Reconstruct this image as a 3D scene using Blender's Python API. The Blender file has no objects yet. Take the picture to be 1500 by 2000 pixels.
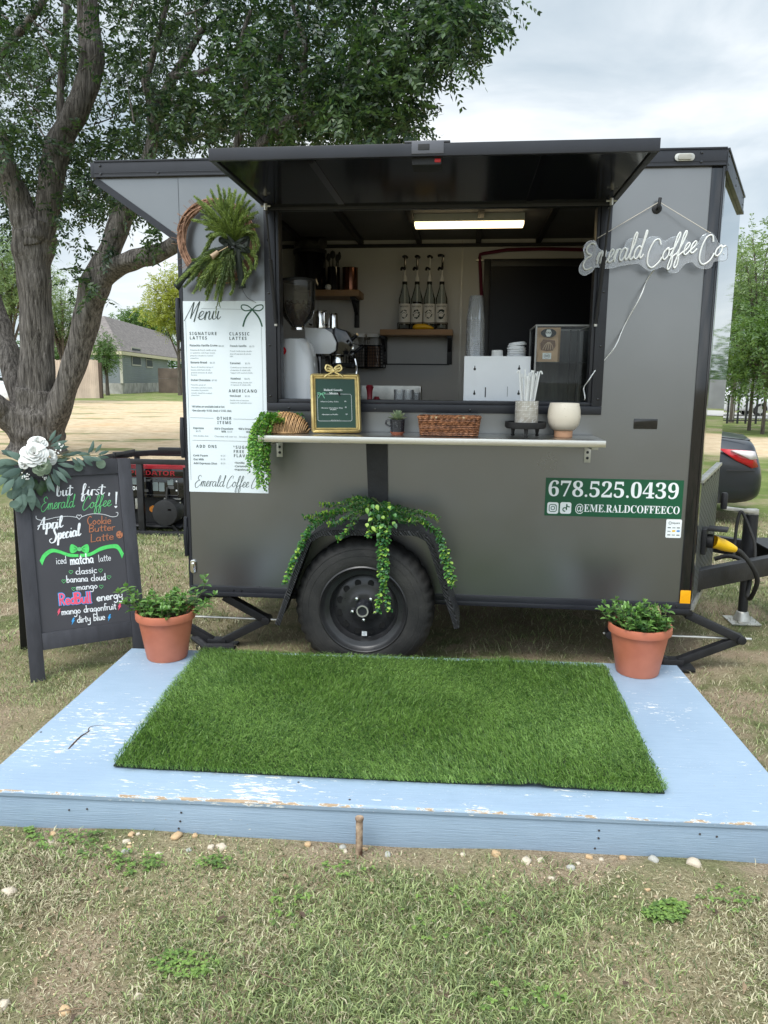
import bpy, bmesh, math, random
import numpy as np
from mathutils import Vector, Matrix, Euler
from math import sin, cos, pi, radians as RAD
random.seed(7)
RNG = np.random.default_rng(7)
SC = bpy.context.scene
COL = SC.collection

# ------------------------------------------------------------------ camera
CAM = Vector((1.37287, -3.66750, 1.33808))
C_R = Vector((0.994514, 0.104279, 0.008236))
C_U = Vector((-0.025828, 0.168496, 0.985364))
C_F = Vector((-0.101365, 0.980171, -0.170265))
FPX = 1488.54
cd = bpy.data.cameras.new('camera')
cam = bpy.data.objects.new('camera', cd)
COL.objects.link(cam)
cd.sensor_fit = 'VERTICAL'
cd.sensor_height = 36.0
cd.sensor_width = 27.0
cd.lens = FPX * 36.0 / 2000.0
cd.clip_start = 0.05
cd.clip_end = 2000
m = Matrix.Identity(4)
for i in range(3):
    m[i][0], m[i][1], m[i][2], m[i][3] = C_R[i], C_U[i], -C_F[i], CAM[i]
cam.matrix_world = m
SC.camera = cam
SC.render.resolution_x = 768
SC.render.resolution_y = 1024

# ------------------------------------------------------------------ light
SUN_EL, SUN_AZ = RAD(58), RAD(205)          # azimuth from +Y clockwise: in front, left of the trailer
world = bpy.data.worlds.new('World')
SC.world = world
world.use_nodes = True
wt = world.node_tree
wt.nodes.clear()
def WN(t, **k):
    n = wt.nodes.new(t)
    for a, b in k.items():
        setattr(n, a, b)
    return n
wo = WN('ShaderNodeOutputWorld')
bg = WN('ShaderNodeBackground')
bg.inputs[1].default_value = 0.10
sky = WN('ShaderNodeTexSky', sky_type='NISHITA', sun_disc=False)
sky.sun_elevation = SUN_EL
sky.sun_rotation = SUN_AZ
tc = WN('ShaderNodeTexCoord')
mp = WN('ShaderNodeMapping')
mp.inputs['Scale'].default_value = (1.0, 1.0, 2.6)
nz = WN('ShaderNodeTexNoise')
nz.inputs['Scale'].default_value = 2.3
nz.inputs['Detail'].default_value = 7
nz.inputs['Roughness'].default_value = 0.52
nz.inputs['Distortion'].default_value = 0.5
cr = WN('ShaderNodeValToRGB')
e = cr.color_ramp.elements
e[0].position, e[0].color = 0.38, (3.1, 3.75, 4.25, 1)
e[1].position, e[1].color = 0.66, (6.8, 7.0, 7.1, 1)
x_ = cr.color_ramp.elements.new(0.52)
x_.color = (4.5, 5.0, 5.35, 1)
mx = WN('ShaderNodeMix', data_type='RGBA')
mx.inputs[0].default_value = 0.90
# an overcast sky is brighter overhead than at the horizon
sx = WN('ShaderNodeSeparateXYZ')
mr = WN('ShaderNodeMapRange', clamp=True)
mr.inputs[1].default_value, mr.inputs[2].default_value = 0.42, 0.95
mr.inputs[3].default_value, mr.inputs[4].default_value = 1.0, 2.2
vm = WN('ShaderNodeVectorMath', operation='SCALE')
L = wt.links.new
L(tc.outputs['Generated'], mp.inputs[0]); L(mp.outputs[0], nz.inputs['Vector'])
L(nz.outputs[0], cr.inputs[0])
L(tc.outputs['Generated'], sx.inputs[0]); L(sx.outputs[2], mr.inputs[0])
L(sky.outputs[0], mx.inputs[6]); L(cr.outputs[0], mx.inputs[7])
L(mx.outputs[2], vm.inputs[0]); L(mr.outputs[0], vm.inputs['Scale'])
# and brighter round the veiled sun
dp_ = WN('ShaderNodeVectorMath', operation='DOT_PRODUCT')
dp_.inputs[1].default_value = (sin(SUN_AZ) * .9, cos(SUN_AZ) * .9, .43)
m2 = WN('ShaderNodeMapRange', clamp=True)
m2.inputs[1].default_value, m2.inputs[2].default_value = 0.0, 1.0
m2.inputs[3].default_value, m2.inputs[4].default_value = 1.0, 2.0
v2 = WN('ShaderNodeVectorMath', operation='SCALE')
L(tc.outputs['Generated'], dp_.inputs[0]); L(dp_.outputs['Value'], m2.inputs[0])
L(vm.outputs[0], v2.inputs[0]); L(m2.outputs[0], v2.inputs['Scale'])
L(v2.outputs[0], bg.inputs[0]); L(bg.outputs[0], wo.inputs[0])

sd = bpy.data.lights.new('sun', 'SUN')
sd.energy = 1.4
sd.angle = RAD(24)
sd.color = (1.0, 0.965, 0.91)
sun = bpy.data.objects.new('sun', sd)
COL.objects.link(sun)
sdir = Vector((sin(SUN_AZ) * cos(SUN_EL), cos(SUN_AZ) * cos(SUN_EL), sin(SUN_EL)))
sun.rotation_euler = sdir.to_track_quat('Z', 'Y').to_euler()
sun.location = sdir * 30

SC.view_settings.view_transform = 'Standard'
SC.view_settings.look = 'None'
SC.view_settings.gamma = 1
SC.view_settings.use_curve_mapping = False
SC.view_settings.exposure = 0.80
try:
    SC.cycles.use_denoising = True
    SC.cycles.max_bounces = 10
    SC.cycles.transparent_max_bounces = 16
    SC.cycles.caustics_reflective = False
    SC.cycles.caustics_refractive = False
except Exception:
    pass

# ------------------------------------------------------------------ helpers: points measured in the photograph, on a plane of the place
def hit(u, v, p0, n):
    r = C_F + C_R * ((u - 750) / FPX) - C_U * ((v - 1000) / FPX)
    t = (Vector(p0) - CAM).dot(Vector(n)) / r.dot(Vector(n))
    return CAM + r * t
def at(u, v, Y=0.0):
    return hit(u, v, (0, Y, 0), (0, 1, 0))
def gz(u, v, z=0.0):
    return hit(u, v, (0, 0, z), (0, 0, 1))
def sm(a, b, x):
    t = np.clip((x - a) / (b - a), 0, 1)
    return t * t * (3 - 2 * t)
def ground_z(x, y):
    x = np.asarray(x, float); y = np.asarray(y, float)
    z = -0.07 * sm(-1.75, -0.3, y)
    z = z - 0.32 * sm(2.6, 4.4, x) * sm(1.0, 6.0, y) * (1 - sm(30, 60, y) * .3)
    z = z + .018 * np.sin(x * 1.7 + 1.1 * np.sin(y * 1.3)) * np.sin(y * 1.9) * sm(-3, -2, -np.abs(x - 1) + 0 * y) * 0
    return z

# ------------------------------------------------------------------ helpers: materials
def new_mat(name):
    mt = bpy.data.materials.new(name)
    mt.use_nodes = True
    nt = mt.node_tree
    b = nt.nodes['Principled BSDF']
    return mt, nt, b
def rgba(c):
    return (c[0], c[1], c[2], 1)
def sc(c, k):
    return tuple(min(1, x * k) for x in c)
def pbr(name, col, rough=.5, metal=0., var=.10, vscale=6., bump=0., bscale=60., stretch=(1, 1, 1), coat=0., trans=0., ior=1.45,
        emit=None, estr=0., rvar=0., island=0., alpha=1., spec=None, sss=0., col2=None):
    mt, nt, b = new_mat(name)
    N = nt.nodes.new
    L = nt.links.new
    t = N('ShaderNodeTexCoord')
    mpp = N('ShaderNodeMapping')
    mpp.inputs['Scale'].default_value = stretch
    L(t.outputs['Object'], mpp.inputs[0])
    n = N('ShaderNodeTexNoise')
    n.inputs['Scale'].default_value = vscale
    n.inputs['Detail'].default_value = 5
    L(mpp.outputs[0], n.inputs['Vector'])
    r = N('ShaderNodeValToRGB')
    r.color_ramp.elements[0].position = .3
    r.color_ramp.elements[1].position = .7
    r.color_ramp.elements[0].color = rgba(sc(col, 1 - var))
    r.color_ramp.elements[1].color = rgba(sc(col2 or col, 1 + var))
    L(n.outputs[0], r.inputs[0])
    out = r.outputs[0]
    if island:
        g = N('ShaderNodeNewGeometry')
        mr = N('ShaderNodeMapRange')
        mr.inputs[3].default_value, mr.inputs[4].default_value = 1 - island, 1 + island
        L(g.outputs['Random Per Island'], mr.inputs[0])
        v = N('ShaderNodeVectorMath'); v.operation = 'SCALE'
        L(out, v.inputs[0]); L(mr.outputs[0], v.inputs['Scale'])
        out = v.outputs[0]
    L(out, b.inputs['Base Color'])
    b.inputs['Roughness'].default_value = rough
    if rvar:
        mr = N('ShaderNodeMapRange')
        mr.inputs[3].default_value, mr.inputs[4].default_value = max(0, rough - rvar), min(1, rough + rvar)
        n2 = N('ShaderNodeTexNoise'); n2.inputs['Scale'].default_value = vscale * 2.7; n2.inputs['Detail'].default_value = 6
        L(mpp.outputs[0], n2.inputs['Vector'])
        L(n2.outputs[0], mr.inputs[0]); L(mr.outputs[0], b.inputs['Roughness'])
    b.inputs['Metallic'].default_value = metal
    b.inputs['IOR'].default_value = ior
    if coat:
        b.inputs['Coat Weight'].default_value = coat
        b.inputs['Coat Roughness'].default_value = .06
    if trans:
        b.inputs['Transmission Weight'].default_value = trans
    if spec is not None:
        b.inputs['Specular IOR Level'].default_value = spec
    if sss:
        b.inputs['Subsurface Weight'].default_value = sss
        b.inputs['Subsurface Radius'].default_value = (.02, .02, .02)
    if emit:
        b.inputs['Emission Color'].default_value = rgba(emit)
        b.inputs['Emission Strength'].default_value = estr
    if bump:
        nb = N('ShaderNodeTexNoise'); nb.inputs['Scale'].default_value = bscale; nb.inputs['Detail'].default_value = 6
        L(mpp.outputs[0], nb.inputs['Vector'])
        bp = N('ShaderNodeBump'); bp.inputs['Strength'].default_value = bump; bp.inputs['Distance'].default_value = .01
        L(nb.outputs[0], bp.inputs['Height']); L(bp.outputs[0], b.inputs['Normal'])
    return mt
def leaf_mat(name, c1, c2, rough=.5, scale=3., trans=.25, island=.3):
    """a leaf: colour varied from clump to clump and from leaf to leaf, some light passing through"""
    mt, nt, b = new_mat(name)
    N = nt.nodes.new; L = nt.links.new
    t = N('ShaderNodeTexCoord')
    n = N('ShaderNodeTexNoise'); n.inputs['Scale'].default_value = scale; n.inputs['Detail'].default_value = 3
    L(t.outputs['Object'], n.inputs['Vector'])
    g = N('ShaderNodeNewGeometry')
    ad = N('ShaderNodeMath'); ad.operation = 'MULTIPLY_ADD'; ad.inputs[1].default_value = island * 2
    L(g.outputs['Random Per Island'], ad.inputs[0])
    sb = N('ShaderNodeMath'); sb.operation = 'SUBTRACT'; sb.inputs[1].default_value = island
    L(n.outputs[0], sb.inputs[0]); L(sb.outputs[0], ad.inputs[2])
    r = N('ShaderNodeValToRGB')
    r.color_ramp.elements[0].position = .25; r.color_ramp.elements[0].color = rgba(c1)
    r.color_ramp.elements[1].position = .75; r.color_ramp.elements[1].color = rgba(c2)
    L(ad.outputs[0], r.inputs[0]); L(r.outputs[0], b.inputs['Base Color'])
    b.inputs['Roughness'].default_value = rough
    tr = N('ShaderNodeBsdfTranslucent')
    hs = N('ShaderNodeHueSaturation'); hs.inputs['Value'].default_value = 1.5; hs.inputs['Saturation'].default_value = 1.15
    L(r.outputs[0], hs.inputs['Color']); L(hs.outputs[0], tr.inputs[0])
    ms = N('ShaderNodeMixShader'); ms.inputs[0].default_value = trans
    o = nt.nodes['Material Output']
    L(b.outputs[0], ms.inputs[1]); L(tr.outputs[0], ms.inputs[2]); L(ms.outputs[0], o.inputs[0])
    return mt
def glass_mat(name, tint=(1, 1, 1), refl=.10, rough=.02, dens=.04, ior=1.45):
    """thin sheet of clear plastic or glass: see-through with a reflection at its surface"""
    mt, nt, b = new_mat(name)
    N = nt.nodes.new; L = nt.links.new
    nt.nodes.remove(b)
    tp = N('ShaderNodeBsdfTransparent'); tp.inputs[0].default_value = rgba(tint)
    gl = N('ShaderNodeBsdfGlossy'); gl.inputs['Roughness'].default_value = rough; gl.inputs[0].default_value = (1, 1, 1, 1)
    df = N('ShaderNodeBsdfDiffuse'); df.inputs[0].default_value = (.8, .8, .8, 1)
    fr = N('ShaderNodeFresnel'); fr.inputs[0].default_value = ior
    ad = N('ShaderNodeMath'); ad.operation = 'ADD'; ad.inputs[1].default_value = refl
    L(fr.outputs[0], ad.inputs[0])
    m1 = N('ShaderNodeMixShader'); m1.inputs[0].default_value = dens
    L(tp.outputs[0], m1.inputs[1]); L(df.outputs[0], m1.inputs[2])
    m2 = N('ShaderNodeMixShader')
    L(ad.outputs[0], m2.inputs[0]); L(m1.outputs[0], m2.inputs[1]); L(gl.outputs[0], m2.inputs[2])
    L(m2.outputs[0], nt.nodes['Material Output'].inputs[0])
    return mt

# ------------------------------------------------------------------ helpers: meshes
def frame_of(d):
    d = Vector(d).normalized()
    a = Vector((0, 0, 1)) if abs(d.z) < .9 else Vector((1, 0, 0))
    x = d.cross(a).normalized()
    return x, x.cross(d).normalized(), d
class MB:
    """collects shapes, then builds them as one mesh object"""
    def __init__(s):
        s.v = []; s.f = []; s.mi = []
    def add(s, vs, fs, mi=0):
        k = len(s.v)
        s.v.extend([tuple(p) for p in vs])
        for f in fs:
            s.f.append(tuple(i + k for i in f)); s.mi.append(mi)
        return s
    def box(s, lo, hi, mi=0, M=None):
        x0, y0, z0 = lo; x1, y1, z1 = hi
        vs = [(x0, y0, z0), (x1, y0, z0), (x1, y1, z0), (x0, y1, z0), (x0, y0, z1), (x1, y0, z1), (x1, y1, z1), (x0, y1, z1)]
        if M: vs = [M @ Vector(p) for p in vs]
        return s.add(vs, [(0, 3, 2, 1), (4, 5, 6, 7), (0, 1, 5, 4), (1, 2, 6, 5), (2, 3, 7, 6), (3, 0, 4, 7)], mi)
    def bar(s, a, b, w, h, mi=0, up=(0, 0, 1)):
        """a rectangular bar from a to b, w wide, h high"""
        a = Vector(a); b = Vector(b); d = (b - a).normalized()
        x = d.cross(Vector(up)).normalized(); z = x.cross(d)
        vs = []
        for p in (a, b):
            for i, j in ((-1, -1), (1, -1), (1, 1), (-1, 1)):
                vs.append(p + x * (w / 2 * i) + z * (h / 2 * j))
        return s.add(vs, [(0, 1, 2, 3), (7, 6, 5, 4), (0, 4, 5, 1), (1, 5, 6, 2), (2, 6, 7, 3), (3, 7, 4, 0)], mi)
    def tube(s, pts, r, n=8, mi=0, caps=True, closed=False):
        pts = [Vector(p) for p in pts]
        k = len(pts)
        rr = r if isinstance(r, (list, tuple)) else [r] * k
        vs = []; x = None
        for i, p in enumerate(pts):
            if closed: d = pts[(i + 1) % k] - pts[i - 1]
            else: d = pts[min(i + 1, k - 1)] - pts[max(i - 1, 0)]
            if d.length < 1e-9: d = Vector((0, 0, 1))
            d.normalize()
            if x is None: x = frame_of(d)[0]
            x = (x - d * x.dot(d))
            x = x.normalized() if x.length > 1e-6 else frame_of(d)[0]
            y = d.cross(x)
            for j in range(n):
                a = 2 * pi * j / n
                vs.append(p + (x * cos(a) + y * sin(a)) * rr[i])
        fs = []
        for i in range(k if closed else k - 1):
            i2 = (i + 1) % k
            for j in range(n):
                fs.append((i * n + j, i * n + (j + 1) % n, i2 * n + (j + 1) % n, i2 * n + j))
        if caps and not closed:
            fs.append(tuple(range(n - 1, -1, -1))); fs.append(tuple(range((k - 1) * n, k * n)))
        return s.add(vs, fs, mi)
    def lathe(s, prof, c=(0, 0, 0), n=24, mi=0, M=None, a0=0, a1=2 * pi, cap=False):
        """profile of (r, z) turned about the z axis through c (or in the frame M)"""
        full = abs(a1 - a0 - 2 * pi) < 1e-6
        m_ = n if full else n + 1
        vs = []
        for (r, z) in prof:
            for j in range(m_):
                a = a0 + (a1 - a0) * j / n
                p = Vector((r * cos(a), r * sin(a), z))
                vs.append((M @ p) if M else p + Vector(c))
        fs = []
        for i in range(len(prof) - 1):
            for j in range(n):
                fs.append((i * m_ + j, i * m_ + (j + 1) % m_, (i + 1) * m_ + (j + 1) % m_, (i + 1) * m_ + j))
        if full and cap:
            if prof[0][0] > 1e-5: fs.append(tuple(range(m_ - 1, -1, -1)))
            if prof[-1][0] > 1e-5: fs.append(tuple(range((len(prof) - 1) * m_, len(prof) * m_)))
        return s.add(vs, fs, mi)
    def prism(s, poly, o, ux, uy, t, mi=0):
        """a flat outline (2D, anticlockwise) in the frame o, ux, uy, thickened by t along ux x uy"""
        o = Vector(o); ux = Vector(ux); uy = Vector(uy); un = ux.cross(uy).normalized()
        n = len(poly)
        vs = [o + ux * a + uy * b for a, b in poly] + [o + ux * a + uy * b + un * t for a, b in poly]
        fs = [tuple(range(n - 1, -1, -1)), tuple(range(n, 2 * n))]
        for i in range(n):
            j = (i + 1) % n
            fs.append((i, j, n + j, n + i))
        return s.add(vs, fs, mi)
    def poly(s, poly, o, ux, uy, mi=0):
        o = Vector(o); ux = Vector(ux); uy = Vector(uy)
        return s.add([o + ux * a + uy * b for a, b in poly], [tuple(range(len(poly)))], mi)
    def ribbon(s, pts, w, o, ux, uy, mi=0, lift=0.):
        """a flat line of width w (a number or a function of direction and place) along 2D points"""
        o = Vector(o); ux = Vector(ux); uy = Vector(uy); un = ux.cross(uy).normalized()
        k = len(pts)
        if k < 2: return s
        vs = []
        for i, (a, b) in enumerate(pts):
            a0, b0 = pts[max(i - 1, 0)]; a1, b1 = pts[min(i + 1, k - 1)]
            dx, dy = a1 - a0, b1 - b0
            l = math.hypot(dx, dy) or 1
            dx /= l; dy /= l
            h = (w(dx, dy, i / (k - 1)) if callable(w) else w) / 2
            ex = 0
            if i == 0: ex = -h * .7
            if i == k - 1: ex = h * .7
            for q in (1, -1):
                vs.append(o + ux * (a - dy * h * q + dx * ex) + uy * (b + dx * h * q + dy * ex) + un * (lift + .0003 * i / k))
        return s.add(vs, [(2 * i + 1, 2 * i + 3, 2 * i + 2, 2 * i) for i in range(k - 1)], mi)
    def disc(s, c, r, o, ux, uy, n=16, mi=0, ry=None):
        ry = ry or r
        return s.poly([(c[0] + r * cos(2 * pi * i / n), c[1] + ry * sin(2 * pi * i / n)) for i in range(n)], o, ux, uy, mi)
    def leaf(s, p, d, up, l, w, mi=0, fold=.15, bend=.2):
        """one pointed leaf: p base, d direction, up the side that faces up"""
        d = Vector(d).normalized(); x = d.cross(Vector(up))
        if x.length < 1e-5: x = frame_of(d)[0]
        x.normalize(); z = x.cross(d); p = Vector(p)
        a = p + d * (l * .4) - z * (bend * l * .05); e_ = p + d * l - z * (bend * l)
        b1 = p + d * (l * .38) + x * (w / 2) + z * (fold * w); b2 = p + d * (l * .38) - x * (w / 2) + z * (fold * w)
        c1 = p + d * (l * .72) + x * (w * .34) + z * (fold * w * .6 - bend * l * .4); c2 = p + d * (l * .72) - x * (w * .34) + z * (fold * w * .6 - bend * l * .4)
        m1 = p + d * (l * .72) - z * (bend * l * .42)
        return s.add([p, b1, c1, e_, c2, b2, a, m1], [(0, 1, 6), (1, 2, 7, 6), (2, 3, 7), (0, 6, 5), (6, 7, 4, 5), (7, 3, 4)], mi)
    def each(s, name, mats, parent=None, **kw):
        """builds every separate piece as an object of its own"""
        p = list(range(len(s.v)))
        def find(i):
            while p[i] != i: p[i] = p[p[i]]; i = p[i]
            return i
        for f in s.f:
            for i in f[1:]: p[find(i)] = find(f[0])
        g = {}
        for f, mi in zip(s.f, s.mi): g.setdefault(find(f[0]), []).append((f, mi))
        out = []
        for fs in g.values():
            q = MB(); ix = sorted({i for f, _ in fs for i in f}); mp = {i: k for k, i in enumerate(ix)}
            q.v = [s.v[i] for i in ix]; q.f = [tuple(mp[i] for i in f) for f, _ in fs]; q.mi = [mi for _, mi in fs]
            out.append(q.build(name, mats, parent, **kw))
        return out
    def build(s, name, mats, parent=None, bevel=0., seg=2, smooth=None, fix=True, fast=False, sub=0):
        me = bpy.data.meshes.new(name)
        inv = WM[parent].inverted() if parent is not None else None
        if fast:
            va = np.array([tuple(p) for p in s.v], dtype=np.float64)
            me.from_pydata([tuple(r) for r in va], [], s.f)
        else:
            me.from_pydata([tuple(p) for p in s.v], [], s.f)
        if not isinstance(mats, (list, tuple)): mats = [mats]
        for mt in mats: me.materials.append(mt)
        if len(mats) > 1: me.polygons.foreach_set('material_index', s.mi)
        if (fix or bevel) and not fast:
            bm = bmesh.new(); bm.from_mesh(me)
            if fix: bmesh.ops.recalc_face_normals(bm, faces=bm.faces)
            if bevel:
                bm.normal_update()
                ed = [e for e in bm.edges if len(e.link_faces) == 2 and e.calc_face_angle(0) > .5]
                if ed: bmesh.ops.bevel(bm, geom=ed, offset=bevel, segments=seg, affect='EDGES', profile=.6, clamp_overlap=True)
            bm.to_mesh(me); bm.free()
        if inv: me.transform(inv)
        ang = smooth if smooth is not None else (35 if not fast else 180)
        if ang:
            me.polygons.foreach_set('use_smooth', [True] * len(me.polygons))
            if ang < 180 and hasattr(me, 'set_sharp_from_angle'): me.set_sharp_from_angle(angle=RAD(ang))
        me.update()
        o = bpy.data.objects.new(name, me)
        COL.objects.link(o)
        if parent is not None:
            o.parent = parent; WM[o] = WM[parent]
        else:
            WM[o] = Matrix.Identity(4)
        if sub:
            md = o.modifiers.new('sub', 'SUBSURF'); md.levels = sub; md.render_levels = sub
        return o
WM = {}
def np_mesh(name, V, F, mats, parent=None, mi=None, smooth=False):
    """a mesh of many small faces straight from arrays; F is (n,3) or (n,4)"""
    V = np.asarray(V, np.float64).reshape(-1, 3); F = np.asarray(F, np.int32)
    if parent is not None:
        I = np.array(WM[parent].inverted())
        V = V @ I[:3, :3].T + I[:3, 3]
    me = bpy.data.meshes.new(name)
    k = F.shape[1]
    me.vertices.add(len(V)); me.vertices.foreach_set('co', V.astype(np.float32).ravel())
    me.loops.add(F.size); me.loops.foreach_set('vertex_index', F.ravel())
    me.polygons.add(len(F)); me.polygons.foreach_set('loop_start', np.arange(0, F.size, k, dtype=np.int32))
    for mt in (mats if isinstance(mats, (list, tuple)) else [mats]): me.materials.append(mt)
    if mi is not None: me.polygons.foreach_set('material_index', np.asarray(mi, np.int32))
    me.update(calc_edges=True); me.validate()
    if smooth: me.polygons.foreach_set('use_smooth', np.ones(len(F), bool))
    o = bpy.data.objects.new(name, me); COL.objects.link(o)
    if parent is not None:
        o.parent = parent; WM[o] = WM[parent]
    else: WM[o] = Matrix.Identity(4)
    return o
def tag(o, label=None, cat=None, group=None, kind=None):
    if label: o['label'] = label
    if cat: o['category'] = cat
    if group: o['group'] = group
    if kind: o['kind'] = kind
    return o
def thing(name, label, cat, loc=(0, 0, 0), rz=0., group=None):
    o = bpy.data.objects.new(name, None)
    o.empty_display_size = .1
    COL.objects.link(o)
    o.location = loc; o.rotation_euler = (0, 0, rz)
    WM[o] = Matrix.Translation(Vector(loc)) @ Matrix.Rotation(rz, 4, 'Z')
    return tag(o, label, cat, group)
def copy_tree(o, parent=None, **kw):
    c = o.copy(); COL.objects.link(c)
    if parent is not None: c.parent = parent
    for k_, v_ in kw.items(): c[k_] = v_
    for ch in list(o.children): copy_tree(ch, c)
    return c
def spline(pts, n=8, closed=False):
    """Catmull-Rom curve through the points (2D or 3D)"""
    P = [tuple(p) for p in pts]; k = len(P)
    if k < 3: return P
    out = []
    for i in range(k if closed else k - 1):
        p0 = P[(i - 1) % k] if closed or i > 0 else P[0]
        p1 = P[i]; p2 = P[(i + 1) % k]
        p3 = P[(i + 2) % k] if closed or i + 2 < k else P[-1]
        for j in range(n):
            t = j / n
            out.append(tuple(.5 * (2 * b + (c - a) * t + (2 * a - 5 * b + 4 * c - d) * t * t + (3 * b - a - 3 * c + d) * t ** 3)
                             for a, b, c, d in zip(p0, p1, p2, p3)))
    if not closed: out.append(P[-1])
    return out
def rrect(x0, y0, x1, y1, r, n=5):
    out = []
    for cx, cy, a in ((x1 - r, y0 + r, -90), (x1 - r, y1 - r, 0), (x0 + r, y1 - r, 90), (x0 + r, y0 + r, 180)):
        for i in range(n + 1):
            t = RAD(a + 90 * i / n); out.append((cx + r * cos(t), cy + r * sin(t)))
    return out

# ------------------------------------------------------------------ helpers: lettering
_tc = {}
def text_geo(s, font=0):
    """outline text as 2D triangles, font size 1, left end at 0, baseline at 0"""
    if s in _tc: return _tc[s]
    c = bpy.data.curves.new('lettering', 'FONT'); c.body = s; c.size = 1; c.resolution_u = 3
    o = bpy.data.objects.new('lettering', c); COL.objects.link(o)
    bpy.context.view_layer.update()
    ev = o.evaluated_get(bpy.context.evaluated_depsgraph_get()); me = ev.to_mesh()
    V = [(v.co.x, v.co.y) for v in me.vertices]; F = [tuple(p.vertices) for p in me.polygons]
    ev.to_mesh_clear()
    bpy.data.objects.remove(o); bpy.data.curves.remove(c)
    _tc[s] = (V, F)
    return V, F
def bold(s, serif=False):
    A, a, z = (0x1D400, 0x1D41A, 0x1D7CE) if serif else (0x1D5D4, 0x1D5EE, 0x1D7EC)
    out = ''
    for c in s:
        if 'A' <= c <= 'Z': out += chr(A + ord(c) - 65)
        elif 'a' <= c <= 'z': out += chr(a + ord(c) - 97)
        elif '0' <= c <= '9': out += chr(z + ord(c) - 48)
        else: out += c
    return out
def put_text(mb, s, x0, y0, x1, h, o, ux, uy, mi=0, lift=.0, track=0., caph=.70):
    """text with its baseline at y0 from x0; fitted to end at x1 (None: natural width); h is the capital height"""
    o = Vector(o); ux = Vector(ux); uy = Vector(uy); un = ux.cross(uy).normalized()
    ch = []; pen = 0.
    if track:
        for c in s:
            if c == ' ': pen += .35 + track; continue
            V, F = text_geo(c)
            w = max(p[0] for p in V) if V else .3
            ch.append((pen, V, F)); pen += w + .06 + track
        wid = pen - track
    else:
        V, F = text_geo(s); ch = [(0, V, F)]; wid = max(p[0] for p in V)
    ky = h / caph
    kx = (x1 - x0) / wid if x1 is not None else ky
    for dx, V, F in ch:
        mb.add([o + ux * (x0 + (a + dx) * kx) + uy * (y0 + b * ky) + un * lift for a, b in V], F, mi)
    return mb
def G(s):
    return [[tuple(float(t) for t in q.split(',')) for q in st.split()] for st in s.split('|')]
SCRIPT = {k: (a, G(s)) for k, a, s in (
 ('a', 1.1, '.75,.8 .45,1 .1,.7 .08,.25 .35,0 .65,.3 .78,.95 .75,.35 .9,.02 1.2,.3'),
 ('b', .95, '0,.2 .35,1.1 .4,1.9 .22,2.05 .12,1.6 .12,.4 .4,0 .72,.35 .6,.85 .8,.72 1.05,.75'),
 ('c', .75, '.65,.8 .4,1 .08,.6 .15,.1 .45,0 .85,.35'),
 ('d', 1.1, '.75,.8 .45,1 .1,.7 .08,.25 .35,0 .65,.3 .88,1.3 1.0,2.0 .88,2.15 .82,1.6 .78,.3 .95,.02 1.2,.3'),
 ('e', .75, '0,.25 .4,.5 .6,.85 .4,1.02 .15,.75 .15,.2 .45,0 .85,.3'),
 ('f', .72, '0,.2 .4,1.1 .58,1.9 .44,2.15 .27,1.7 .22,.3 .1,-.7 .26,-1 .45,-.7 .38,-.05 .3,.05 .8,.35'),
 ('i', .58, '0,.25 .25,1 .22,.25 .4,0 .68,.3|.3,1.42 .33,1.5'),
 ('l', .6, '0,.2 .38,1.2 .46,1.95 .3,2.1 .16,1.6 .16,.35 .38,0 .7,.3'),
 ('m', 1.25, '0,.3 .15,.95 .15,0|.15,.5 .38,.98 .52,.8 .52,0|.52,.5 .78,.98 .92,.8 .92,.2 1.1,0 1.35,.3'),
 ('n', .9, '0,.3 .15,.95 .15,0|.15,.5 .42,.98 .58,.8 .58,.2 .75,0 1,.3'),
 ('o', .88, '.45,1 .1,.7 .08,.25 .38,0 .68,.35 .6,.85 .42,1 .62,.78 1,.85'),
 ('p', .9, '0,.3 .2,1 .15,-.95|.17,.5 .4,.98 .72,.75 .68,.2 .4,0 .2,.15|.6,.05 .95,.3'),
 ('r', .65, '0,.3 .2,1 .18,0|.19,.55 .38,.95 .7,.9'),
 ('s', .7, '.1,.15 .35,0 .58,.25 .25,.65 .3,.95 .6,.9'),
 ('t', .65, '.3,1.75 .22,.3 .4,0 .7,.3|-.2,1.25 .2,1.42 .75,1.3'),
 ('u', 1.05, '0,.3 .12,1 .12,.25 .35,0 .65,.4 .7,1 .68,.3 .85,0 1.1,.3'),
 ('E', 1.15, '.95,1.75 .65,2.1 .28,1.8 .4,1.3 .75,1.15 .25,.95 -.1,.35 .2,-.3 .7,-.1 1.1,.4'),
 ('C', 1.2, '1.02,1.6 1.0,2.0 .6,2.05 .15,1.2 .0,.3 .25,-.25 .7,-.05 1.2,.45'),
 ('M', 1.35, '-.2,-.1 .2,1.2 .45,2.1 .5,1.8 .5,.2|.5,.2 .9,1.6 1.15,2.2 1.12,1.6 1.0,-.2'),
 ('A', 1.05, '-.2,0 .35,1.5 .65,2.1 .66,1.3 .72,0 .95,.1|-.25,.6 .3,.85 1.0,.8'),
 ('S', 1.05, '.95,1.75 .7,2.1 .3,1.75 .5,1.15 .78,.55 .5,-.3 -.2,-.45 -.55,.05 -.1,.25'),
 (',', .4, '.15,.15 .1,-.25'), ('.', .4, '.15,.05 .17,.1'))}
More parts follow.
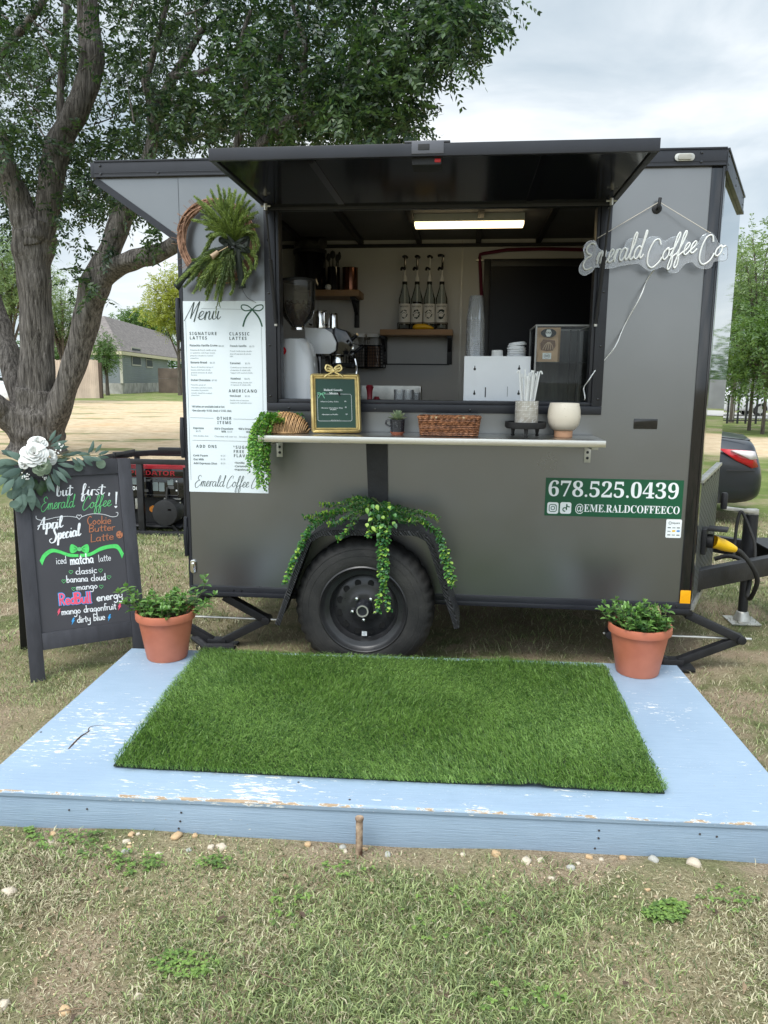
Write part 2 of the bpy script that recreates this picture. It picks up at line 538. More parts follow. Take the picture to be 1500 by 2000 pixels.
PRINT = {k: (a, G(s)) for k, a, s in (
 ('a', .85, '.6,.9 .3,1 .05,.55 .25,.05 .55,.3 .62,.95 .62,.1 .72,0'), ('b', .78, '.08,2 .08,0|.08,.5 .35,1 .62,.6 .4,0 .08,.1'),
 ('c', .7, '.58,.85 .3,1 .05,.5 .3,0 .6,.15'), ('d', .8, '.6,.9 .3,1 .05,.5 .3,0 .58,.3|.62,2 .62,0'),
 ('e', .72, '.05,.5 .58,.55 .45,.95 .2,.95 .05,.5 .25,0 .6,.15'), ('f', .58, '.55,1.85 .35,2 .22,1.7 .2,0|0,1 .5,1.05'),
 ('g', .82, '.6,.9 .3,1 .05,.55 .25,.05 .55,.3 .62,.95 .62,-.5 .35,-.95 .05,-.7'), ('h', .78, '.08,2 .08,0|.08,.6 .35,1 .58,.75 .6,0'),
 ('i', .35, '.1,1 .1,0|.1,1.4 .1,1.5'), ('k', .7, '.08,2 .08,0|.55,.95 .1,.45|.1,.45 .6,0'), ('l', .38, '.1,2 .1,.1 .2,0'),
 ('m', 1.05, '.08,1 .08,0|.08,.6 .3,1 .48,.75 .48,0|.48,.6 .7,1 .88,.75 .88,0'), ('n', .78, '.08,1 .08,0|.08,.6 .35,1 .58,.75 .6,0'),
 ('o', .78, '.33,1 .05,.5 .33,0 .62,.5 .33,1'), ('r', .58, '.08,1 .08,0|.08,.6 .25,.95 .48,.95'),
 ('s', .65, '.5,.85 .25,1 .08,.75 .45,.35 .35,.02 .05,.12'), ('t', .55, '.22,1.6 .22,.2 .4,0|0,1.1 .45,1.15'),
 ('u', .8, '.08,1 .1,.2 .35,0 .58,.4 .6,1|.6,1 .6,0'), ('y', .8, '.08,1 .12,.4 .35,.25 .58,.5|.62,1 .6,-.5 .35,-.95 .05,-.75'),
 ('R', .9, '.08,0 .08,2|.08,2 .5,1.95 .7,1.5 .45,1.05 .1,1|.3,1 .7,0'), ('B', .85, '.08,0 .08,2|.08,2 .55,1.9 .6,1.3 .1,1.05|.1,1.05 .65,.8 .6,.15 .08,0'),
 ('C', .9, '.7,1.75 .45,2 .08,1.3 .15,.3 .5,0 .75,.25'), ('L', .8, '.1,2 .1,0|.1,0 .75,.05'))}
def strokes(s, font, x0, y0, x1, h, slant=0., n=6, rise=0.):
    """the pen strokes of a line of handwriting, as 2D points; h is the height of a small letter"""
    pen = 0.; out = []
    for c in s:
        if c == ' ': pen += .6; continue
        a, st = font[c]
        for t in st: out.append([(pen + p[0] + slant * p[1], p[1]) for p in t])
        pen += a
    k = (x1 - x0) / pen if x1 is not None else h
    res = []
    for t in out:
        q = [(x0 + a * k, y0 + b * h + rise * a * k) for a, b in t]
        res.append(spline(q, n) if len(q) > 2 else q)
    return res
def put_script(mb, s, font, x0, y0, x1, h, w, o, ux, uy, mi=0, lift=.0, slant=0., rise=0., brush=0.):
    def wf(dx, dy, t): return w * (1 + brush * max(0, -dy))
    for st in strokes(s, font, x0, y0, x1, h, slant, rise=rise):
        mb.ribbon(st, wf if brush else w, o, ux, uy, mi, lift + random.random() * .0004)
    return mb
# ------------------------------------------------------------------ materials
M = {}
M['charcoal'] = pbr('charcoal_paint', (.205, .208, .209), rough=.30, metal=.9, var=.06, vscale=1.6, rvar=.07, bump=.05, bscale=2.2)
M['black'] = pbr('black_trim', (.016, .017, .022), rough=.38, var=.15, vscale=9, rvar=.1)
M['black_gloss'] = pbr('black_gloss', (.008, .008, .010), rough=.09, var=.1, vscale=3, coat=.5)
M['black_matt'] = pbr('black_matt', (.014, .014, .015), rough=.62, var=.25, vscale=14, bump=.15)
M['black_steel'] = pbr('black_steel', (.015, .015, .017), rough=.48, var=.4, vscale=11, bump=.12, bscale=90, rvar=.15)
M['rubber'] = pbr('tyre_rubber', (.013, .013, .013), rough=.74, var=.35, vscale=9, col2=(.023, .022, .020), bump=.2, bscale=120)
M['steel'] = pbr('brushed_steel', (.62, .60, .55), rough=.30, metal=1., var=.08, vscale=5, stretch=(1, 18, 18), bump=.05, bscale=50, rvar=.08)
M['chrome'] = pbr('bright_metal', (.78, .78, .77), rough=.14, metal=1., var=.06)
M['polished'] = pbr('polished_metal', (.54, .55, .55), rough=.035, metal=1., var=.03, vscale=1.2)
M['galv'] = pbr('galvanised_steel', (.48, .47, .43), rough=.45, metal=.8, var=.2, vscale=18)
M['inner_wall'] = pbr('grey_wall_liner', (.60, .60, .585), rough=.55, var=.05, vscale=3)
M['ceiling'] = pbr('dark_ceiling_liner', (.12, .12, .125), rough=.6, var=.1)
M['white'] = pbr('white_enamel', (.74, .77, .80), rough=.22, var=.03, vscale=3, coat=.4)
M['white_matt'] = pbr('white_board', (.76, .78, .80), rough=.42, var=.03, vscale=9)
M['paper'] = pbr('white_paper', (.78, .78, .76), rough=.6, var=.04, vscale=30)
M['vinyl'] = pbr('white_vinyl', (.71, .77, .80), rough=.38, var=.025, vscale=2.5)
M['wood'] = pbr('oak_shelf', (.34, .20, .10), rough=.5, var=.22, vscale=4, stretch=(1, 9, 12))
M['red_plastic'] = pbr('red_plastic', (.20, .012, .022), rough=.35, var=.1)
M['pex'] = pbr('dark_red_pipe', (.13, .012, .035), rough=.35, var=.12)
M['yellow'] = pbr('yellow_plastic', (.78, .46, .01), rough=.38, var=.06, vscale=12)
M['amber'] = pbr('amber_reflector', (.85, .38, .01), rough=.25, var=.06, vscale=60)
M['ink_green'] = pbr('dark_green_print', (.012, .075, .035), rough=.45, var=.1)
M['ink_dark'] = pbr('dark_grey_print', (.035, .055, .05), rough=.5, var=.1)
M['ink_grey'] = pbr('grey_print', (.20, .24, .24), rough=.5, var=.05)
M['banner_green'] = pbr('green_banner_vinyl', (.006, .085, .037), rough=.35, var=.06, vscale=3)
M['ink_white'] = pbr('white_print', (.80, .82, .82), rough=.45, var=.03)
M['brass'] = pbr('gold_frame', (.74, .58, .25), rough=.32, metal=.6, var=.18, vscale=30)
M['glass'] = glass_mat('clear_glass', (.93, .95, .95), refl=.0, dens=.0, ior=1.22)
M['acrylic'] = glass_mat('clear_acrylic', (.955, .965, .975), refl=.02, rough=.02, dens=.075)
M['cup_plastic'] = glass_mat('clear_cup_plastic', (.90, .92, .93), refl=.10, rough=.12, dens=.24)
M['smoked'] = glass_mat('smoked_plastic', (.86, .85, .83), refl=.0, rough=.04, dens=.03, ior=1.3)
M['neon'] = pbr('unlit_neon_tube', (.70, .71, .69), rough=.35, var=.02, sss=.0)
M['terracotta'] = pbr('terracotta_plastic', (.45, .13, .07), rough=.5, var=.16, vscale=5, col2=(.50, .17, .10), rvar=.08)
M['soil'] = pbr('potting_soil', (.05, .032, .022), rough=.95, var=.5, vscale=50, bump=.6)
M['twig'] = pbr('vine_twig', (.20, .105, .06), rough=.8, var=.45, vscale=40, bump=.3, col2=(.30, .17, .11))
M['velvet'] = pbr('dark_green_velvet', (.010, .016, .010), rough=.75, var=.3, vscale=10)
M['lit'] = pbr('lit_diffuser', (.9, .85, .7), rough=.4, var=.0, emit=(1.0, .79, .44), estr=1.75)
M['fixture'] = pbr('white_fixture', (.55, .56, .52), rough=.5, var=.04)
M['red_lens'] = pbr('red_lens', (.50, .010, .018), rough=.12, var=.1, coat=.6)
M['clear_lens'] = pbr('pale_lens', (.66, .60, .60), rough=.12, var=.1, coat=.6)
def diamond_mat():
    """tread plate: raised lozenges in two directions"""
    mt, nt, b = new_mat('diamond_plate')
    N = nt.nodes.new; L = nt.links.new
    t = N('ShaderNodeTexCoord')
    hs = []
    sx_ = N('ShaderNodeSeparateXYZ'); cx_ = N('ShaderNodeCombineXYZ'); L(t.outputs['Object'], sx_.inputs[0]); L(sx_.outputs[1], cx_.inputs[0]); L(sx_.outputs[2], cx_.inputs[1])
    for a in (.78, -.78):
        mp_ = N('ShaderNodeMapping'); mp_.inputs['Rotation'].default_value = (0, 0, a); mp_.inputs['Scale'].default_value = (18, 46, 1)
        L(cx_.outputs[0], mp_.inputs[0])
        v = N('ShaderNodeTexVoronoi'); v.voronoi_dimensions = '2D'; v.inputs['Randomness'].default_value = 0; v.inputs['Scale'].default_value = 1.
        L(mp_.outputs[0], v.inputs['Vector'])
        mr = N('ShaderNodeMapRange'); mr.interpolation_type = 'SMOOTHSTEP'
        mr.inputs[1].default_value, mr.inputs[2].default_value, mr.inputs[3].default_value, mr.inputs[4].default_value = .20, .40, 1, 0
        L(v.outputs['Distance'], mr.inputs[0]); hs.append(mr)
    mxx = N('ShaderNodeMath'); mxx.operation = 'MAXIMUM'
    L(hs[0].outputs[0], mxx.inputs[0]); L(hs[1].outputs[0], mxx.inputs[1])
    bp = N('ShaderNodeBump'); bp.inputs['Strength'].default_value = 1.; bp.inputs['Distance'].default_value = .012
    L(mxx.outputs[0], bp.inputs['Height']); L(bp.outputs[0], b.inputs['Normal'])
    b.inputs['Base Color'].default_value = (.075, .08, .08, 1); b.inputs['Metallic'].default_value = .35; b.inputs['Roughness'].default_value = .45
    return mt
M['diamond'] = diamond_mat()

# ------------------------------------------------------------------ the coffee trailer
LEN, WID, ZB, ZT, NOSE = 2.472, 1.83, .257, 2.337, .38
TR = thing('coffee_trailer', 'charcoal food trailer with its black serving flap raised over an open window', 'trailer', (0, 0, -.07))
def scr(mb, x, y, z, r=.006, d=(0, -1, 0), mi=0):
    """a round screw head"""
    X, Y_, Z = frame_of(d)
    Mx = Matrix(((X.x, Y_.x, Z.x, x), (X.y, Y_.y, Z.y, y), (X.z, Y_.z, Z.z, z), (0, 0, 0, 1)))
    return mb.lathe([(r, 0), (r * .85, r * .45), (0, r * .6)], n=8, M=Mx, mi=mi)
OX0, OX1, OZ0, OZ1 = .455, 1.975, 1.215, 2.115      # the hole of the serving window
mb = MB()
for y, fl in ((0, 0), (.04, 1)):
    xs, zs = (.012, OX0, OX1, LEN), (ZB + .04, OZ0, OZ1, ZT - .03)
    for i in range(3):
        for j in range(3):
            if i == 1 and j == 1: continue
            q = [(xs[i], y, zs[j]), (xs[i + 1], y, zs[j]), (xs[i + 1], y, zs[j + 1]), (xs[i], y, zs[j + 1])]
            mb.add(q if not fl else q[::-1], [(0, 1, 2, 3)], fl)
for a, b in (((OX0, OZ0), (OX1, OZ0)), ((OX1, OZ0), (OX1, OZ1)), ((OX1, OZ1), (OX0, OZ1)), ((OX0, OZ1), (OX0, OZ0))):
    mb.add([(a[0], 0, a[1]), (a[0], .04, a[1]), (b[0], .04, b[1]), (b[0], 0, b[1])], [(0, 1, 2, 3)], 0)
mb.build('side_panel', [M['charcoal'], M['inner_wall']], TR, fix=False, smooth=0)
mb = MB()
for x in (1.192,): mb.box((x, -.0012, ZB + .05), (x + .0035, 0.001, OZ0 - .07))
mb.box((.004, -.0012, 2.0), (.0075, .001, ZT - .07))
mb.each('panel_seam', M['charcoal'], TR)
# far wall and the rear end
mb = MB().box((.0, 1.79, ZB + .03), (LEN, 1.83, ZT - .03), 0)
mb.box((.0, .0405, ZB + .03), (.012, 1.7895, ZT - .03), 0)
mb.build('outer_wall', M['charcoal'], TR, smooth=0)
mb = MB().box((.0125, 1.772, .40), (2.4, 1.7895, 2.285)).box((.0125, .0405, .40), (.03, 1.7715, 2.285)).box((2.40, .0405, .40), (2.44, 1.7895, 2.285))
mb.build('interior_wall', M['inner_wall'], TR, smooth=0)
mb = MB()
for x in (.33, 1.33, 2.12): mb.box((x, 1.7705, .4), (x + .004, 1.7725, 2.28))
mb.each('wall_seam', M['galv'], TR)
MB().box((.03, .0405, .33), (2.4, 1.772, .3995)).build('floor', M['black_matt'], TR)
MB().box((.0125, .041, 2.285), (2.44, 1.7895, 2.30)).build('ceiling', M['ceiling'], TR)
for i in range(6):
    x = .22 + i * .40
    MB().box((x, .06, 2.255), (x + .035, 1.77, 2.2845)).build('ceiling_rib', M['black_matt'], TR, bevel=.003)
MB().box((.04, 1.735, 2.235), (2.39, 1.7715, 2.254)).build('ceiling_trim', M['black_matt'], TR)
# roof with its rear overhang, trim, nose
fin = -.392
out = [(fin, -.004), (LEN, -.004), (LEN + NOSE, .915), (LEN, WID + .004), (fin, WID + .004)]
MB().prism(out, (0, 0, ZT - .012), (1, 0, 0), (0, 1, 0), .018).build('roof', M['black'], TR, bevel=.004)
mb = MB()
mb.box((fin, -.018, 2.270), (LEN + .004, -.0005, ZT)); mb.box((fin, -.022, ZT), (LEN + .004, -.0005, ZT + .008)); mb.box((fin, -.021, 2.270), (LEN + .004, -.018, 2.278)); mb.box((fin, -.020, 2.288), (LEN + .004, -.018, 2.291))
mb.box((fin, WID + .0005, 2.270), (LEN, WID + .018, ZT)); mb.box((fin - .018, -.018, 2.270), (fin, WID + .018, ZT))
nd = Vector((NOSE, .915, 0)); nl = nd.length; nd.normalize(); nn = Vector((nd.y, -nd.x, 0))
def nose(s, z, off=0.):
    """a point s metres along the near nose face from the corner"""
    p = Vector((LEN, 0, z)) + nd * s + nn * off
    return p
for a, b, zz0, zz1, t in ((.004, nl, 2.265, ZT, .014), (.004, nl, ZT - .001, ZT + .009, .020), (.004, nl, 2.25, 2.265, .018)):
    q = [nose(a, zz0, .0005), nose(b, zz0, .0005), nose(b, zz0, t), nose(a, zz0, t)]
    mb.add([*q, *[p + Vector((0, 0, zz1 - zz0)) for p in q]], [(0, 1, 2, 3), (7, 6, 5, 4), (0, 4, 5, 1), (1, 5, 6, 2), (2, 6, 7, 3), (3, 7, 4, 0)])
mb.build('roof_trim', M['black'], TR, bevel=.0015)
mb = MB()
for x, z in ((fin + .03, 2.322), (fin + .032, 2.284), (-.08, 2.284), (2.37, 2.324), (2.37, 2.286)): scr(mb, x, -.019, z, .0065)
for s in (.04, .45, .9):
    for z in (2.285, 2.32): p = nose(s, z, .015); scr(mb, p.x, p.y, p.z, .006, nn)
mb.each('trim_screw', M['black_gloss'], TR)
mb = MB()
for y0, y1 in ((.002, .02),):
    P = [(fin, 2.27), (0.0115, 2.27), (0.0115, 2.0), (-.012, 2.0), (fin, 2.250)]
    mb.prism([(a, b) for a, b in P][::-1], (0, y0, 0), (1, 0, 0), (0, 0, 1), -(y1 - y0))
mb.build('rear_wing', M['charcoal'], TR)
mb = MB()
for y in (-.002,):
    mb.bar((fin - .005, y + .013, 2.262), (.005, y + .013, 1.985), .032, .03)
mb.box((-.012, .03, 1.99), (-.002, WID - .03, 2.26))
mb.build('wing_trim', M['black'], TR)
# nose faces, corner posts, stone guard
mb = MB()
for s in (1, -1):
    yc = 0 if s == 1 else WID
    tip = (LEN + NOSE, .915)
    a, b = Vector((LEN, yc, 0)), Vector((tip[0], tip[1], 0))
    mb.add([a + Vector((0, 0, ZB)), b + Vector((0, 0, ZB)), b + Vector((0, 0, ZT - .03)), a + Vector((0, 0, ZT - .03))], [(0, 1, 2, 3)] if s == 1 else [(3, 2, 1, 0)])
mb.build('nose_panel', M['polished'], TR, fix=False, smooth=0)
mb = MB()
q = [nose(.06, .27, .001), nose(nl, .27, .001), nose(nl, .872, .001), nose(.06, .872, .001)]
mb.add([*q, *[p + nn * .004 for p in q]], [(3, 2, 1, 0), (4, 5, 6, 7), (0, 4, 7, 3), (1, 2, 6, 5), (2, 3, 7, 6), (0, 1, 5, 4)])
mb.build('stone_guard', M['diamond'], TR, fix=False, smooth=0)
mb = MB().bar(nose(.05, .878, .006), nose(nl, .878, .006), .018, .014)
mb.bar(nose(.05, .262, .006), nose(nl, .262, .006), .02, .03)
mb.each('guard_edge', M['galv'], TR)
mb = MB()
for i in range(5): p = nose(.15 + i * .18, .855, .006); scr(mb, p.x, p.y, p.z, .007, nn)
mb.each('guard_bolt', M['black_gloss'], TR)
mb = MB().box((2.422, -.006, ZB + .03), (2.4695, -.0005, 2.2695))
q = [nose(.004, ZB + .03, .0008), nose(.055, ZB + .03, .0008), nose(.055, 2.2495, .0008), nose(.004, 2.2495, .0008)]
mb.add([*q, *[p + nn * .006 for p in q]], [(3, 2, 1, 0), (4, 5, 6, 7), (0, 4, 7, 3), (1, 2, 6, 5), (2, 3, 7, 6), (0, 1, 5, 4)])
mb.build('corner_post', M['black_gloss'], TR, bevel=.0015)
MB().tube([(LEN, -.004, ZB + .01), (LEN, -.004, 2.268)], .007, 8).build('corner_bead', M['black_gloss'], TR)
mb = MB().box((.0, -.012, ZB), (LEN, .039, ZB + .0395)).box((.0, -.020, ZB - .01), (LEN, -.0125, ZB + .012))
mb.box((.0, .04, ZB - .02), (LEN, WID - .04, ZB + .02)).box((.0, WID - .039, ZB), (LEN, WID, ZB + .03))
mb.build('bottom_rail', M['black'], TR, bevel=.002)
mb = MB()
for x in (.23, .27, 2.28, 2.41): scr(mb, x, -.013, ZB + .022, .005)
mb.each('rail_screw', M['black_gloss'], TR)
# rear door hardware at the left edge
h = MB()
for z in (1.62, 1.05, .55): h.tube([(-.012, -.006, z - .10), (-.016, -.008, z), (-.012, -.006, z + .10)], .011, 8).box((-.024, -.012, z - .05), (-.002, .02, z + .05))
h.each('door_hinge', M['black'], TR, bevel=.002)
MB().prism(rrect(.004, .36, .034, .43, .014), (0, 0, 0), (1, 0, 0), (0, 0, 1), .010).box((.012, -.016, .375), (.026, -.0101, .415)).build('door_latch', M['chrome'], TR, bevel=.003)
MB().box((-.006, -.004, ZB + .03), (.0115, .04, 1.985)).build('rear_edge', M['black'], TR)
# marker light, reflector, badge plate, wing hook
ml = MB().prism(rrect(2.255, 2.289, 2.340, 2.321, .015), (0, -.0215, 0), (1, 0, 0), (0, 0, 1), .004).build('marker_light', M['galv'], TR, bevel=.002)
MB().prism(rrect(2.270, 2.293, 2.325, 2.317, .006), (0, -.0258, 0), (1, 0, 0), (0, 0, 1), .008).build('lens', pbr('dull_lens', (.34, .33, .29), rough=.3), ml, bevel=.003)
MB().prism(rrect(2.424, .289, 2.472, .36, .004), (0, -.008, 0), (1, 0, 0), (0, 0, 1), .003).build('amber_reflector', M['amber'], TR, bevel=.001)
MB().prism(rrect(2.158, 1.125, 2.265, 1.172, .003), (0, -.0005, 0), (1, 0, 0), (0, 0, 1), .003).build('lock_plate', M['black_gloss'], TR, bevel=.001)
# ------------------------------------------------------------------ serving window
mb = MB()
F0, F1, G0, G1 = .420, 2.005, 1.188, 2.140
mb.box((F0, -.022, G0), (F1, -.0005, OZ0 + .012)).box((F0, -.022, OZ1 - .005), (F1, -.0005, G1))
mb.box((F0, -.022, OZ0 + .0125), (OX0 + .018, -.0005, OZ1 - .0055)).box((OX1 - .018, -.022, OZ0 + .0125), (F1, -.0005, OZ1 - .0055))
wf = mb.build('window_frame', M['black'], TR, bevel=.003)
mb = MB()
mb.box((OX0 + .001, -.010, OZ0 + .0125), (OX1 - .001, .10, OZ0 + .030)).box((OX0 + .0185, -.014, OZ0 + .0305), (OX0 + .034, .06, OZ1 - .006)).box((OX1 - .034, -.014, OZ0 + .0305), (OX1 - .0185, .06, OZ1 - .006))
mb.build('window_channel', M['black'], TR, bevel=.002)
mb = MB()
for z in (1.26, 1.5, 1.74, 1.98, 2.10):
    for x in (F0 + .02, F1 - .02): scr(mb, x, -.0225, z, .006)
for x in (.53, .95, 1.4, 1.88): scr(mb, x, -.0225, 1.203, .006)
mb.each('frame_screw', M['black_gloss'], wf)
# the raised flap
FY = -.82
mb = MB().box((.452, FY + .018, 2.124), (1.988, -.004, 2.146))
flap = mb.build('serving_flap', [pbr('flap_gloss', (.010, .011, .014), rough=.12, var=.1, spec=.32)], TR)
mb = MB().box((.430, FY, 2.115), (2.013, FY + .0175, 2.158)).box((.430, FY + .018, 2.117), (.4515, -.003, 2.156)).box((1.9885, FY + .018, 2.117), (2.013, -.003, 2.156))
mb.box((.452, FY + .018, 2.1465), (1.988, -.003, 2.155))
mb.build('flap_edge', M['black'], flap, bevel=.002)
mb = MB()
for x in (.78, 1.62): mb.box((x, FY + .02, 2.1215), (x + .03, -.02, 2.1236))
mb.each('flap_rib', M['black_gloss'], flap)
MB().box((1.165, FY - .003, 2.122), (1.278, FY - .0005, 2.164)).box((1.14, FY - .002, 2.160), (1.30, FY + .05, 2.1655)).build('latch_plate', pbr('dark_steel', (.11, .11, .12), rough=.4, metal=.6), flap, bevel=.001)
MB().box((1.188, FY - .0045, 2.134), (1.228, FY - .0032, 2.154)).box((1.165, FY + .02, 2.092), (1.27, FY + .12, 2.1213)).build('latch_body', M['black_matt'], flap, bevel=.002)
MB().box((1.245, FY + .018, 2.098), (1.268, FY + .05, 2.112), M=Matrix.Identity(4)).build('latch_lever', pbr('red_lever', (.5, .01, .01), rough=.4), flap, bevel=.004)
for a, b in (((.472, -.020, 1.60), (.470, -.17, 2.110)), ((1.957, -.020, 1.60), (1.972, -.17, 2.110))):
    a, b = Vector(a), Vector(b)
    st = MB().tube([a, a.lerp(b, .55)], .009, 10).tube([a.lerp(b, .55), b], .0045, 8).build('gas_strut', M['black'], TR)
    MB().tube([a - Vector((.0, 0, .012)), a + Vector((0, 0, .018))], .0085, 8).tube([b - Vector((0, 0, .03)), b - Vector((0, 0, .002))], .0085, 8).tube([b + Vector((-.022, 0, -.012)), b + Vector((.022, 0, -.012))], .005, 6).each('strut_end', M['galv'], st)
# ------------------------------------------------------------------ steel serving shelf with its brackets and support
mb = MB().box((.458, -.335, 1.062), (1.978, -.0225, 1.092))
sh = mb.build('serving_shelf', M['steel'], TR, bevel=.004)
for x in (.462, 1.940): 
    bq = MB().box((x, -.006, .963), (x + .030, -.0015, 1.055)).box((x, -.20, 1.040), (x + .030, -.0061, 1.0615)).build('shelf_bracket', M['galv'], sh, bevel=.001)
    b2 = MB()
    for z in (.985, 1.012): scr(b2, x + .015, -.0065, z, .007)
    b2.each('bracket_bolt', M['black'], bq)
MB().prism([(.903, 1.061), (.925, .60), (1.016, .60), (1.008, 1.061)][::-1], (0, -.012, 0), (1, 0, 0), (0, 0, 1), -.011).build('shelf_support', M['black_steel'], TR)
# ------------------------------------------------------------------ wheel and fender
WX, WZ, WR = .922, .270, .335
whl = bpy.data.objects.new('wheel', None)
COL.objects.link(whl); whl.parent = TR; WM[whl] = WM[TR]
MY = Matrix(((1, 0, 0, WX), (0, 0, 1, -.235), (0, 1, 0, WZ), (0, 0, 0, 1)))     # local z -> +Y, from the outer face inwards
mb = MB()
prof = [(.196, .012), (.205, .002), (.235, -.002), (.27, .000), (.300, .008), (.318, .022), (.330, .040), (.335, .075), (.335, .135), (.330, .17), (.30, .20), (.2, .205)]
n = 120
vs = []
for k, (r, z) in enumerate(prof):
    for j in range(n):
        a = 2 * pi * j / n
        rr, zz = r, z
        if k in (5, 6, 9) and j % 3 == 0: rr -= .009
        if k in (7, 8) and (j % 6) in (0,): rr -= .008
        vs.append(MY @ Vector((rr * cos(a), rr * sin(a), zz)))
mb.add(vs, [(i * n + j, i * n + (j + 1) % n, (i + 1) * n + (j + 1) % n, (i + 1) * n + j) for i in range(len(prof) - 1) for j in range(n)])
for r in (.232, .262, .292):
    mb.tube([MY @ Vector((r * cos(t * pi / 48), r * sin(t * pi / 48), -.0005 + (.006 if r > .28 else 0))) for t in range(96)], .0016, 5, closed=True)
mb.build('tyre', M['rubber'], whl, smooth=50)
mb = MB().lathe([(.208, .010), (.212, .000), (.206, -.004), (.200, .002), (.192, .020), (.184, .024), (.165, .030), (.158, .060), (.152, .066), (.135, .058), (.105, .050), (.085, .052), (.074, .046), (.06, .044), (0, .044)], n=64, M=MY)
rim = mb.build('rim', pbr('rim_black', (.020, .020, .021), rough=.32, var=.3, vscale=15, rvar=.12), whl, smooth=40)
mb = MB()
for j in range(12):
    a = 2 * pi * (j + .5) / 12
    c = MY @ Vector((.121 * cos(a), .121 * sin(a), .0525))
    mb.add([c + Vector((.0155 * cos(t * pi / 9), -.0008 + .003 * 0, .0175 * sin(t * pi / 9))) for t in range(18)], [tuple(range(18))])
mb.each('rim_hole_disc', pbr('hole_shade_black', (.002, .002, .002), rough=.9), rim)  # flat black discs, the shade inside the rim's holes put into their colour
for j in range(5):
    a = 2 * pi * j / 5 - pi / 2
    c = (WX + .057 * cos(a), -.235 + .030, WZ + .057 * sin(a))
    q = MB(); q.lathe([(.0105, .014), (.0105, .0), (.008, -.010), (0, -.012)], n=8, M=MY @ Matrix.Translation((.057 * cos(a), .057 * sin(a), .032)))
    q.build('lug_nut', M['chrome'], rim)
MB().lathe([(.040, .045), (.036, -.008), (.030, -.016), (.027, -.020), (.024, -.020), (.022, -.014), (0, -.014)], n=28, M=MY).build('hub_cap', M['black'], rim, smooth=40)
MB().lathe([(.0285, -.014), (.0285, -.022), (.0225, -.022), (.0225, -.013)], n=28, M=MY).build('hub_ring', M['galv'], rim)
mb = MB().box((WX - .012, -.180, WZ - .145), (WX + .012, -.1785, WZ - .108), 0).box((WX - .010, -.1812, WZ - .113), (WX + .010, -.1801, WZ - .110), 1)
for k in range(4): mb.box((WX - .009, -.1812, WZ - .122 - k * .006), (WX + .007, -.1801, WZ - .1205 - k * .006), 2)
mb.build('wheel_sticker', [M['ink_white'], M['red_lens'], M['ink_grey']], rim)
fp = [(.504, .195), (.556, .34), (.648, .585), (.69, .632), (.75, .654), (.95, .662), (1.14, .667), (1.205, .650), (1.25, .60), (1.325, .37), (1.366, .25), (1.376, .212)]
fpi = spline(fp, 5)
mb = MB()
nr = []
for i, p in enumerate(fpi):
    a = fpi[max(i - 1, 0)]; b = fpi[min(i + 1, len(fpi) - 1)]
    dx, dz = b[0] - a[0], b[1] - a[1]; l = math.hypot(dx, dz); nr.append((dz / l, -dx / l))
rows = []
for p, q in zip(fpi, nr):
    o_, i_ = (p[0] - q[0] * 0, p[1]), (p[0] + q[0] * .006, p[1] + q[1] * .006)
    i3 = (p[0] + q[0] * .026, p[1] + q[1] * .026)
    rows += [(o_[0], -.001, o_[1]), (o_[0], -.262, o_[1]), (o_[0] + q[0] * .004, -.268, o_[1] + q[1] * .004), (i3[0], -.268, i3[1]), (i3[0], -.262, i3[1]), (i_[0], -.258, i_[1]), (i_[0], -.001, i_[1])]
k = 7
mb.add(rows, [(i * k + j, i * k + (j + 1) % k, (i + 1) * k + (j + 1) % k, (i + 1) * k + j) for i in range(len(fpi) - 1) for j in range(k)] + [tuple(range(k)), tuple(range((len(fpi) - 1) * k, len(fpi) * k))])
def fender_mat():
    mt = pbr('black_tread_plate', (.017, .017, .018), rough=.42, var=.3, vscale=18, rvar=.1)
    nt = mt.node_tree; b = nt.nodes['Principled BSDF']
    t = nt.nodes.new('ShaderNodeTexCoord'); mp_ = nt.nodes.new('ShaderNodeMapping'); mp_.inputs['Rotation'].default_value = (0, .7, .6)
    w = nt.nodes.new('ShaderNodeTexWave'); w.inputs['Scale'].default_value = 38; w.inputs['Distortion'].default_value = 5; w.inputs['Detail'].default_value = 1
    bp = nt.nodes.new('ShaderNodeBump'); bp.inputs['Strength'].default_value = .8; bp.inputs['Distance'].default_value = .006
    L = nt.links.new
    L(t.outputs['Object'], mp_.inputs[0]); L(mp_.outputs[0], w.inputs['Vector']); L(w.outputs[0], bp.inputs['Height']); L(bp.outputs[0], b.inputs['Normal'])
    return mt
mb.build('fender', fender_mat(), TR, smooth=40)
MB().tube([(WX, -.19, WZ), (WX, WID + .19, WZ)], .035, 12).build('axle', M['black_steel'], TR)
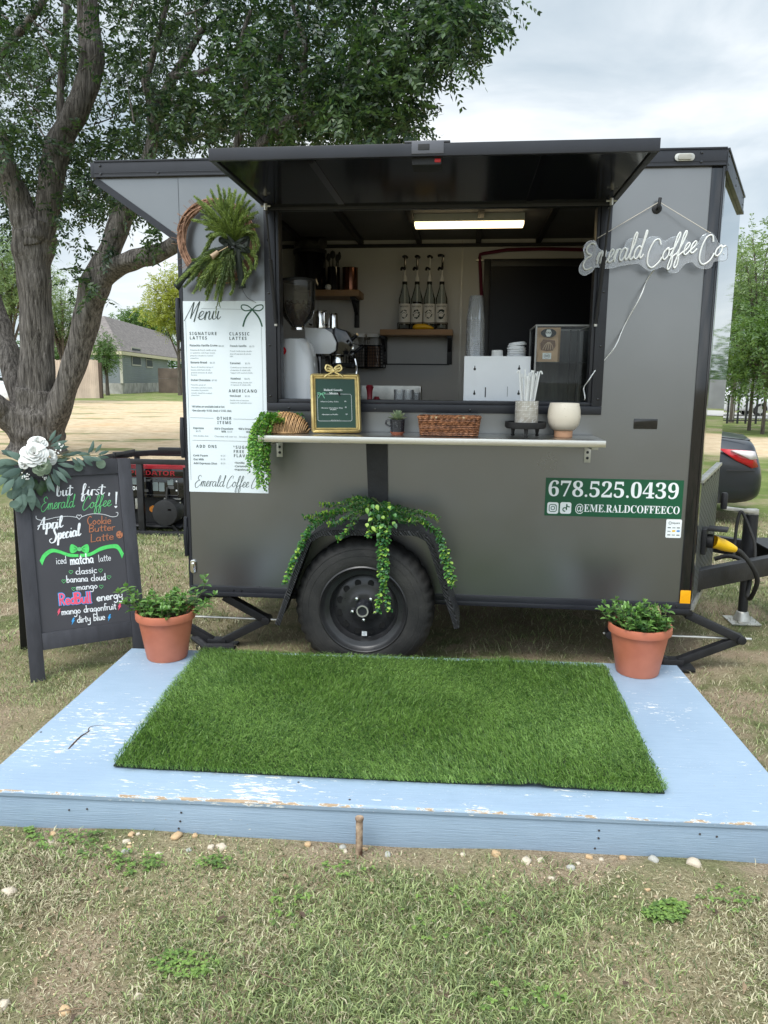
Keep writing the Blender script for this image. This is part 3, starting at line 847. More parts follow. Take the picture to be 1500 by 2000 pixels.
# ------------------------------------------------------------------ stabiliser jacks under the two ends
for xc, rx in ((.10, .27), (2.44, .315)):
    y0 = .10
    top, mid, bot = .215, .095, -.035
    jk = MB().box((xc - .07, y0 - .04, top), (xc + .07, y0 + .04, ZB - .021)).build('stabiliser_jack', M['black_steel'], TR, bevel=.003)
    for sgn in (1, -1):
        tip = (xc + rx * sgn, y0, mid)
        q = MB().bar((xc + .045 * sgn, y0, top), tip, .052, .040).tube([(tip[0], y0 - .036, mid), (tip[0], y0 + .036, mid)], .022, 12)
        q.build('upper_arm', M['black_steel'], jk, bevel=.004)
        q = MB().bar((tip[0], y0, mid), (xc + .03 * sgn, y0, bot), .042, .040).box((min(tip[0], xc), 0, 0), (min(tip[0], xc), 0, 0))
        q.build('lower_arm', M['black_steel'], jk, bevel=.004)
    MB().tube([(xc - rx - .03, y0, mid), (xc + rx + .055, y0, mid)], .0065, 8).build('screw_rod', M['galv'], jk)
    MB().box((xc - .10, y0 - .06, -.068), (xc + .10, y0 + .06, -.052)).box((xc - .05, y0 - .03, -.052), (xc + .05, y0 + .03, -.02)).build('foot_plate', M['black_steel'], jk, bevel=.003)
MB().tube([(-.03, .10, -.02), (.06, .03, -.045), (.20, .06, -.05)], .02, 8).build('jack_foot_arm', M['black_steel'], TR)
# ------------------------------------------------------------------ tongue with its jack
tg = MB().bar((2.35, .10, .345), (3.32, .870, .335), .052, .105, up=(0, 0, 1)).bar((2.35, 1.73, .345), (3.32, .960, .335), .052, .105).box((3.12, .70, .399), (3.36, 1.13, .408)).box((3.30, .87, .29), (3.75, .96, .385))
tg = tg.build('tongue', M['black_steel'], TR, bevel=.004)
jx, jy = 3.055, .915
tj = MB().tube([(jx, jy, .20), (jx, jy, .585)], .040, 20).tube([(jx, jy, -.05), (jx, jy, .25)], .027, 16).build('tongue_jack', M['black_steel'], tg)
MB().box((jx - .085, jy - .085, -.066), (jx + .085, jy + .085, -.056)).lathe([(.05, -.056), (.034, -.005), (.028, .0)], (jx, jy, 0), 16).build('foot_plate', M['galv'], tj, bevel=.002)
MB().box((jx - .025, jy - .02, .585), (jx + .035, jy + .02, .618)).bar((jx + .01, jy - .025, .604), (2.890, jy - .025, .622), .010, .022).build('crank', M['galv'], tj, bevel=.003)
MB().lathe([(.0, .618), (.017, .618), (.019, .64), (.019, .705), (.014, .712), (0, .712)], (2.888, jy - .025, 0), 14).build('crank_grip', M['black_matt'], tj)
mb = MB()
for i in range(6):
    c = Vector((3.19 + .004 * i, .80, .275 - i * .040)); a_ = (1, 0, 0) if i % 2 else (0, 1, 0)
    mb.tube([c + Vector(a_) * (.013 * cos(t * pi / 8)) + Vector((0, 0, .028 * sin(t * pi / 8))) for t in range(16)], .005, 6, closed=True)
mb.each('chain_link', M['galv'], tg)
PIN = nose(.30, .55, .007)
mb = MB()
Mx = Matrix(((nd.x, 0, nn.x, PIN.x), (nd.y, 0, nn.y, PIN.y), (0, 1, 0, PIN.z), (0, 0, 0, 1)))
mb.box((-.05, -.065, 0), (.05, .065, .022), M=Mx).box((-.045, .058, .0225), (.045, .074, .115), M=Mx)
mb.build('power_inlet', M['black_matt'], TR, bevel=.004)
# ------------------------------------------------------------------ inside: counter, wall window, pipe, light
MB().box((.031, .0415, 1.165), (2.399, .72, 1.195)).build('counter', pbr('grey_counter', (.10, .10, .105), rough=.35, var=.1), TR, bevel=.002)
MB().box((.05, .08, .40), (2.38, .70, 1.1645)).build('counter_cabinet', M['ceiling'], TR)
a, b = at(946, 506, 1.76), at(1172, 506, 1.76)
bw = MB().box((a.x, 1.755, .95), (a.x + .045, 1.7715, a.z)).box((a.x + .0455, 1.755, a.z - .05), (2.39, 1.7715, a.z)).build('far_window', M['black'], TR, bevel=.003)
MB().box((a.x + .046, 1.762, .95), (2.39, 1.7705, a.z - .0505)).build('window_panel', pbr('dark_pane', (.006, .007, .012), rough=.35, spec=.25), bw)
pp = [at(939, 640, 1.745), at(941, 590, 1.745), at(937, 503, 1.745), at(938, 497, 1.745), at(946, 495, 1.745), at(990, 488, 1.745), at(1060, 486, 1.745), at(1190, 489, 1.745)]
MB().tube(pp, .0115, 8).build('water_pipe', M['pex'], TR)
mb = MB()
for p in (at(937, 508, 1.745), at(988, 488, 1.745)): mb.box((p.x - .025, 1.738, p.z - .006), (p.x + .025, 1.7715, p.z + .006))
mb.each('pipe_clip', M['galv'], TR)
c0, c1 = at(808, 440, .95), at(1025, 440, .95)
lf = MB().box((c0.x, .95, c0.z + .020), (c1.x, 1.06, c0.z + .085)).box((c0.x + .3, .99, c0.z + .085), (c0.x + .38, 1.02, 2.2545)).build('ceiling_light', M['fixture'], TR, bevel=.003)
MB().box((c0.x + .004, .951, c0.z - .002), (c1.x - .004, 1.059, c0.z + .0195)).build('diffuser', M['lit'], lf, bevel=.004)
# ------------------------------------------------------------------ things inside the trailer
CT = 1.195                                                         # counter top
def ppm(Y): return (Y - CAM.y) / FPX * 1.015                       # metres per photograph pixel on the plane Y
EX, EZ = Vector((1, 0, 0)), Vector((0, 0, 1))
def badge(mb, c, r, mi0, mi1):
    """a round red badge with a pale figure"""
    mb.disc((0, 0), r, c, EX, EZ, 20, mi0)
    mb.poly([(-r * .35, -r * .5), (r * .15, -r * .55), (r * .45, r * .2), (0, r * .6), (-r * .1, 0)], c + Vector((0, -.0012, 0)), EX, EZ, mi1)
# coffee grinder
Yg = .27; k = ppm(Yg); c = at(587, 700, Yg)
gr = thing('coffee_grinder', 'white coffee grinder with a clear hopper of beans behind the left of the window', 'grinder', (c.x, Yg, CT))
mb = MB()
rows = []
for z, xl, xr, yf in ((0, -.088, .094, .105), (.12, -.088, .088, .105), (.25, -.088, .076, .100), (.315, -.088, .058, .09), (.345, -.080, .035, .08), (.352, -.055, .01, .05)):
    rows.append([(c.x + x, Yg + y, CT + .001 + z) for x, y in rrect(xl, -yf, xr, yf, min(.045, yf * .6), 4)])
n = len(rows[0])
mb.add([p for r in rows for p in r], [(i * n + j, i * n + (j + 1) % n, (i + 1) * n + (j + 1) % n, (i + 1) * n + j) for i in range(len(rows) - 1) for j in range(n)] + [tuple(range(n))[::-1], tuple(range((len(rows) - 1) * n, len(rows) * n))])
mb.build('body', M['white'], gr, smooth=40)
mb = MB(); badge(mb, Vector((c.x - .070, Yg - .1075, CT + .285)), .021, 0, 1); mb.build('badge', [M['red_lens'], M['ink_white']], gr)
hx = c.x - .012; hz = at(587, 640, Yg).z
mb = MB().lathe([(.030, hz), (.042, hz + .015), (.075, hz + .055), (.088, hz + .10), (.092, hz + .225), (.090, hz + .225), (.086, hz + .10), (.073, hz + .057), (.040, hz + .017), (.028, hz)], (hx, Yg, 0), 32)
hp = mb.build('hopper', M['smoked'], gr)
MB().lathe([(.094, hz + .226), (.094, hz + .236), (.06, hz + .244), (0, hz + .246)], (hx, Yg, 0), 32).build('hopper_lid', M['black_matt'], hp)
MB().lathe([(0, hz - .012), (.036, hz - .012), (.036, hz - .0005), (0, hz - .0005)], (hx, Yg, 0), 24).build('hopper_collar', M['chrome'], gr)
mb = MB()
for i in range(520):
    h = random.random() ** .8 * .115; R_ = .034 + (.048 * min(1, h / .055)); a = random.random() * 6.28; r = R_ * math.sqrt(random.random() * .35 + .65) - .004
    p = Vector((hx + r * cos(a), Yg + r * sin(a), hz + .014 + h)); e_ = Euler((random.random() * 3, random.random() * 3, random.random() * 3)).to_matrix().to_4x4()
    mb.lathe([(0, -.006), (.0035, -.003), (.0042, 0), (.0035, .003), (0, .006)], n=6, M=Matrix.Translation(p) @ e_)
mb.lathe([(0, hz + .006), (.030, hz + .012), (.062, hz + .055), (.074, hz + .11), (.0, hz + .118)], (hx, Yg, 0), 20)
mb.build('coffee_beans', pbr('coffee_bean', (.045, .022, .012), rough=.4, var=.4, vscale=30), hp)
# espresso machine
Ye = .42; a, b = at(606, 642, Ye), at(690, 735, Ye)
em = thing('espresso_machine', 'white and black espresso machine with chrome group head behind the grinder', 'espresso machine', (a.x, Ye, CT))
mb = MB()
q = [(a.x - .03, .0), (a.x + .105, 0), (a.x + .135, .02), (a.x + .14, .06), (a.x + .115, .115), (a.x + .08, .135), (a.x - .03, .14)]
z0 = at(640, 692, Ye).z
mb.prism(q, (0, Ye, z0), EX, EZ, -.022); mb.prism(q, (0, Ye + .36, z0), EX, EZ, -.022)
mb.each('side_cover', M['white'], em, bevel=.006)
mb = MB().box((a.x - .02, Ye + .001, z0 - .005), (a.x + .12, Ye + .337, z0 + .138)).prism([(a.x + .12, 0), (a.x + .20, .0), (a.x + .225, .06), (a.x + .19, .125), (a.x + .12, .145)], (0, Ye + .33, z0), EX, EZ, .30)
mb.box((a.x - .03, Ye + .03, CT + .001), (a.x + .05, Ye + .33, z0 - .005)).box((a.x - .03, Ye + .0, CT + .001), (a.x + .24, Ye + .34, CT + .055))
mb.build('body', M['black_gloss'], em, bevel=.006)
mb = MB().box((a.x + .205, Ye + .06, z0 + .03), (a.x + .223, Ye + .3, z0 + .07)).lathe([(.038, z0 - .05), (.038, z0 + .0), (.03, z0 + .012)], (a.x + .13, Ye + .1, 0), 24).lathe([(.032, z0 - .075), (.036, z0 - .05)], (a.x + .13, Ye + .1, 0), 24)
mb.build('group_head', M['chrome'], em, smooth=40)
for dx, dz in ((.0, .015), (.05, -.045)): 
    MB().tube([(a.x + .20 + dx * .4, Ye + .05, z0 + .05 + dz), (a.x + .25 + dx * .6, Ye + .02, z0 + .09 + dz)], .010, 10).lathe([(0, -.012), (.022, -.008), (.022, .008), (0, .012)], n=14, M=Matrix.Translation((a.x + .205 + dx * .4, Ye + .04, z0 + .045 + dz)) @ Matrix.Rotation(.9, 4, 'Y')).build('steam_knob', M['black_gloss'], em)
MB().tube(spline([(a.x + .12, Ye + .06, z0 - .055), (a.x + .19, Ye + .01, z0 - .055), (a.x + .235, Ye - .03, z0 - .058)]), .012, 10).build('portafilter', M['black_matt'], em)
MB().tube(spline([(a.x + .20, Ye + .06, z0 + .02), (a.x + .235, Ye + .04, z0 - .02), (a.x + .245, Ye + .03, z0 - .09), (a.x + .235, Ye + .02, z0 - .13)]), .005, 8).build('steam_wand', M['chrome'], em)
for (u0, u1, v0, v1, lab) in ((612, 637, 607, 650, 'wider'), (641, 660, 612, 648, 'narrower')):
    A, B = at(u0, v1, Ye + .16), at(u1, v0, Ye + .16); r = (B.x - A.x) / 2; zz = z0 + .141
    t = thing('milk_pitcher', f'{lab} steel milk pitcher on top of the espresso machine', 'pitcher', ((A.x + B.x) / 2, Ye + .16, zz), group='steel pitchers on the espresso machine')
    MB().lathe([(0, zz), (r * .98, zz), (r, zz + .01), (r * .97, zz + .07), (r * .86, B.z), (r * .84, B.z), (r * .92, zz + .06), (0, zz + .01)], ((A.x + B.x) / 2, Ye + .16, 0), 28).build('body', M['chrome'], t, smooth=40)
    MB().tube(spline([((A.x + B.x) / 2 - r * .95, Ye + .13, zz + .09), ((A.x + B.x) / 2 - r * 1.5, Ye + .12, zz + .085), ((A.x + B.x) / 2 - r * 1.5, Ye + .12, zz + .03), ((A.x + B.x) / 2 - r * .98, Ye + .13, zz + .02)]), .005, 8).build('handle', M['chrome'], t)
# two wooden wall shelves with black brackets
def wall_shelf(name, lab, u0, u1, v0, v1, ub, vb, Yf, xl=None):
    A, B = at(u0, v0, Yf), at(u1, v1, Yf)
    xl_ = A.x if xl is None else xl
    t = thing(name, lab, 'shelf', ((xl_ + B.x) / 2, 1.77, B.z))
    MB().box((xl_, Yf, B.z), (B.x, 1.7715, A.z)).build('board', M['wood'], t, bevel=.003)
    zb_ = at(ub[-1], vb, 1.76).z
    for u in ub:
        x = at(u, 650, 1.76).x
        MB().box((x - .017, 1.757, zb_), (x + .017, 1.7715, B.z - .001)).box((x - .017, Yf + .03, B.z - .016), (x + .017, 1.7565, B.z - .001)).bar((x, Yf + .05, B.z - .016), (x, 1.757, zb_ + .09), .026, .008).build('bracket', M['black_steel'], t, bevel=.002)
    if len(ub) > 1:
        x0, x1 = at(ub[0], 650, 1.76).x, at(ub[1], 650, 1.76).x
        MB().box((x0, 1.758, zb_ - .004), (x1, 1.768, zb_ + .004)).build('cross_bar', M['black_steel'], t)
    return A.z
S1 = wall_shelf('wall_shelf', 'short oak shelf holding dark canister and copper pot, behind the grinder', 566, 701, 566, 578, (697,), 640, 1.52, xl=.32)
S2 = wall_shelf('wall_shelf', 'oak shelf under the row of four syrup bottles', 742, 884, 643, 655, (752, 879), 712, 1.52)
# on the left shelf
Yc = 1.64
A, B = at(575, 562, Yc), at(637, 490, Yc); xc = (A.x + B.x) / 2; r = (B.x - A.x) / 2
t = thing('canister', 'tall black canister under a foil bag on the short shelf', 'canister', (xc, Yc, S1))
MB().lathe([(0, S1 + .0005), (r * .92, S1 + .0005), (r, S1 + .01), (r, B.z), (r * .97, B.z + .004), (0, B.z + .004)], (xc, Yc, 0), 28).build('body', M['black_gloss'], t, smooth=40)
MB().lathe([(r * 1.03, B.z - .02), (r * 1.03, B.z + .002), (r * 1.01, B.z + .0045), (r * 1.001, B.z - .02)], (xc, Yc, 0), 28).build('rim', M['black_matt'], t)
t = thing('foil_bag', 'grey foil coffee bag lying on top of the black canister', 'bag', (xc, Yc, B.z + .005))
zt_ = at(600, 464, Yc).z; b0 = B.z + .0055
rows = []
for i, (f, w_, d_) in enumerate(((0, .9, .08), (.25, 1.06, .10), (.55, 1.02, .09), (.85, .98, .05), (1, 1.0, .012))):
    z = b0 + (zt_ - b0) * f
    rows.append([(xc + r * w_ * x + .01 * f + .004 * sin(7 * i + j), Yc + y * d_, z + .006 * sin(3 * j + i) * (0 if i == 0 else 1)) for j, (x, y) in enumerate(((-1, 0), (-.6, -.8), (0, -1), (.6, -.8), (1, 0), (.6, .8), (0, 1), (-.6, .8)))])
mb = MB().add([p for q in rows for p in q], [(i * 8 + j, i * 8 + (j + 1) % 8, (i + 1) * 8 + (j + 1) % 8, (i + 1) * 8 + j) for i in range(4) for j in range(8)] + [tuple(range(7, -1, -1)), tuple(range(32, 40))])
mb.build('bag', pbr('grey_foil', (.16, .16, .15), rough=.3, metal=.6, var=.3, vscale=25, bump=.4, bscale=30), t, smooth=25)
A, B = at(640, 562, Yc), at(664, 522, Yc); xc = (A.x + B.x) / 2; r = (B.x - A.x) / 2
t = thing('utensil_pot', 'dark pot of utensils between the canister and the copper pot', 'pot', (xc, Yc, S1))
MB().lathe([(0, S1 + .0005), (r, S1 + .0005), (r, B.z), (r * .92, B.z), (r * .9, S1 + .02), (0, S1 + .02)], (xc, Yc, 0), 20).build('pot', M['black_gloss'], t, smooth=40)
for i, (dx, dz, w_) in enumerate(((-.03, .07, .016), (-.005, .10, .02), (.022, .06, .013), (.035, .085, .012))):
    q = MB().tube([(xc + dx * .4, Yc, S1 + .03), (xc + dx, Yc - .01, B.z + dz * .6)], .004, 6).lathe([(0, -.03), (w_ * .8, -.015), (w_, .0), (w_ * .7, .02), (0, .03)], n=10, M=Matrix.Translation((xc + dx * 1.15, Yc - .01, B.z + dz * .6 + .02)) @ Matrix.Scale(.35, 4, (0, 1, 0)))
    q.build('utensil', M['black_matt'], t)
A, B = at(669, 562, Yc), at(699, 524, Yc); xc = (A.x + B.x) / 2; r = (B.x - A.x) / 2
t = thing('copper_pot', 'dark copper pot at the right end of the short shelf', 'pot', (xc, Yc, S1))
MB().lathe([(0, S1 + .0005), (r * .96, S1 + .0005), (r, S1 + .02), (r, B.z), (r * 1.05, B.z + .003), (r * .94, B.z + .003), (r * .92, S1 + .02), (0, S1 + .02)], (xc, Yc, 0), 28).build('body', pbr('dark_copper', (.16, .07, .045), rough=.18, metal=.9), t, smooth=40)
p = at(641, 559, 1.56)
t = MB().lathe([(0, S1 + .0005), (.014, S1 + .003), (.022, S1 + .018), (.018, S1 + .034), (0, S1 + .042)], (p.x, 1.56, 0), 18).build('egg_timer', M['paper'], None, smooth=60)
tag(t, 'small white egg-shaped object on the short shelf, before the utensil pot', 'timer')
# syrup rack and bottles on the second shelf
Yb = 1.66
x0, x1 = at(777, 630, 1.6).x, at(874, 630, 1.6).x
t = thing('bottle_rack', 'black wire rack holding the four syrup bottles', 'rack', ((x0 + x1) / 2, Yb, S2))
mb = MB().box((x0, 1.60, S2 + .0005), (x1, 1.72, S2 + .006))
for z in (S2 + .012, S2 + .047):
    mb.tube([(x0, 1.60, z), (x1, 1.60, z), (x1, 1.72, z), (x0, 1.72, z)], .003, 6, closed=True)
for x in np.linspace(x0, x1, 5): mb.tube([(x, 1.60, S2 + .004), (x, 1.60, S2 + .047)], .003, 6)
mb.build('rack', M['black_steel'], t)
def bottle(u, lab, pump, liquid, sketch):
    xc = at(u, 610, Yb).x; r = .0395; zb = S2 + .0065
    sh_, nk, tp = at(u, 578, Yb).z, at(u, 560, Yb).z, at(u, 552, Yb).z
    t = thing('syrup_bottle', lab, 'bottle', (xc, Yb, zb), group='syrup bottles on the oak shelf')
    MB().lathe([(0, zb), (r * .95, zb), (r, zb + .006), (r, sh_ - .02), (r * .85, sh_), (r * .42, nk), (r * .38, tp), (r * .34, tp), (r * .38, nk), (r * .8, sh_), (r * .94, sh_ - .02), (r * .94, zb + .008), (0, zb + .008)], (xc, Yb, 0), 24).build('glass', M['glass'], t, smooth=40)
    if liquid:
        zl = at(u, liquid, Yb).z
        MB().lathe([(0, zb + .0085), (r * .93, zb + .0085), (r * .93, zl), (0, zl)], (xc, Yb, 0), 20).build('syrup', pbr('dark_syrup', (.03, .02, .012), rough=.15), t)
    z0_, z1_ = at(u, 633, Yb).z, at(u, 594, Yb).z
    mb = MB().lathe([(r * 1.008, z0_), (r * 1.008, z1_)], (xc, Yb, 0), 24, a0=pi, a1=2 * pi)
    lb = mb.build('label', M['paper'], t, fix=False)
    q = MB()
    put_text(q, bold('MONIN', True), -.030, 0, .030, .011, (xc, Yb - r * 1.01 - .0005, z1_ - .024), EX, EZ)
    for j in range(16):
        a_ = j * 2.4; q.disc((.022 * cos(a_) * (1 - .1 * (j % 3)), -.045 + .026 * sin(a_)), .003 + .002 * (j % sketch), (xc, Yb - r * 1.01 - .0005, z1_ - .024), EX, EZ, 6)
    q.ribbon(spline([(-.012, -.04), (0, -.036), (.012, -.04)]), .003, (xc, Yb - r * 1.01 - .0005, z1_ - .024), EX, EZ)
    q.build('label_print', M['ink_dark'], lb, fix=False)
    MB().lathe([(.015, tp - .012), (.0165, tp - .012), (.0165, tp + .006), (.015, tp + .006)], (xc, Yb, 0), 16).build('collar', M['black_matt'], t)
    zc = at(u, 536, Yb).z; zn = at(u, 525, Yb).z; zt2 = at(u, 503, Yb).z
    MB().lathe([(.0145, tp + .006), (.013, zc - .02), (.006, zc), (.005, zn)], (xc, Yb, 0), 14).lathe([(.006, zb + .03), (.0055, tp)], (xc, Yb, 0), 10).build('pump_stem', M['paper'], t, smooth=40)
    mat_ = M['black_gloss'] if pump != 'white' else M['paper']
    MB().tube([(xc, Yb, zn), (xc + (.004 if pump == 'turned' else 0), Yb, zt2)], .0075 if pump != 'white' else .004, 10).build('pump_rod', mat_, t)
    q = MB()
    q.tube(spline([(xc - .012, Yb - .02, zt2 + .002), (xc, Yb, zt2 + .008), (xc + .012, Yb + .02, zt2 + .003)] if pump != 'turned' else [(xc - .028, Yb - .01, zt2 + .010), (xc - .008, Yb, zt2 + .014), (xc + .014, Yb, zt2 + .004)]), .0095, 8)
    q.tube(spline([(xc, Yb, zn - .004), (xc - .018, Yb - .02, zn + .004), (xc - .024, Yb - .03, zn - .012)]), .008, 8)
    q.each('pump_spout', M['black_gloss'], t)
bottle(790, 'syrup bottle standing at the left end of the row, black pump', 'black', 0, 2)
bottle(814, 'syrup bottle with dark syrup and black pump, second from the left', 'black', 590, 3)
bottle(838, 'syrup bottle with a slim white pump rod, third from the left', 'white', 0, 2)
bottle(862, 'syrup bottle with a pump head turned left, at the right end of the row', 'turned', 0, 4)
A, B = at(812, 641, 1.555), at(847, 631, 1.555)
mb = MB().tube(spline([(A.x - .02, 1.555, S2 + .009), (A.x, 1.555, S2 + .018), ((A.x + B.x) / 2, 1.555, S2 + .020), (B.x, 1.555, S2 + .009)], 4), [.004, .006, .010, .015, .018, .0185, .0185, .018, .017, .015, .012, .009, .004], 10)
t = mb.build('scoop', M['yellow'], None, smooth=50); tag(t, 'yellow scoop lying on the shelf edge before the syrup bottles', 'scoop')
# wire basket on the back wall with two jars
Yw = 1.60
A, B = at(676, 717, Yw), at(748, 675, Yw)
t = thing('wire_basket', 'black wire basket of jars hanging on the back wall', 'basket', ((A.x + B.x) / 2, Yw, A.z))
mb = MB()
for (ya, yb) in ((Yw, Yw), (1.765, 1.765)):
    for i in range(15):
        x = A.x + (B.x - A.x) * i / 14; mb.tube([(x, ya, A.z), (x, yb, B.z)], .0018 if i % 14 else .004, 5)
    for i in range(8):
        z = A.z + (B.z - A.z) * i / 7; mb.tube([(A.x, ya, z), (B.x, yb, z)], .0018 if i % 7 else .004, 5)
for x in (A.x, B.x):
    for i in range(8):
        z = A.z + (B.z - A.z) * i / 7; mb.tube([(x, Yw, z), (x, 1.765, z)], .002 if i % 7 else .004, 5)
for i in range(10):
    x = A.x + (B.x - A.x) * (i + .5) / 10; mb.tube([(x, Yw, A.z), (x, 1.765, A.z)], .002, 5)
mb.tube([(B.x - .02, 1.766, B.z), (B.x - .02, 1.766, B.z + .07)], .004, 6).tube([(A.x + .02, 1.766, B.z), (A.x + .02, 1.766, B.z + .07)], .004, 6)
mb.build('wires', M['black_steel'], t)
for (u0, u1, colr, w_) in ((689, 714, (.22, .20, .19), 'left jar of pale grey powder'), (718, 743, (.30, .17, .11), 'right jar of brown powder')):
    a_, b_ = at(u0, 716, 1.66), at(u1, 652, 1.66); xc = (a_.x + b_.x) / 2; r = (b_.x - a_.x) / 2; zb = A.z + .004
    j = thing('jar', f'{w_} with a white lid in the wire basket', 'jar', (xc, 1.68, zb), group='jars in the wire basket')
    MB().prism(rrect(xc - r, 1.62, xc + r, 1.745, .012), (0, 0, zb), EX, (0, 1, 0), b_.z - .025 - zb).build('body', M['smoked'], j)
    MB().prism(rrect(xc - r + .003, 1.623, xc + r - .003, 1.742, .01), (0, 0, zb + .002), EX, (0, 1, 0), (b_.z - zb) * .62).build('powder', pbr('powder', colr, rough=.9), j)
    MB().prism(rrect(xc - r * 1.04, 1.617, xc + r * 1.04, 1.748, .014), (0, 0, b_.z - .024), EX, (0, 1, 0), .024).build('lid', M['white_matt'], j, bevel=.004)
# on the counter in the middle: steel tray, tamper, glasses
Yt = .62
A, B = at(702, 782, Yt), at(823, 754, Yt)
t = MB().box((A.x, Yt, CT + .0005), (B.x, .70, CT + .012)).box((A.x, .700, CT + .0005), (B.x, .708, B.z)).box((B.x - .006, .56, CT + .0125), (B.x, .6995, B.z)).build('steel_tray', M['galv'], None, bevel=.002)
tag(t, 'shallow steel tray with an upright back on the inner counter', 'tray')
Yt = .50
a_ = at(722, 778, Yt); zt_ = at(722, 753, Yt).z
t = thing('tamper', 'dark red coffee tamper standing on the inner counter beside the framed menu', 'tamper', (a_.x, Yt, CT))
MB().lathe([(0, CT + .0005), (.029, CT + .0005), (.029, CT + .018), (0, CT + .018)], (a_.x, Yt, 0), 24).build('base', M['chrome'], t)
MB().lathe([(.024, CT + .0185), (.014, CT + .04), (.016, zt_ - .03), (.022, zt_ - .008), (.014, zt_ + .003), (0, zt_ + .004)], (a_.x, Yt, 0), 24).build('handle', M['red_plastic'], t, smooth=50)
a2 = at(735, 778, .54)
t = MB().lathe([(0, CT + .0005), (.026, CT + .0005), (.026, CT + .03), (.012, CT + .055), (0, CT + .056)], (a2.x, .55, 0), 20).build('portafilter_funnel', M['red_plastic'], None, smooth=40)
tag(t, 'squat dark red knob right behind the tamper', 'knob')
for i, u in enumerate((780, 797, 811)):
    x = at(u, 778, .46).x; r = (.031, .031, .024)[i]; h_ = (.095, .095, .08)[i]; y_ = (.46, .46, .52)[i]
    t = MB().lathe([(0, CT + .0005), (r * .9, CT + .0005), (r, CT + h_), (r * .93, CT + h_), (r * .84, CT + .008), (0, CT + .008)], (x, y_, 0), 24).build('shot_glass', M['cup_plastic'], None, smooth=40)
    tag(t, ('left of the shot glasses beside the steel tray', 'middle shot glass of three on the inner counter', 'smallest shot glass, right end of the glasses on the inner counter')[i], 'glass', 'shot glasses on the counter')
t = MB().lathe([(0, CT + .0005), (.03, CT + .0005), (.03, CT + .025), (.02, CT + .032), (0, CT + .032)], (at(763, 776, .44).x, .44, 0), 20).build('rubber_mat_puck', M['black_matt'], None, smooth=40)
tag(t, 'small black puck left of the shot glasses', 'puck')
# white cup dispenser board, cups, lids
Yd = .12
A, B = at(905, 778, Yd), at(1037, 696, Yd)
t = thing('cup_dispenser', 'white board box of cups and lids with keyhole slots, seen from behind', 'dispenser', ((A.x + B.x) / 2, Yd + .1, CT))
dz0 = CT + .0005; dz1 = B.z
mb = MB().box((A.x, Yd, dz0), (B.x, Yd + .006, dz1))
mb.build('back_board', M['white_matt'], t, bevel=.001)
mb = MB().box((A.x, Yd + .0065, dz0), (B.x, Yd + .24, dz0 + .008)).box((A.x, Yd + .0065, dz0 + .0085), (A.x + .006, Yd + .24, dz1 - .03)).box((B.x - .006, Yd + .0065, dz0 + .0085), (B.x, Yd + .24, dz1 - .03)).box((A.x + .0065, Yd + .0065, dz1 - .038), (B.x - .0065, Yd + .24, dz1 - .03))
mb.build('shelf_box', M['white_matt'], t)
mb = MB()
def dp(cx, cy): p = at(850 + cx / 4.166, 400 + cy / 4.166, Yd); return p.x, p.z
for cx, cy in ((322, 1330), (683, 1326), (318, 1530), (678, 1530)):
    x, z = dp(cx, cy); mb.disc((x, z - .004), .0062, (0, Yd - .0008, 0), EX, EZ, 12).poly([(x - .0026, z - .002), (x + .0026, z - .002), (x + .0016, z + .012), (x - .0016, z + .012)], (0, Yd - .0011, 0), EX, EZ)
x, z = dp(408, 1525); mb.poly([(x - .0025, z - .024), (x + .0025, z - .024), (x + .0025, z + .024), (x - .0025, z + .024)], (0, Yd - .0008, 0), EX, EZ)
x, z = dp(587, 1520); mb.poly([(x - .0009, z - .024), (x + .0009, z - .024), (x + .0009, z + .024), (x - .0009, z + .024)], (0, Yd - .0008, 0), EX, EZ)
mb.each('keyhole', M['black_matt'], t, fix=False)
top = dz1 - .03
Yk = Yd + .11; kx = at(929, 640, Yk).x; ztop = at(929, 577, Yk).z
cup_mb = MB().lathe([(.046, 0), (.0475, .003), (.046, .006), (.0445, .012), (.033, .118), (.030, .122), (0, .122)], n=28)
ncup = 22; pitch = (ztop - top - .125) / (ncup - 1)
c0 = cup_mb.build('clear_cup', M['cup_plastic'], None, smooth=50)
tag(c0, 'clear plastic cup nested upside down in the tall stack on the dispenser', 'cup', 'clear cups in a tall stack')
c0.location = (kx, Yk, top + .0005)
for i in range(1, ncup):
    q = copy_tree(c0); q.location = (kx + random.uniform(-.001, .001), Yk + random.uniform(-.001, .001), top + .0005 + pitch * i)
lx = at(1009, 690, Yk).x; zl = at(1009, 671, Yk).z
l0 = MB().lathe([(.044, 0), (.046, .002), (.046, .008), (.041, .010), (.040, .016), (.034, .018), (0, .017)], n=28).build('cup_cover', M['white_matt'], None, smooth=40)
tag(l0, 'white lid in the short stack on the dispenser', 'lid', 'white cup lids in a short stack')
nl_ = 8
for i in range(nl_):
    q = l0 if i == 0 else copy_tree(l0)
    q.location = (lx + random.uniform(-.002, .002), Yk, top + .0005 + (zl - top - .018) * i / (nl_ - 1))
    if i == nl_ - 1:
        q.rotation_euler = (0, -.13, 0); q['label'] = 'white lid tilted on top of the short lid stack'; q.location.z += .006
wx_ = at(971, 690, Yk).x; zw = at(971, 684, Yk).z
t = MB().lathe([(.030, top + .0005), (.031, top + .002), (.027, zw - .002), (.025, zw), (0, zw)], (wx_, Yk, 0), 26).build('paper_cup', M['paper'], None, smooth=40)
tag(t, 'white paper cup turned upside down between clear cups and lids', 'cup')
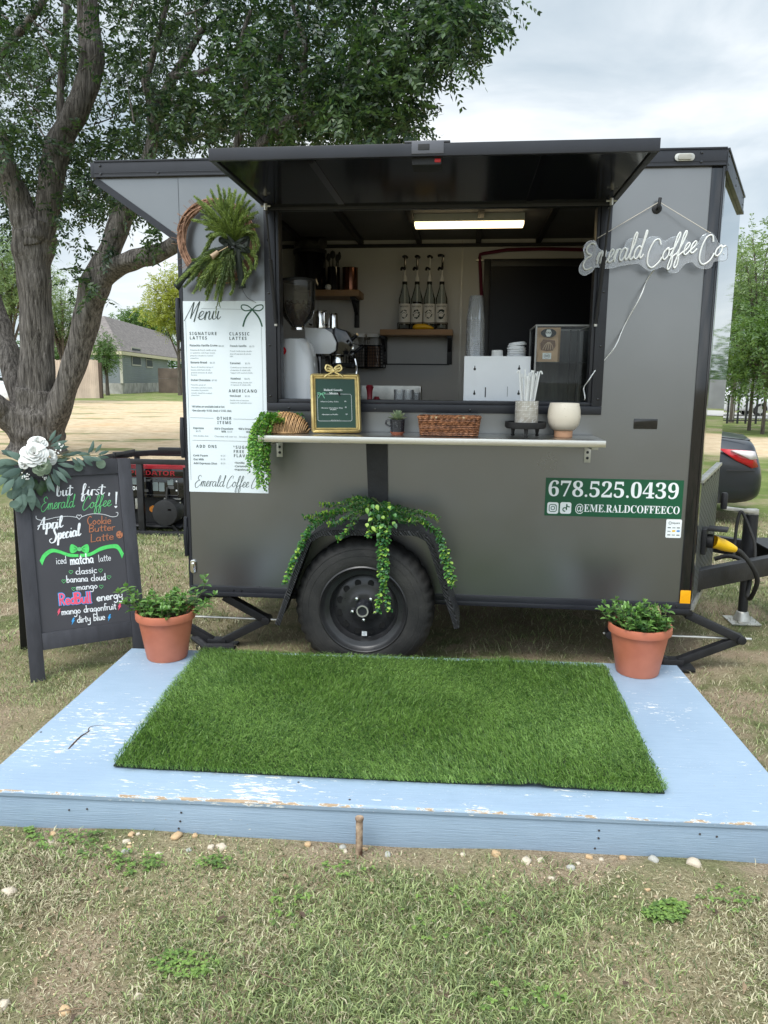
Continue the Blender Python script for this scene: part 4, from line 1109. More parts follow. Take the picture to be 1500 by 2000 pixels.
# glass display case and the kraft coffee bag
Yv = .10
A, B = at(1042, 780, Yv), at(1156, 634, Yv)
t = thing('display_case', 'clear display case with one inner shelf at the right of the window', 'display case', ((A.x + B.x) / 2, Yv + .16, CT))
z0, z1, y1 = CT + .0005, B.z, Yv + .33
mb = MB()
for x in (A.x, B.x):
    for y in (Yv, y1): mb.box((x - .004, y - .004, z0), (x + .004, y + .004, z1))
for z in (z0, z1 - .008):
    for y in (Yv, y1): mb.box((A.x + .0045, y - .004, z), (B.x - .0045, y + .004, z + .008))
    for x in (A.x, B.x): mb.box((x - .004, Yv + .0045, z), (x + .004, y1 - .0045, z + .008))
mb.build('case_frame', pbr('case_edge', (.30, .30, .29), rough=.4), t, bevel=.001)
MB().box((A.x + .004, Yv - .001, z0 + .008), (B.x - .004, Yv + .001, z1 - .008)).box((A.x - .001, Yv + .005, z0 + .008), (A.x + .001, y1 - .005, z1 - .008)).box((B.x - .001, Yv + .005, z0 + .008), (B.x + .001, y1 - .005, z1 - .008)).build('pane', M['glass'], t)
zs_ = at(1100, 708, Yv).z
MB().box((A.x + .005, Yv + .006, zs_ - .003), (B.x - .005, y1 - .006, zs_ + .003)).build('shelf', M['glass'], t)
MB().box((A.x + .004, y1 - .001, z0 + .008), (B.x - .004, y1 + .003, z1 - .008)).box((A.x + .004, Yv + .006, z0 + .0085), (B.x - .004, y1 - .006, z0 + .012)).build('back', pbr('grey_back', (.11, .115, .115), rough=.45, var=.3, vscale=9, stretch=(6, 1, 1)), t)
for u in (1122, 1137): MB().box((at(u, 700, Yv).x, Yv + .20, z0 + .013), (at(u, 700, Yv).x + .006, Yv + .206, z1 - .012)).build('price_rail', M['black_steel'], t)
Yq = Yv + .05
A, B = at(1044, 706, Yq), at(1097, 639, Yq); w = B.x - A.x; zb = zs_ + .0035; hh = B.z - zb
bg_ = thing('kraft_bag', 'brown kraft coffee bag with round dark label inside the display case', 'bag', ((A.x + B.x) / 2, Yq, zb))
rows = []
for f, d_ in ((0, .028), (.3, .030), (.7, .018), (.93, .004), (1, .003)):
    rows.append([(A.x + w * x, Yq + .03 + y * d_, zb + hh * f) for x, y in ((0, 0), (.1, -.8), (.5, -1), (.9, -.8), (1, 0), (.9, .8), (.5, 1), (.1, .8))])
MB().add([p for q in rows for p in q], [(i * 8 + j, i * 8 + (j + 1) % 8, (i + 1) * 8 + (j + 1) % 8, (i + 1) * 8 + j) for i in range(4) for j in range(8)] + [tuple(range(7, -1, -1)), tuple(range(32, 40))]).build('bag', pbr('kraft_paper', (.56, .36, .21), rough=.6, var=.12, vscale=18, bump=.15, bscale=30), bg_, smooth=30)
o_ = (A.x + w / 2, Yq - .0035, 0)
mb = MB().disc((0, zb + hh * .83), w * .30, o_, EX, EZ, 24, 0, hh * .13).poly([(w * .13 * cos(t_ * pi / 3), zb + hh * .83 + w * .16 * sin(t_ * pi / 3)) for t_ in range(6)], (o_[0], o_[1] - .0005, 0), EX, EZ, 1)
put_text(mb, bold('EMERALD'), -w * .26, zb + hh * .815, w * .26, .008, (o_[0], o_[1] - .0008, 0), EX, EZ, 0)
mb.poly([(w * x_, zb + hh * (.48 + y_)) for x_, y_ in ((-.27, -.14), (-.05, -.17), (.2, -.15), (.29, -.02), (.26, .14), (.02, .16), (-.2, .17), (-.30, .05))], o_, EX, EZ, 2)
for i in range(5): mb.ribbon(spline([(-w * .2 + i * w * .1, zb + hh * .36), (-w * .12 + i * w * .07, zb + hh * .48), (-w * .02 + i * w * .02, zb + hh * .56)]), .0035, (o_[0], o_[1] - .0005, 0), EX, EZ, 3)
mb.poly([(-w * .20, zb + hh * .08), (w * .14, zb + hh * .08), (w * .14, zb + hh * .26), (-w * .20, zb + hh * .26)], o_, EX, EZ, 1)
mb.ribbon([(-w * .03 + w * .11 * cos(t_ * pi / 10), zb + hh * .17 + hh * .065 * sin(t_ * pi / 10)) for t_ in range(21)], .0012, (o_[0], o_[1] - .0005, 0), EX, EZ, 0)
for q in range(2): mb.ribbon([(-w * .1, zb + hh * (.16 + .025 * q)), (w * .04, zb + hh * (.16 + .025 * q))], .002, (o_[0], o_[1] - .0005, 0), EX, EZ, 0)
mb.build('bag_label', [M['black_matt'], M['paper'], pbr('brown_print', (.16, .085, .05), rough=.6), pbr('tan_print', (.5, .36, .24), rough=.6)], bg_, fix=False)

# ------------------------------------------------------------------ things on the steel serving shelf
ST = 1.0925
Ys = -.17; k = ppm(Ys)
# tan willow basket, lying with its mouth to the wall
A, B = at(517, 846, Ys), at(604, 806, Ys); xc = (A.x + B.x) / 2; hw = (B.x - A.x) / 2; hh = B.z - ST - .004
t = thing('willow_basket', 'tan willow basket lying on its side at the left end of the shelf', 'basket', (xc, Ys, ST))
mb = MB()
for i in range(30):
    f = (i + .5) / 30; x = A.x + 2 * hw * f
    e_ = (max(.05, 1 - abs((f - .43) / .57) ** 2.2)) ** .62 if f > .43 else (max(.05, 1 - abs((f - .43) / .43) ** 2.0)) ** .62
    pts = []
    for j in range(19):
        a_ = pi * j / 18; w_ = .0022 * (1 if (i + j) % 2 else -1)
        lean = .35 * sin(a_) * hh * (1 if i % 2 else .8)
        pts.append((x + lean * .5 - .01 + random.uniform(-.001, .001), Ys - .075 * cos(a_) * e_ * (1 + w_ * 8), ST + .004 + (hh * e_) * sin(a_) * (1 + w_ * 10)))
    mb.tube(pts, .0036, 5)
mb.tube(spline([(A.x + .005, Ys - .02, ST + .005), (A.x + hw * .6, Ys - .06, ST + .005), (xc, Ys - .074, ST + .006), (B.x - hw * .5, Ys - .05, ST + .005), (B.x - .005, Ys, ST + .005)]), .005, 6)
mb.tube(spline([(A.x + .005, Ys + .02, ST + .005), (A.x + hw * .6, Ys + .06, ST + .005), (xc, Ys + .074, ST + .006), (B.x - hw * .5, Ys + .05, ST + .005), (B.x - .005, Ys, ST + .005)]), .005, 6)
mb.build('weave', pbr('willow', (.46, .27, .12), rough=.6, var=.3, vscale=45, island=.3), t, smooth=60)
q = []
for f in np.linspace(.06, .94, 14):
    e_ = (max(.05, 1 - abs((f - .43) / .57) ** 2.2)) ** .62 if f > .43 else (max(.05, 1 - abs((f - .43) / .43) ** 2.0)) ** .62
    q.append([(A.x + 2 * hw * f, Ys - .070 * cos(pi * j / 12) * e_, ST + .003 + hh * e_ * .92 * sin(pi * j / 12)) for j in range(13)])
MB().add([p for r_ in q for p in r_], [(i * 13 + j, i * 13 + j + 1, (i + 1) * 13 + j + 1, (i + 1) * 13 + j) for i in range(13) for j in range(12)]).build('lining', pbr('willow_dark', (.13, .075, .035), rough=.8, var=.3), t, fix=False)
# gold picture frame with the baked goods menu
A, Bq, Cq = at(609, 841, -.21), at(705, 839, -.20), at(600, 732, -.145)
o_ = Vector((A.x, -.215, ST + .004)); ux = Vector((Bq.x - A.x, (Bq.x - A.x) * .27, 0)); W_ = ux.length * .98; ux.normalize()
up_ = Vector((-.020, .072, Cq.z - ST)); H_ = up_.length; uy = up_.normalized(); uy = (uy - ux * uy.dot(ux)).normalized(); un = ux.cross(uy)
pf = thing('framed_menu', 'gold bow-topped picture frame with a green baked goods menu, propped on the shelf', 'frame', (o_.x + W_ / 2, o_.y, ST))
def ring(mb, o, x0, y0, x1, y1, r0, wd, t0, t1, mi=0):
    a_ = rrect(x0, y0, x1, y1, r0); b_ = rrect(x0 + wd, y0 + wd, x1 - wd, y1 - wd, max(.001, r0 - wd))
    n = len(a_); P = lambda q, t: o + ux * q[0] + uy * q[1] + un * t
    vs = [P(q, 0) for q in a_] + [P(q, t0) for q in a_] + [P(q, t1) for q in b_] + [P(q, 0) for q in b_]
    fs = []
    for s_ in range(3):
        for i in range(n): fs.append((s_ * n + i, s_ * n + (i + 1) % n, (s_ + 1) * n + (i + 1) % n, (s_ + 1) * n + i))
    return mb.add(vs, fs, mi)
fw_ = W_ * .105
mb = MB(); ring(mb, o_, 0, 0, W_, H_, .014, fw_ * .35, .008, .016); ring(mb, o_, fw_ * .36, fw_ * .36, W_ - fw_ * .36, H_ - fw_ * .36, .01, fw_ * .3, .015, .009); ring(mb, o_, fw_ * .67, fw_ * .67, W_ - fw_ * .67, H_ - fw_ * .67, .006, fw_ * .33, .012, .005)
def bead(mb, p, r): mb.lathe([(0, -r), (r * .7, -r * .7), (r, 0), (r * .7, r * .7), (0, r)], n=6, M=Matrix.Translation(p))
x0, y0, x1, y1 = fw_ * .8, fw_ * .8, W_ - fw_ * .8, H_ - fw_ * .8
for i in range(34):
    f = i / 33
    for q in ((x0, y0 + (y1 - y0) * f), (x1, y0 + (y1 - y0) * f), (x0 + (x1 - x0) * f, y0), (x0 + (x1 - x0) * f, y1)): bead(mb, o_ + ux * q[0] + uy * q[1] + un * .012, .0022)
gf = mb.build('moulding', M['brass'], pf, smooth=50)
mb = MB()
bc = o_ + ux * (W_ * .47) + uy * (H_ + .012) + un * .014
for s_ in (1, -1):
    for (pts, rr) in ((((0, 0), (.012, .018), (.030, .026), (.037, .012), (.030, 0), (.012, -.002), (0, 0)), .0052), (((.002, -.004), (.018, -.014), (.034, -.022), (.042, -.030)), .0045), (((.004, .004), (.02, .01), (.03, .012)), .006)):
        mb.tube(spline([bc + ux * (a_ * s_ * 1.0) + uy * (b_ * 1.0) + un * .002 for a_, b_ in pts], 6), rr, 8)
bead(mb, bc + un * .004, .009)
mb.build('bow', M['brass'], pf, smooth=60)
MB().box((0, 0, 0), (1, 1, 1), M=Matrix(((ux.x * W_ * .9, uy.x * H_ * .92, un.x * .004, o_.x + ux.x * W_ * .05 + uy.x * H_ * .04), (ux.y * W_ * .9, uy.y * H_ * .92, un.y * .004, o_.y + ux.y * W_ * .05 + uy.y * H_ * .04), (ux.z * W_ * .9, uy.z * H_ * .92, un.z * .004, o_.z + ux.z * W_ * .05 + uy.z * H_ * .04), (0, 0, 0, 1)))).build("menu_card", pbr('green_card', (.022, .058, .038), rough=.16, var=.05, spec=.3), pf)
MB().bar(o_ + ux * W_ / 2 + uy * H_ * .7 - un * .004, (o_.x + W_ / 2, o_.y + .12, ST + .003), .05, .003).build('easel_leg', M['black_matt'], pf)
lift = .0046
def fq(cx, cy):
    p = hit(580 + cx / 9.375, 700 + cy / 9.375, o_, un) - o_
    return p.dot(ux), p.dot(uy)
mb = MB()
def ft(s, p0, p1, h, ser=True, mi=0):
    a_, b_ = fq(*p0), fq(*p1); put_text(mb, bold(s, True) if ser else s, a_[0], a_[1], b_[0], h, o_, ux, uy, mi, lift)
ft('Baked Goods', (488, 598), (828, 586), .0095); ft('Menu', (588, 660), (748, 658), .0095)
ft('•Mom\u2019s Coffee Cake', (428, 805), (756, 800), .0052, False); ft('$5', (866, 800), (900, 798), .0052, False)
ft('•Banana Chocolate Chip', (440, 920), (836, 908), .0052, False); ft('Muffin', (604, 950), (720, 946), .0052, False); ft('$5', (878, 908), (910, 906), .0052, False)
ft('•Blueberry Muffin', (452, 1040), (750, 1034), .0052, False); ft('$5', (890, 1034), (924, 1032), .0052, False); ft('gluten free option', (620, 1140), (786, 1132), .0028, False)
a_, b_ = fq(400, 1170), fq(975, 660)
q_ = fq(355, 680); q2 = fq(1015, 1150)
mb.ribbon(rrect(q_[0] + .004, q2[1], q2[0] - .002, b_[1], .008) + rrect(q_[0] + .004, q2[1], q2[0] - .002, b_[1], .008)[:1], .0011, o_, ux, uy, 0, lift)
cxy = fq(445, 655)
for s_ in (1, -1):
    mb.ribbon(spline([(cxy[0] + a_ * s_, cxy[1] + b_) for a_, b_ in ((0, 0), (.010, .006), (.018, .004), (.010, -.001), (0, 0))]), .0022, o_, ux, uy, 1, lift + .0006)
    mb.ribbon(spline([(cxy[0] + a_ * s_, cxy[1] + b_) for a_, b_ in ((0, 0), (.008, -.008), (.014, -.020))]), .0022, o_, ux, uy, 1, lift + .0006)
mb.build('menu_lettering', [M['ink_white'], pbr('mint_ink', (.20, .55, .33), rough=.5)], pf, fix=False, smooth=0)
# succulent in a black mug on a saucer
p = at(776, 842, Ys); xc = p.x
t = thing('succulent_mug', 'small succulent in a speckled black mug on a terracotta saucer', 'potted plant', (xc, Ys, ST))
MB().lathe([(0, ST + .0005), (.026, ST + .0005), (.034, ST + .014), (.031, ST + .014), (.025, ST + .005), (0, ST + .005)], (xc, Ys, 0), 28).build('saucer', M['terracotta'], t, smooth=40)
def speck_mat(name, base, speck, scale, th, rough=.4):
    mt, nt, b = new_mat(name); N = nt.nodes.new; L = nt.links.new
    t_ = N('ShaderNodeTexCoord'); n_ = N('ShaderNodeTexNoise'); n_.inputs['Scale'].default_value = scale; n_.inputs['Detail'].default_value = 2
    r_ = N('ShaderNodeValToRGB'); r_.color_ramp.elements[0].position = th; r_.color_ramp.elements[1].position = th + .04
    r_.color_ramp.elements[0].color = rgba(base); r_.color_ramp.elements[1].color = rgba(speck)
    L(t_.outputs['Object'], n_.inputs['Vector']); L(n_.outputs[0], r_.inputs[0]); L(r_.outputs[0], b.inputs['Base Color']); b.inputs['Roughness'].default_value = rough
    return mt
zt_ = at(776, 819, Ys).z
mg = MB().lathe([(0, ST + .006), (.022, ST + .006), (.031, ST + .012), (.034, zt_), (.031, zt_), (.029, ST + .016), (0, ST + .016)], (xc, Ys, 0), 28).build('mug', speck_mat('speckled_black', (.018, .02, .026), (.35, .36, .38), 260, .66, .25), t, smooth=40)
MB().tube(spline([(xc - .031, Ys, zt_ - .008), (xc - .048, Ys, zt_ - .006), (xc - .052, Ys, zt_ - .022), (xc - .032, Ys, zt_ - .034)], 6), .0042, 8).build('handle', M['black_gloss'], mg)
MB().lathe([(0, zt_ - .006), (.031, zt_ - .006)], (xc, Ys, 0), 20).build('soil', M['soil'], t, fix=False)
mb = MB()
for ringi, (nn_, tilt, ln) in enumerate(((10, .2, .046), (9, .6, .048), (7, 1.0, .046), (5, 1.3, .040))):
    for j in range(nn_):
        a_ = 2 * pi * (j + .5 * ringi) / nn_ + .2; d = Vector((cos(a_) * cos(tilt), sin(a_) * cos(tilt), sin(tilt)))
        mb.leaf((xc + d.x * .004, Ys + d.y * .004, zt_ - .003 + ringi * .002), d, (0, 0, 1), ln, .016, 0, .35, -.12)
mb.build('succulent', leaf_mat('succulent_leaf', (.20, .27, .16), (.36, .42, .24), .45, 30, .1), t)
# brown rectangular basket
A, B = at(818, 846, Ys - .05), at(937, 815, Ys - .05); xc = (A.x + B.x) / 2; hh = B.z - ST - .004
t = thing('woven_basket', 'dark brown rectangular woven basket in the middle of the shelf', 'basket', (xc, Ys, ST))
mb = MB()
hw0, hw1 = (B.x - A.x) / 2 - .008, (B.x - A.x) / 2 + .002
NR = 11
for i in range(NR):
    f = i / (NR - 1); hw = hw0 + (hw1 - hw0) * f; hd = .062 + .012 * f; z = ST + .006 + (hh - .004) * f
    ring_ = []
    base = rrect(xc - hw, Ys - hd, xc + hw, Ys + hd, .015, 4)
    nb = len(base)
    for j in range(nb):
        p0_, p1_ = base[j], base[(j + 1) % nb]; l_ = math.dist(p0_, p1_); m_ = max(1, int(l_ / .006))
        for q in range(m_):
            x, y = p0_[0] + (p1_[0] - p0_[0]) * q / m_, p0_[1] + (p1_[1] - p0_[1]) * q / m_
            k_ = .0022 * (1 if (len(ring_) // 2 + i) % 2 else -1); dx, dy = x - xc, y - Ys; l2 = math.hypot(dx / hw, dy / hd) or 1
            nx, ny = (0, math.copysign(1, dy)) if abs(dy) > hd * .9 else (math.copysign(1, dx), 0)
            ring_.append((x + nx * k_, y + ny * k_, z + random.uniform(-.0008, .0008)))
    mb.tube(ring_, .0034 if i < NR - 1 else .0055, 5, closed=True)
mb.build('weave', pbr('dark_willow', (.16, .055, .022), rough=.5, var=.5, vscale=60, col2=(.30, .13, .06)), t, smooth=60)
MB().box((xc - hw0 + .006, Ys - .056, ST + .001), (xc + hw0 - .006, Ys + .056, ST + .006)).box((xc - hw0 + .004, Ys - .058, ST + .0061), (xc + hw0 - .004, Ys - .055, ST + hh - .006)).box((xc - hw0 + .004, Ys + .055, ST + .0061), (xc + hw0 - .004, Ys + .058, ST + hh - .006)).build('lining', pbr('basket_dark', (.05, .02, .01), rough=.8), t)
mb = MB()
for s_ in (-.45, .45): mb.box((xc + s_ * hw1 - .02, Ys - hd - .004, ST + hh - .001), (xc + s_ * hw1 + .02, Ys - hd + .003, ST + hh + .006))
mb.each('rim_tie', pbr('pale_raffia', (.5, .38, .22), rough=.7), t)
# black footed stand with the straw cup
p = at(1026, 842, Ys); xc = p.x; zt_ = at(1026, 828, Ys).z
t = thing('footed_stand', 'round black footed stand under the straw cup', 'stand', (xc, Ys, ST))
r = 38.5 * k
MB().lathe([(0, zt_ - .019), (r * .93, zt_ - .019), (r, zt_ - .011), (r, zt_ + .010), (r * .93, zt_ + .010), (r * .91, zt_), (0, zt_)], (xc, Ys, 0), 40).build('tray', M['black_matt'], t, smooth=40)
for j in range(3):
    a_ = 2 * pi * j / 3 + .5
    c_ = (xc + r * .68 * cos(a_), Ys + r * .68 * sin(a_), 0)
    hz_ = zt_ - .019
    MB().lathe([(0, ST + .0005), (.008, ST + .002), (.0095, ST + .006), (.006, ST + .009), (.010, max(hz_, ST + .011))], c_, 14).build('foot', M['black_matt'], t, smooth=50)
cz0, cz1 = zt_ + .0005, at(1028, 783, Ys).z; cr_ = 21.5 * k
def cup_mat():
    """beige cup with slanting white and silver dashes"""
    mt, nt, b = new_mat('dash_patterned_cup'); N = nt.nodes.new; L = nt.links.new
    t_ = N('ShaderNodeTexCoord'); mp_ = N('ShaderNodeMapping'); mp_.inputs['Rotation'].default_value = (0, .75, 0)
    bk = N('ShaderNodeTexBrick'); bk.inputs['Scale'].default_value = 60; bk.inputs['Color1'].default_value = (.36, .32, .26, 1); bk.inputs['Color2'].default_value = (.80, .80, .78, 1); bk.inputs['Mortar'].default_value = (.36, .32, .26, 1)
    bk.inputs['Mortar Size'].default_value = .08; bk.inputs['Bias'].default_value = .1; bk.inputs['Brick Width'].default_value = .75; bk.inputs['Row Height'].default_value = .35
    sw = N('ShaderNodeSeparateXYZ'); cb = N('ShaderNodeCombineXYZ')
    L(t_.outputs['Object'], mp_.inputs[0]); L(mp_.outputs[0], sw.inputs[0]); L(sw.outputs[0], cb.inputs[0]); L(sw.outputs[2], cb.inputs[1]); L(cb.outputs[0], bk.inputs['Vector'])
    L(bk.outputs['Color'], b.inputs['Base Color']); b.inputs['Roughness'].default_value = .28
    return mt
t = thing('straw_cup', 'beige and white patterned cup full of wrapped straws on the black stand', 'cup', (xc + .002, Ys, cz0))
MB().lathe([(0, cz0), (cr_ * .97, cz0), (cr_, cz0 + .004), (cr_, cz1), (cr_ * .95, cz1), (cr_ * .92, cz0 + .01), (0, cz0 + .01)], (xc + .002, Ys, 0), 36).build('cup', cup_mat(), t, smooth=40)
for i in range(17):
    a_ = i * 2.399; rr = cr_ * .80 * math.sqrt((i + .5) / 17); ln = at(1030, 724 + random.uniform(0, 14), Ys).z - cz0
    bx, by = xc + .002 + rr * .5 * cos(a_), Ys + rr * .5 * sin(a_); tx, ty = xc + .004 + rr * 1.35 * cos(a_), Ys + rr * 1.1 * sin(a_)
    b0, t0 = Vector((bx, by, cz0 + .011)), Vector((tx, ty, cz0 + ln))
    q = MB()
    if i % 4 == 1:
        q.tube(spline([b0, b0.lerp(t0, .5), b0.lerp(t0, .93), t0 + Vector((.006 * cos(a_), 0, .0)), t0 + Vector((.012 * cos(a_), 0, -.012))], 4), .0036, 6)
    else:
        q.tube([b0, b0.lerp(t0, .9), b0.lerp(t0, .97), t0], [.0036, .0036, .0030, .0036], 6)
        q.box((t0.x - .004, t0.y - .0006, t0.z), (t0.x + .004, t0.y + .0006, t0.z + .008))
    o = q.build('straw', M['paper'], None)
    tag(o, 'paper-wrapped white straw standing in the patterned cup' if i % 4 != 1 else 'white straw with a bent tip in the patterned cup', 'straw', 'wrapped straws in the cup')
# cream ceramic planter
p = at(1100, 845, Ys); xc = p.x; zt_ = at(1100, 787, Ys).z
t = thing('ceramic_planter', 'cream speckled ceramic planter with an unglazed peach foot', 'planter', (xc, Ys, ST))
H0 = ST + .030; H1 = zt_ - H0
cm = speck_mat('speckled_cream', (.72, .64, .52), (.42, .33, .24), 120, .70, .38)
MB().lathe([(0, H0), (.040, H0), (.054, H0 + H1 * .07), (.068, H0 + H1 * .25), (.0725, H0 + H1 * .5), (.0705, H0 + H1 * .75), (.064, H0 + H1 * .98), (.062, H0 + H1), (.060, H0 + H1 * .97), (.066, H0 + H1 * .7), (.066, H0 + H1 * .4), (0, H0 + .01)], (xc, Ys, 0), 44).build('bowl', cm, t, smooth=60)
MB().lathe([(0, ST + .0005), (.0395, ST + .0005), (.0410, ST + .003), (.0410, H0 - .0002), (0, H0 - .0002)], (xc, Ys, 0), 36).build('foot', pbr('peach_clay', (.62, .34, .20), rough=.7, var=.06), t, smooth=40)
# ------------------------------------------------------------------ the menu poster on the trailer's side
YP = -.0032
t = thing('menu_poster', 'tall white vinyl drinks menu stuck beside the serving window', 'sign', (.208, -.002, .78))
MB().box((.0, YP, .780), (.4165, -.0012, 1.7055)).build('sheet', M['vinyl'], t)
PO = (0, YP - .0008, 0)
def mpx(cx, cy):
    p = at(330 + cx / 4.764, 570 + cy / 4.764, YP); return p.x, p.z
mb = MB()
PK = .00055
def mt_(s, p0, p1, h, mi=0, b=False, tr=0.):
    a_, b_ = mpx(*p0), mpx(*p1)
    put_text(mb, bold(s) if b else s, a_[0], (a_[1] + b_[1]) / 2, b_[0], h * PK, PO, EX, EZ, mi, 0, tr)
for s, p0, p1 in (('SIGNATURE', (190, 400), (446, 404)), ('LATTES', (192, 442), (356, 444)), ('CLASSIC', (560, 404), (750, 406)), ('LATTES', (560, 446), (724, 448)), ('AMERICANO', (556, 934), (820, 938)),
                  ('OTHER', (444, 1190), (584, 1192)), ('ITEMS', (450, 1229), (580, 1231)), ('ADD ONS', (254, 1449), (446, 1452)), ('*SUGAR', (598, 1458), (766, 1461)), ('FREE', (600, 1499), (700, 1500)), ('FLAVORS', (602, 1538), (800, 1541))):
    mt_(s, p0, p1, 26, 0, True, .16)
for s, p0, p1, b in (('Pistachio Vanilla Crème', (192, 506), (452, 510), 1), ('$6.25', (462, 510), (510, 511), 0), ('French Vanilla', (566, 512), (720, 514), 1), ('$5.75', (748, 514), (794, 515), 0),
                     ('Banana Bread', (200, 664), (354, 667), 1), ('$6.25', (380, 666), (428, 667), 0), ('Caramel', (568, 672), (664, 674), 1), ('$5.75', (708, 673), (754, 674), 0),
                     ('Dubai Chocolate', (204, 829), (386, 831), 1), ('$7.00', (398, 830), (446, 831), 0), ('Hazelnut', (572, 815), (668, 817), 1), ('$5.75', (702, 816), (750, 817), 0),
                     ('Hot/Iced', (566, 976), (666, 978), 1), ('$3.25', (706, 977), (752, 978), 0), ('*All lattes are available iced or hot.', (212, 1075), (520, 1079), 1), ('*One size only: 16 OZ. (Iced) & 12 OZ. (Hot)', (214, 1112), (582, 1117), 1),
                     ('Espresso', (226, 1275), (324, 1277), 1), ('$2.75', (250, 1303), (296, 1304), 0), ('Kid\u2019s Chocolate', (424, 1281), (598, 1283), 1), ('Milk', (488, 1308), (532, 1309), 1), ('$3.25', (544, 1308), (588, 1309), 0), ('Kid\u2019s Strawberry', (648, 1283), (826, 1285), 1), ('Milk', (718, 1312), (762, 1313), 1), ('$3.25', (774, 1312), (818, 1313), 0),
                     ('Hot double shot', (228, 1345), (368, 1348), 0), ('Chocolate milk over ice', (424, 1351), (630, 1354), 0), ('Strawberry milk over ice', (652, 1355), (860, 1358), 0),
                     ('Cold Foam', (226, 1530), (362, 1532), 1), ('$1.25', (482, 1531), (524, 1532), 0), ('Oat Milk', (228, 1566), (326, 1568), 1), ('$1.25', (482, 1564), (524, 1565), 0), ('Add Espresso Shot', (230, 1603), (448, 1606), 1), ('$1.25', (482, 1602), (524, 1603), 0),
                     ('•Vanilla', (608, 1598), (702, 1600), 1), ('•Caramel', (608, 1630), (724, 1632), 1), ('•Hazelnut', (608, 1662), (736, 1664), 1)):
    mt_(s, p0, p1, 17 if b else 14, 0 if b else 1, bool(b))
for s, p0, p1 in (('Pistachio & french vanilla syrup', (198, 546), (438, 549)), ('w/ pistachio cold foam (iced),', (198, 572), (430, 575)), ('pistachio drizzle & crushed', (198, 598), (410, 601)), ('pistachios', (200, 622), (276, 623)),
                  ('French vanilla syrup, double', (568, 556), (770, 559)), ('shot of espresso & whole', (568, 582), (762, 585)), ('milk', (568, 605), (596, 606)), ('Banana & hazelnut syrup w/', (204, 704), (414, 707)), ('banana cold foam (iced),', (204, 730), (388, 733)), ('ground cinnamon & sliced', (206, 756), (402, 759)), ('banana', (206, 778), (262, 779)),
                  ('Caramel syrup, double shot', (570, 708), (770, 711)), ('of espresso & whole milk.', (570, 733), (760, 736)), ('Topped with caramel drizzle.', (572, 758), (780, 761)), ('Pistachio syrup w/', (204, 870), (342, 872)), ('chocolate cold foam (iced),', (206, 896), (404, 899)), ('chocolate & pistachio', (206, 920), (368, 923)), ('drizzle, kataifi & crushed', (208, 946), (400, 949)), ('pistachios', (208, 967), (284, 968)),
                  ('Hazelnut syrup, double shot', (574, 848), (774, 851)), ('of espresso & whole milk.', (574, 870), (762, 873)), ('Double shot of espresso', (568, 1014), (742, 1017)), ('topped with hot/cold water', (568, 1038), (772, 1041))):
    mt_(s, p0, p1, 12, 1)
def mline(pts, w, mi=0): mb.ribbon([mpx(*q) for q in pts], w * PK * .7, PO, EX, EZ, mi)
mline([(304, 156), (690, 163)], 3); mline([(156, 270), (186, 1170), (206, 1750)], 3); mline([(860, 330), (872, 800), (884, 1790)], 3)
mline([(198, 1170), (414, 1176)], 3); mline([(600, 1183), (850, 1188)], 3); mline([(220, 1380), (858, 1394)], 3)
def mscript(s, p0, p1, hpx, w, slant=.25, brush=1.2):
    a_, b_ = mpx(*p0), mpx(*p1)
    put_script(mb, s, SCRIPT, a_[0], a_[1], b_[0], hpx * PK, w, PO, EX, EZ, 0, 0, slant, (b_[1] - a_[1]) / (b_[0] - a_[0]), brush)
mscript('Menu', (160, 262), (474, 254), 70, .0030, .25, 1.); mscript('Emerald Coffee Co', (245, 1806), (850, 1822), 48, .0016, .32, .8)
for s_ in (1, -1):
    c = mpx(775, 165)
    mb.ribbon(spline([(c[0] + a_ * s_ * PK, c[1] + b_ * PK) for a_, b_ in ((0, 0), (40, 32), (88, 38), (95, 12), (60, -10), (0, 0))]), .0055, PO, EX, EZ, 2)
    mb.ribbon(spline([(c[0] + a_ * s_ * PK, c[1] + b_ * PK) for a_, b_ in ((0, 0), (45, -50), (70, -95), (84, -140))]), .0075, (0, YP - .0013, 0), EX, EZ, 2)
mb.build('lettering', [M['ink_dark'], M['ink_grey'], M['ink_green']], t, fix=False, smooth=0)
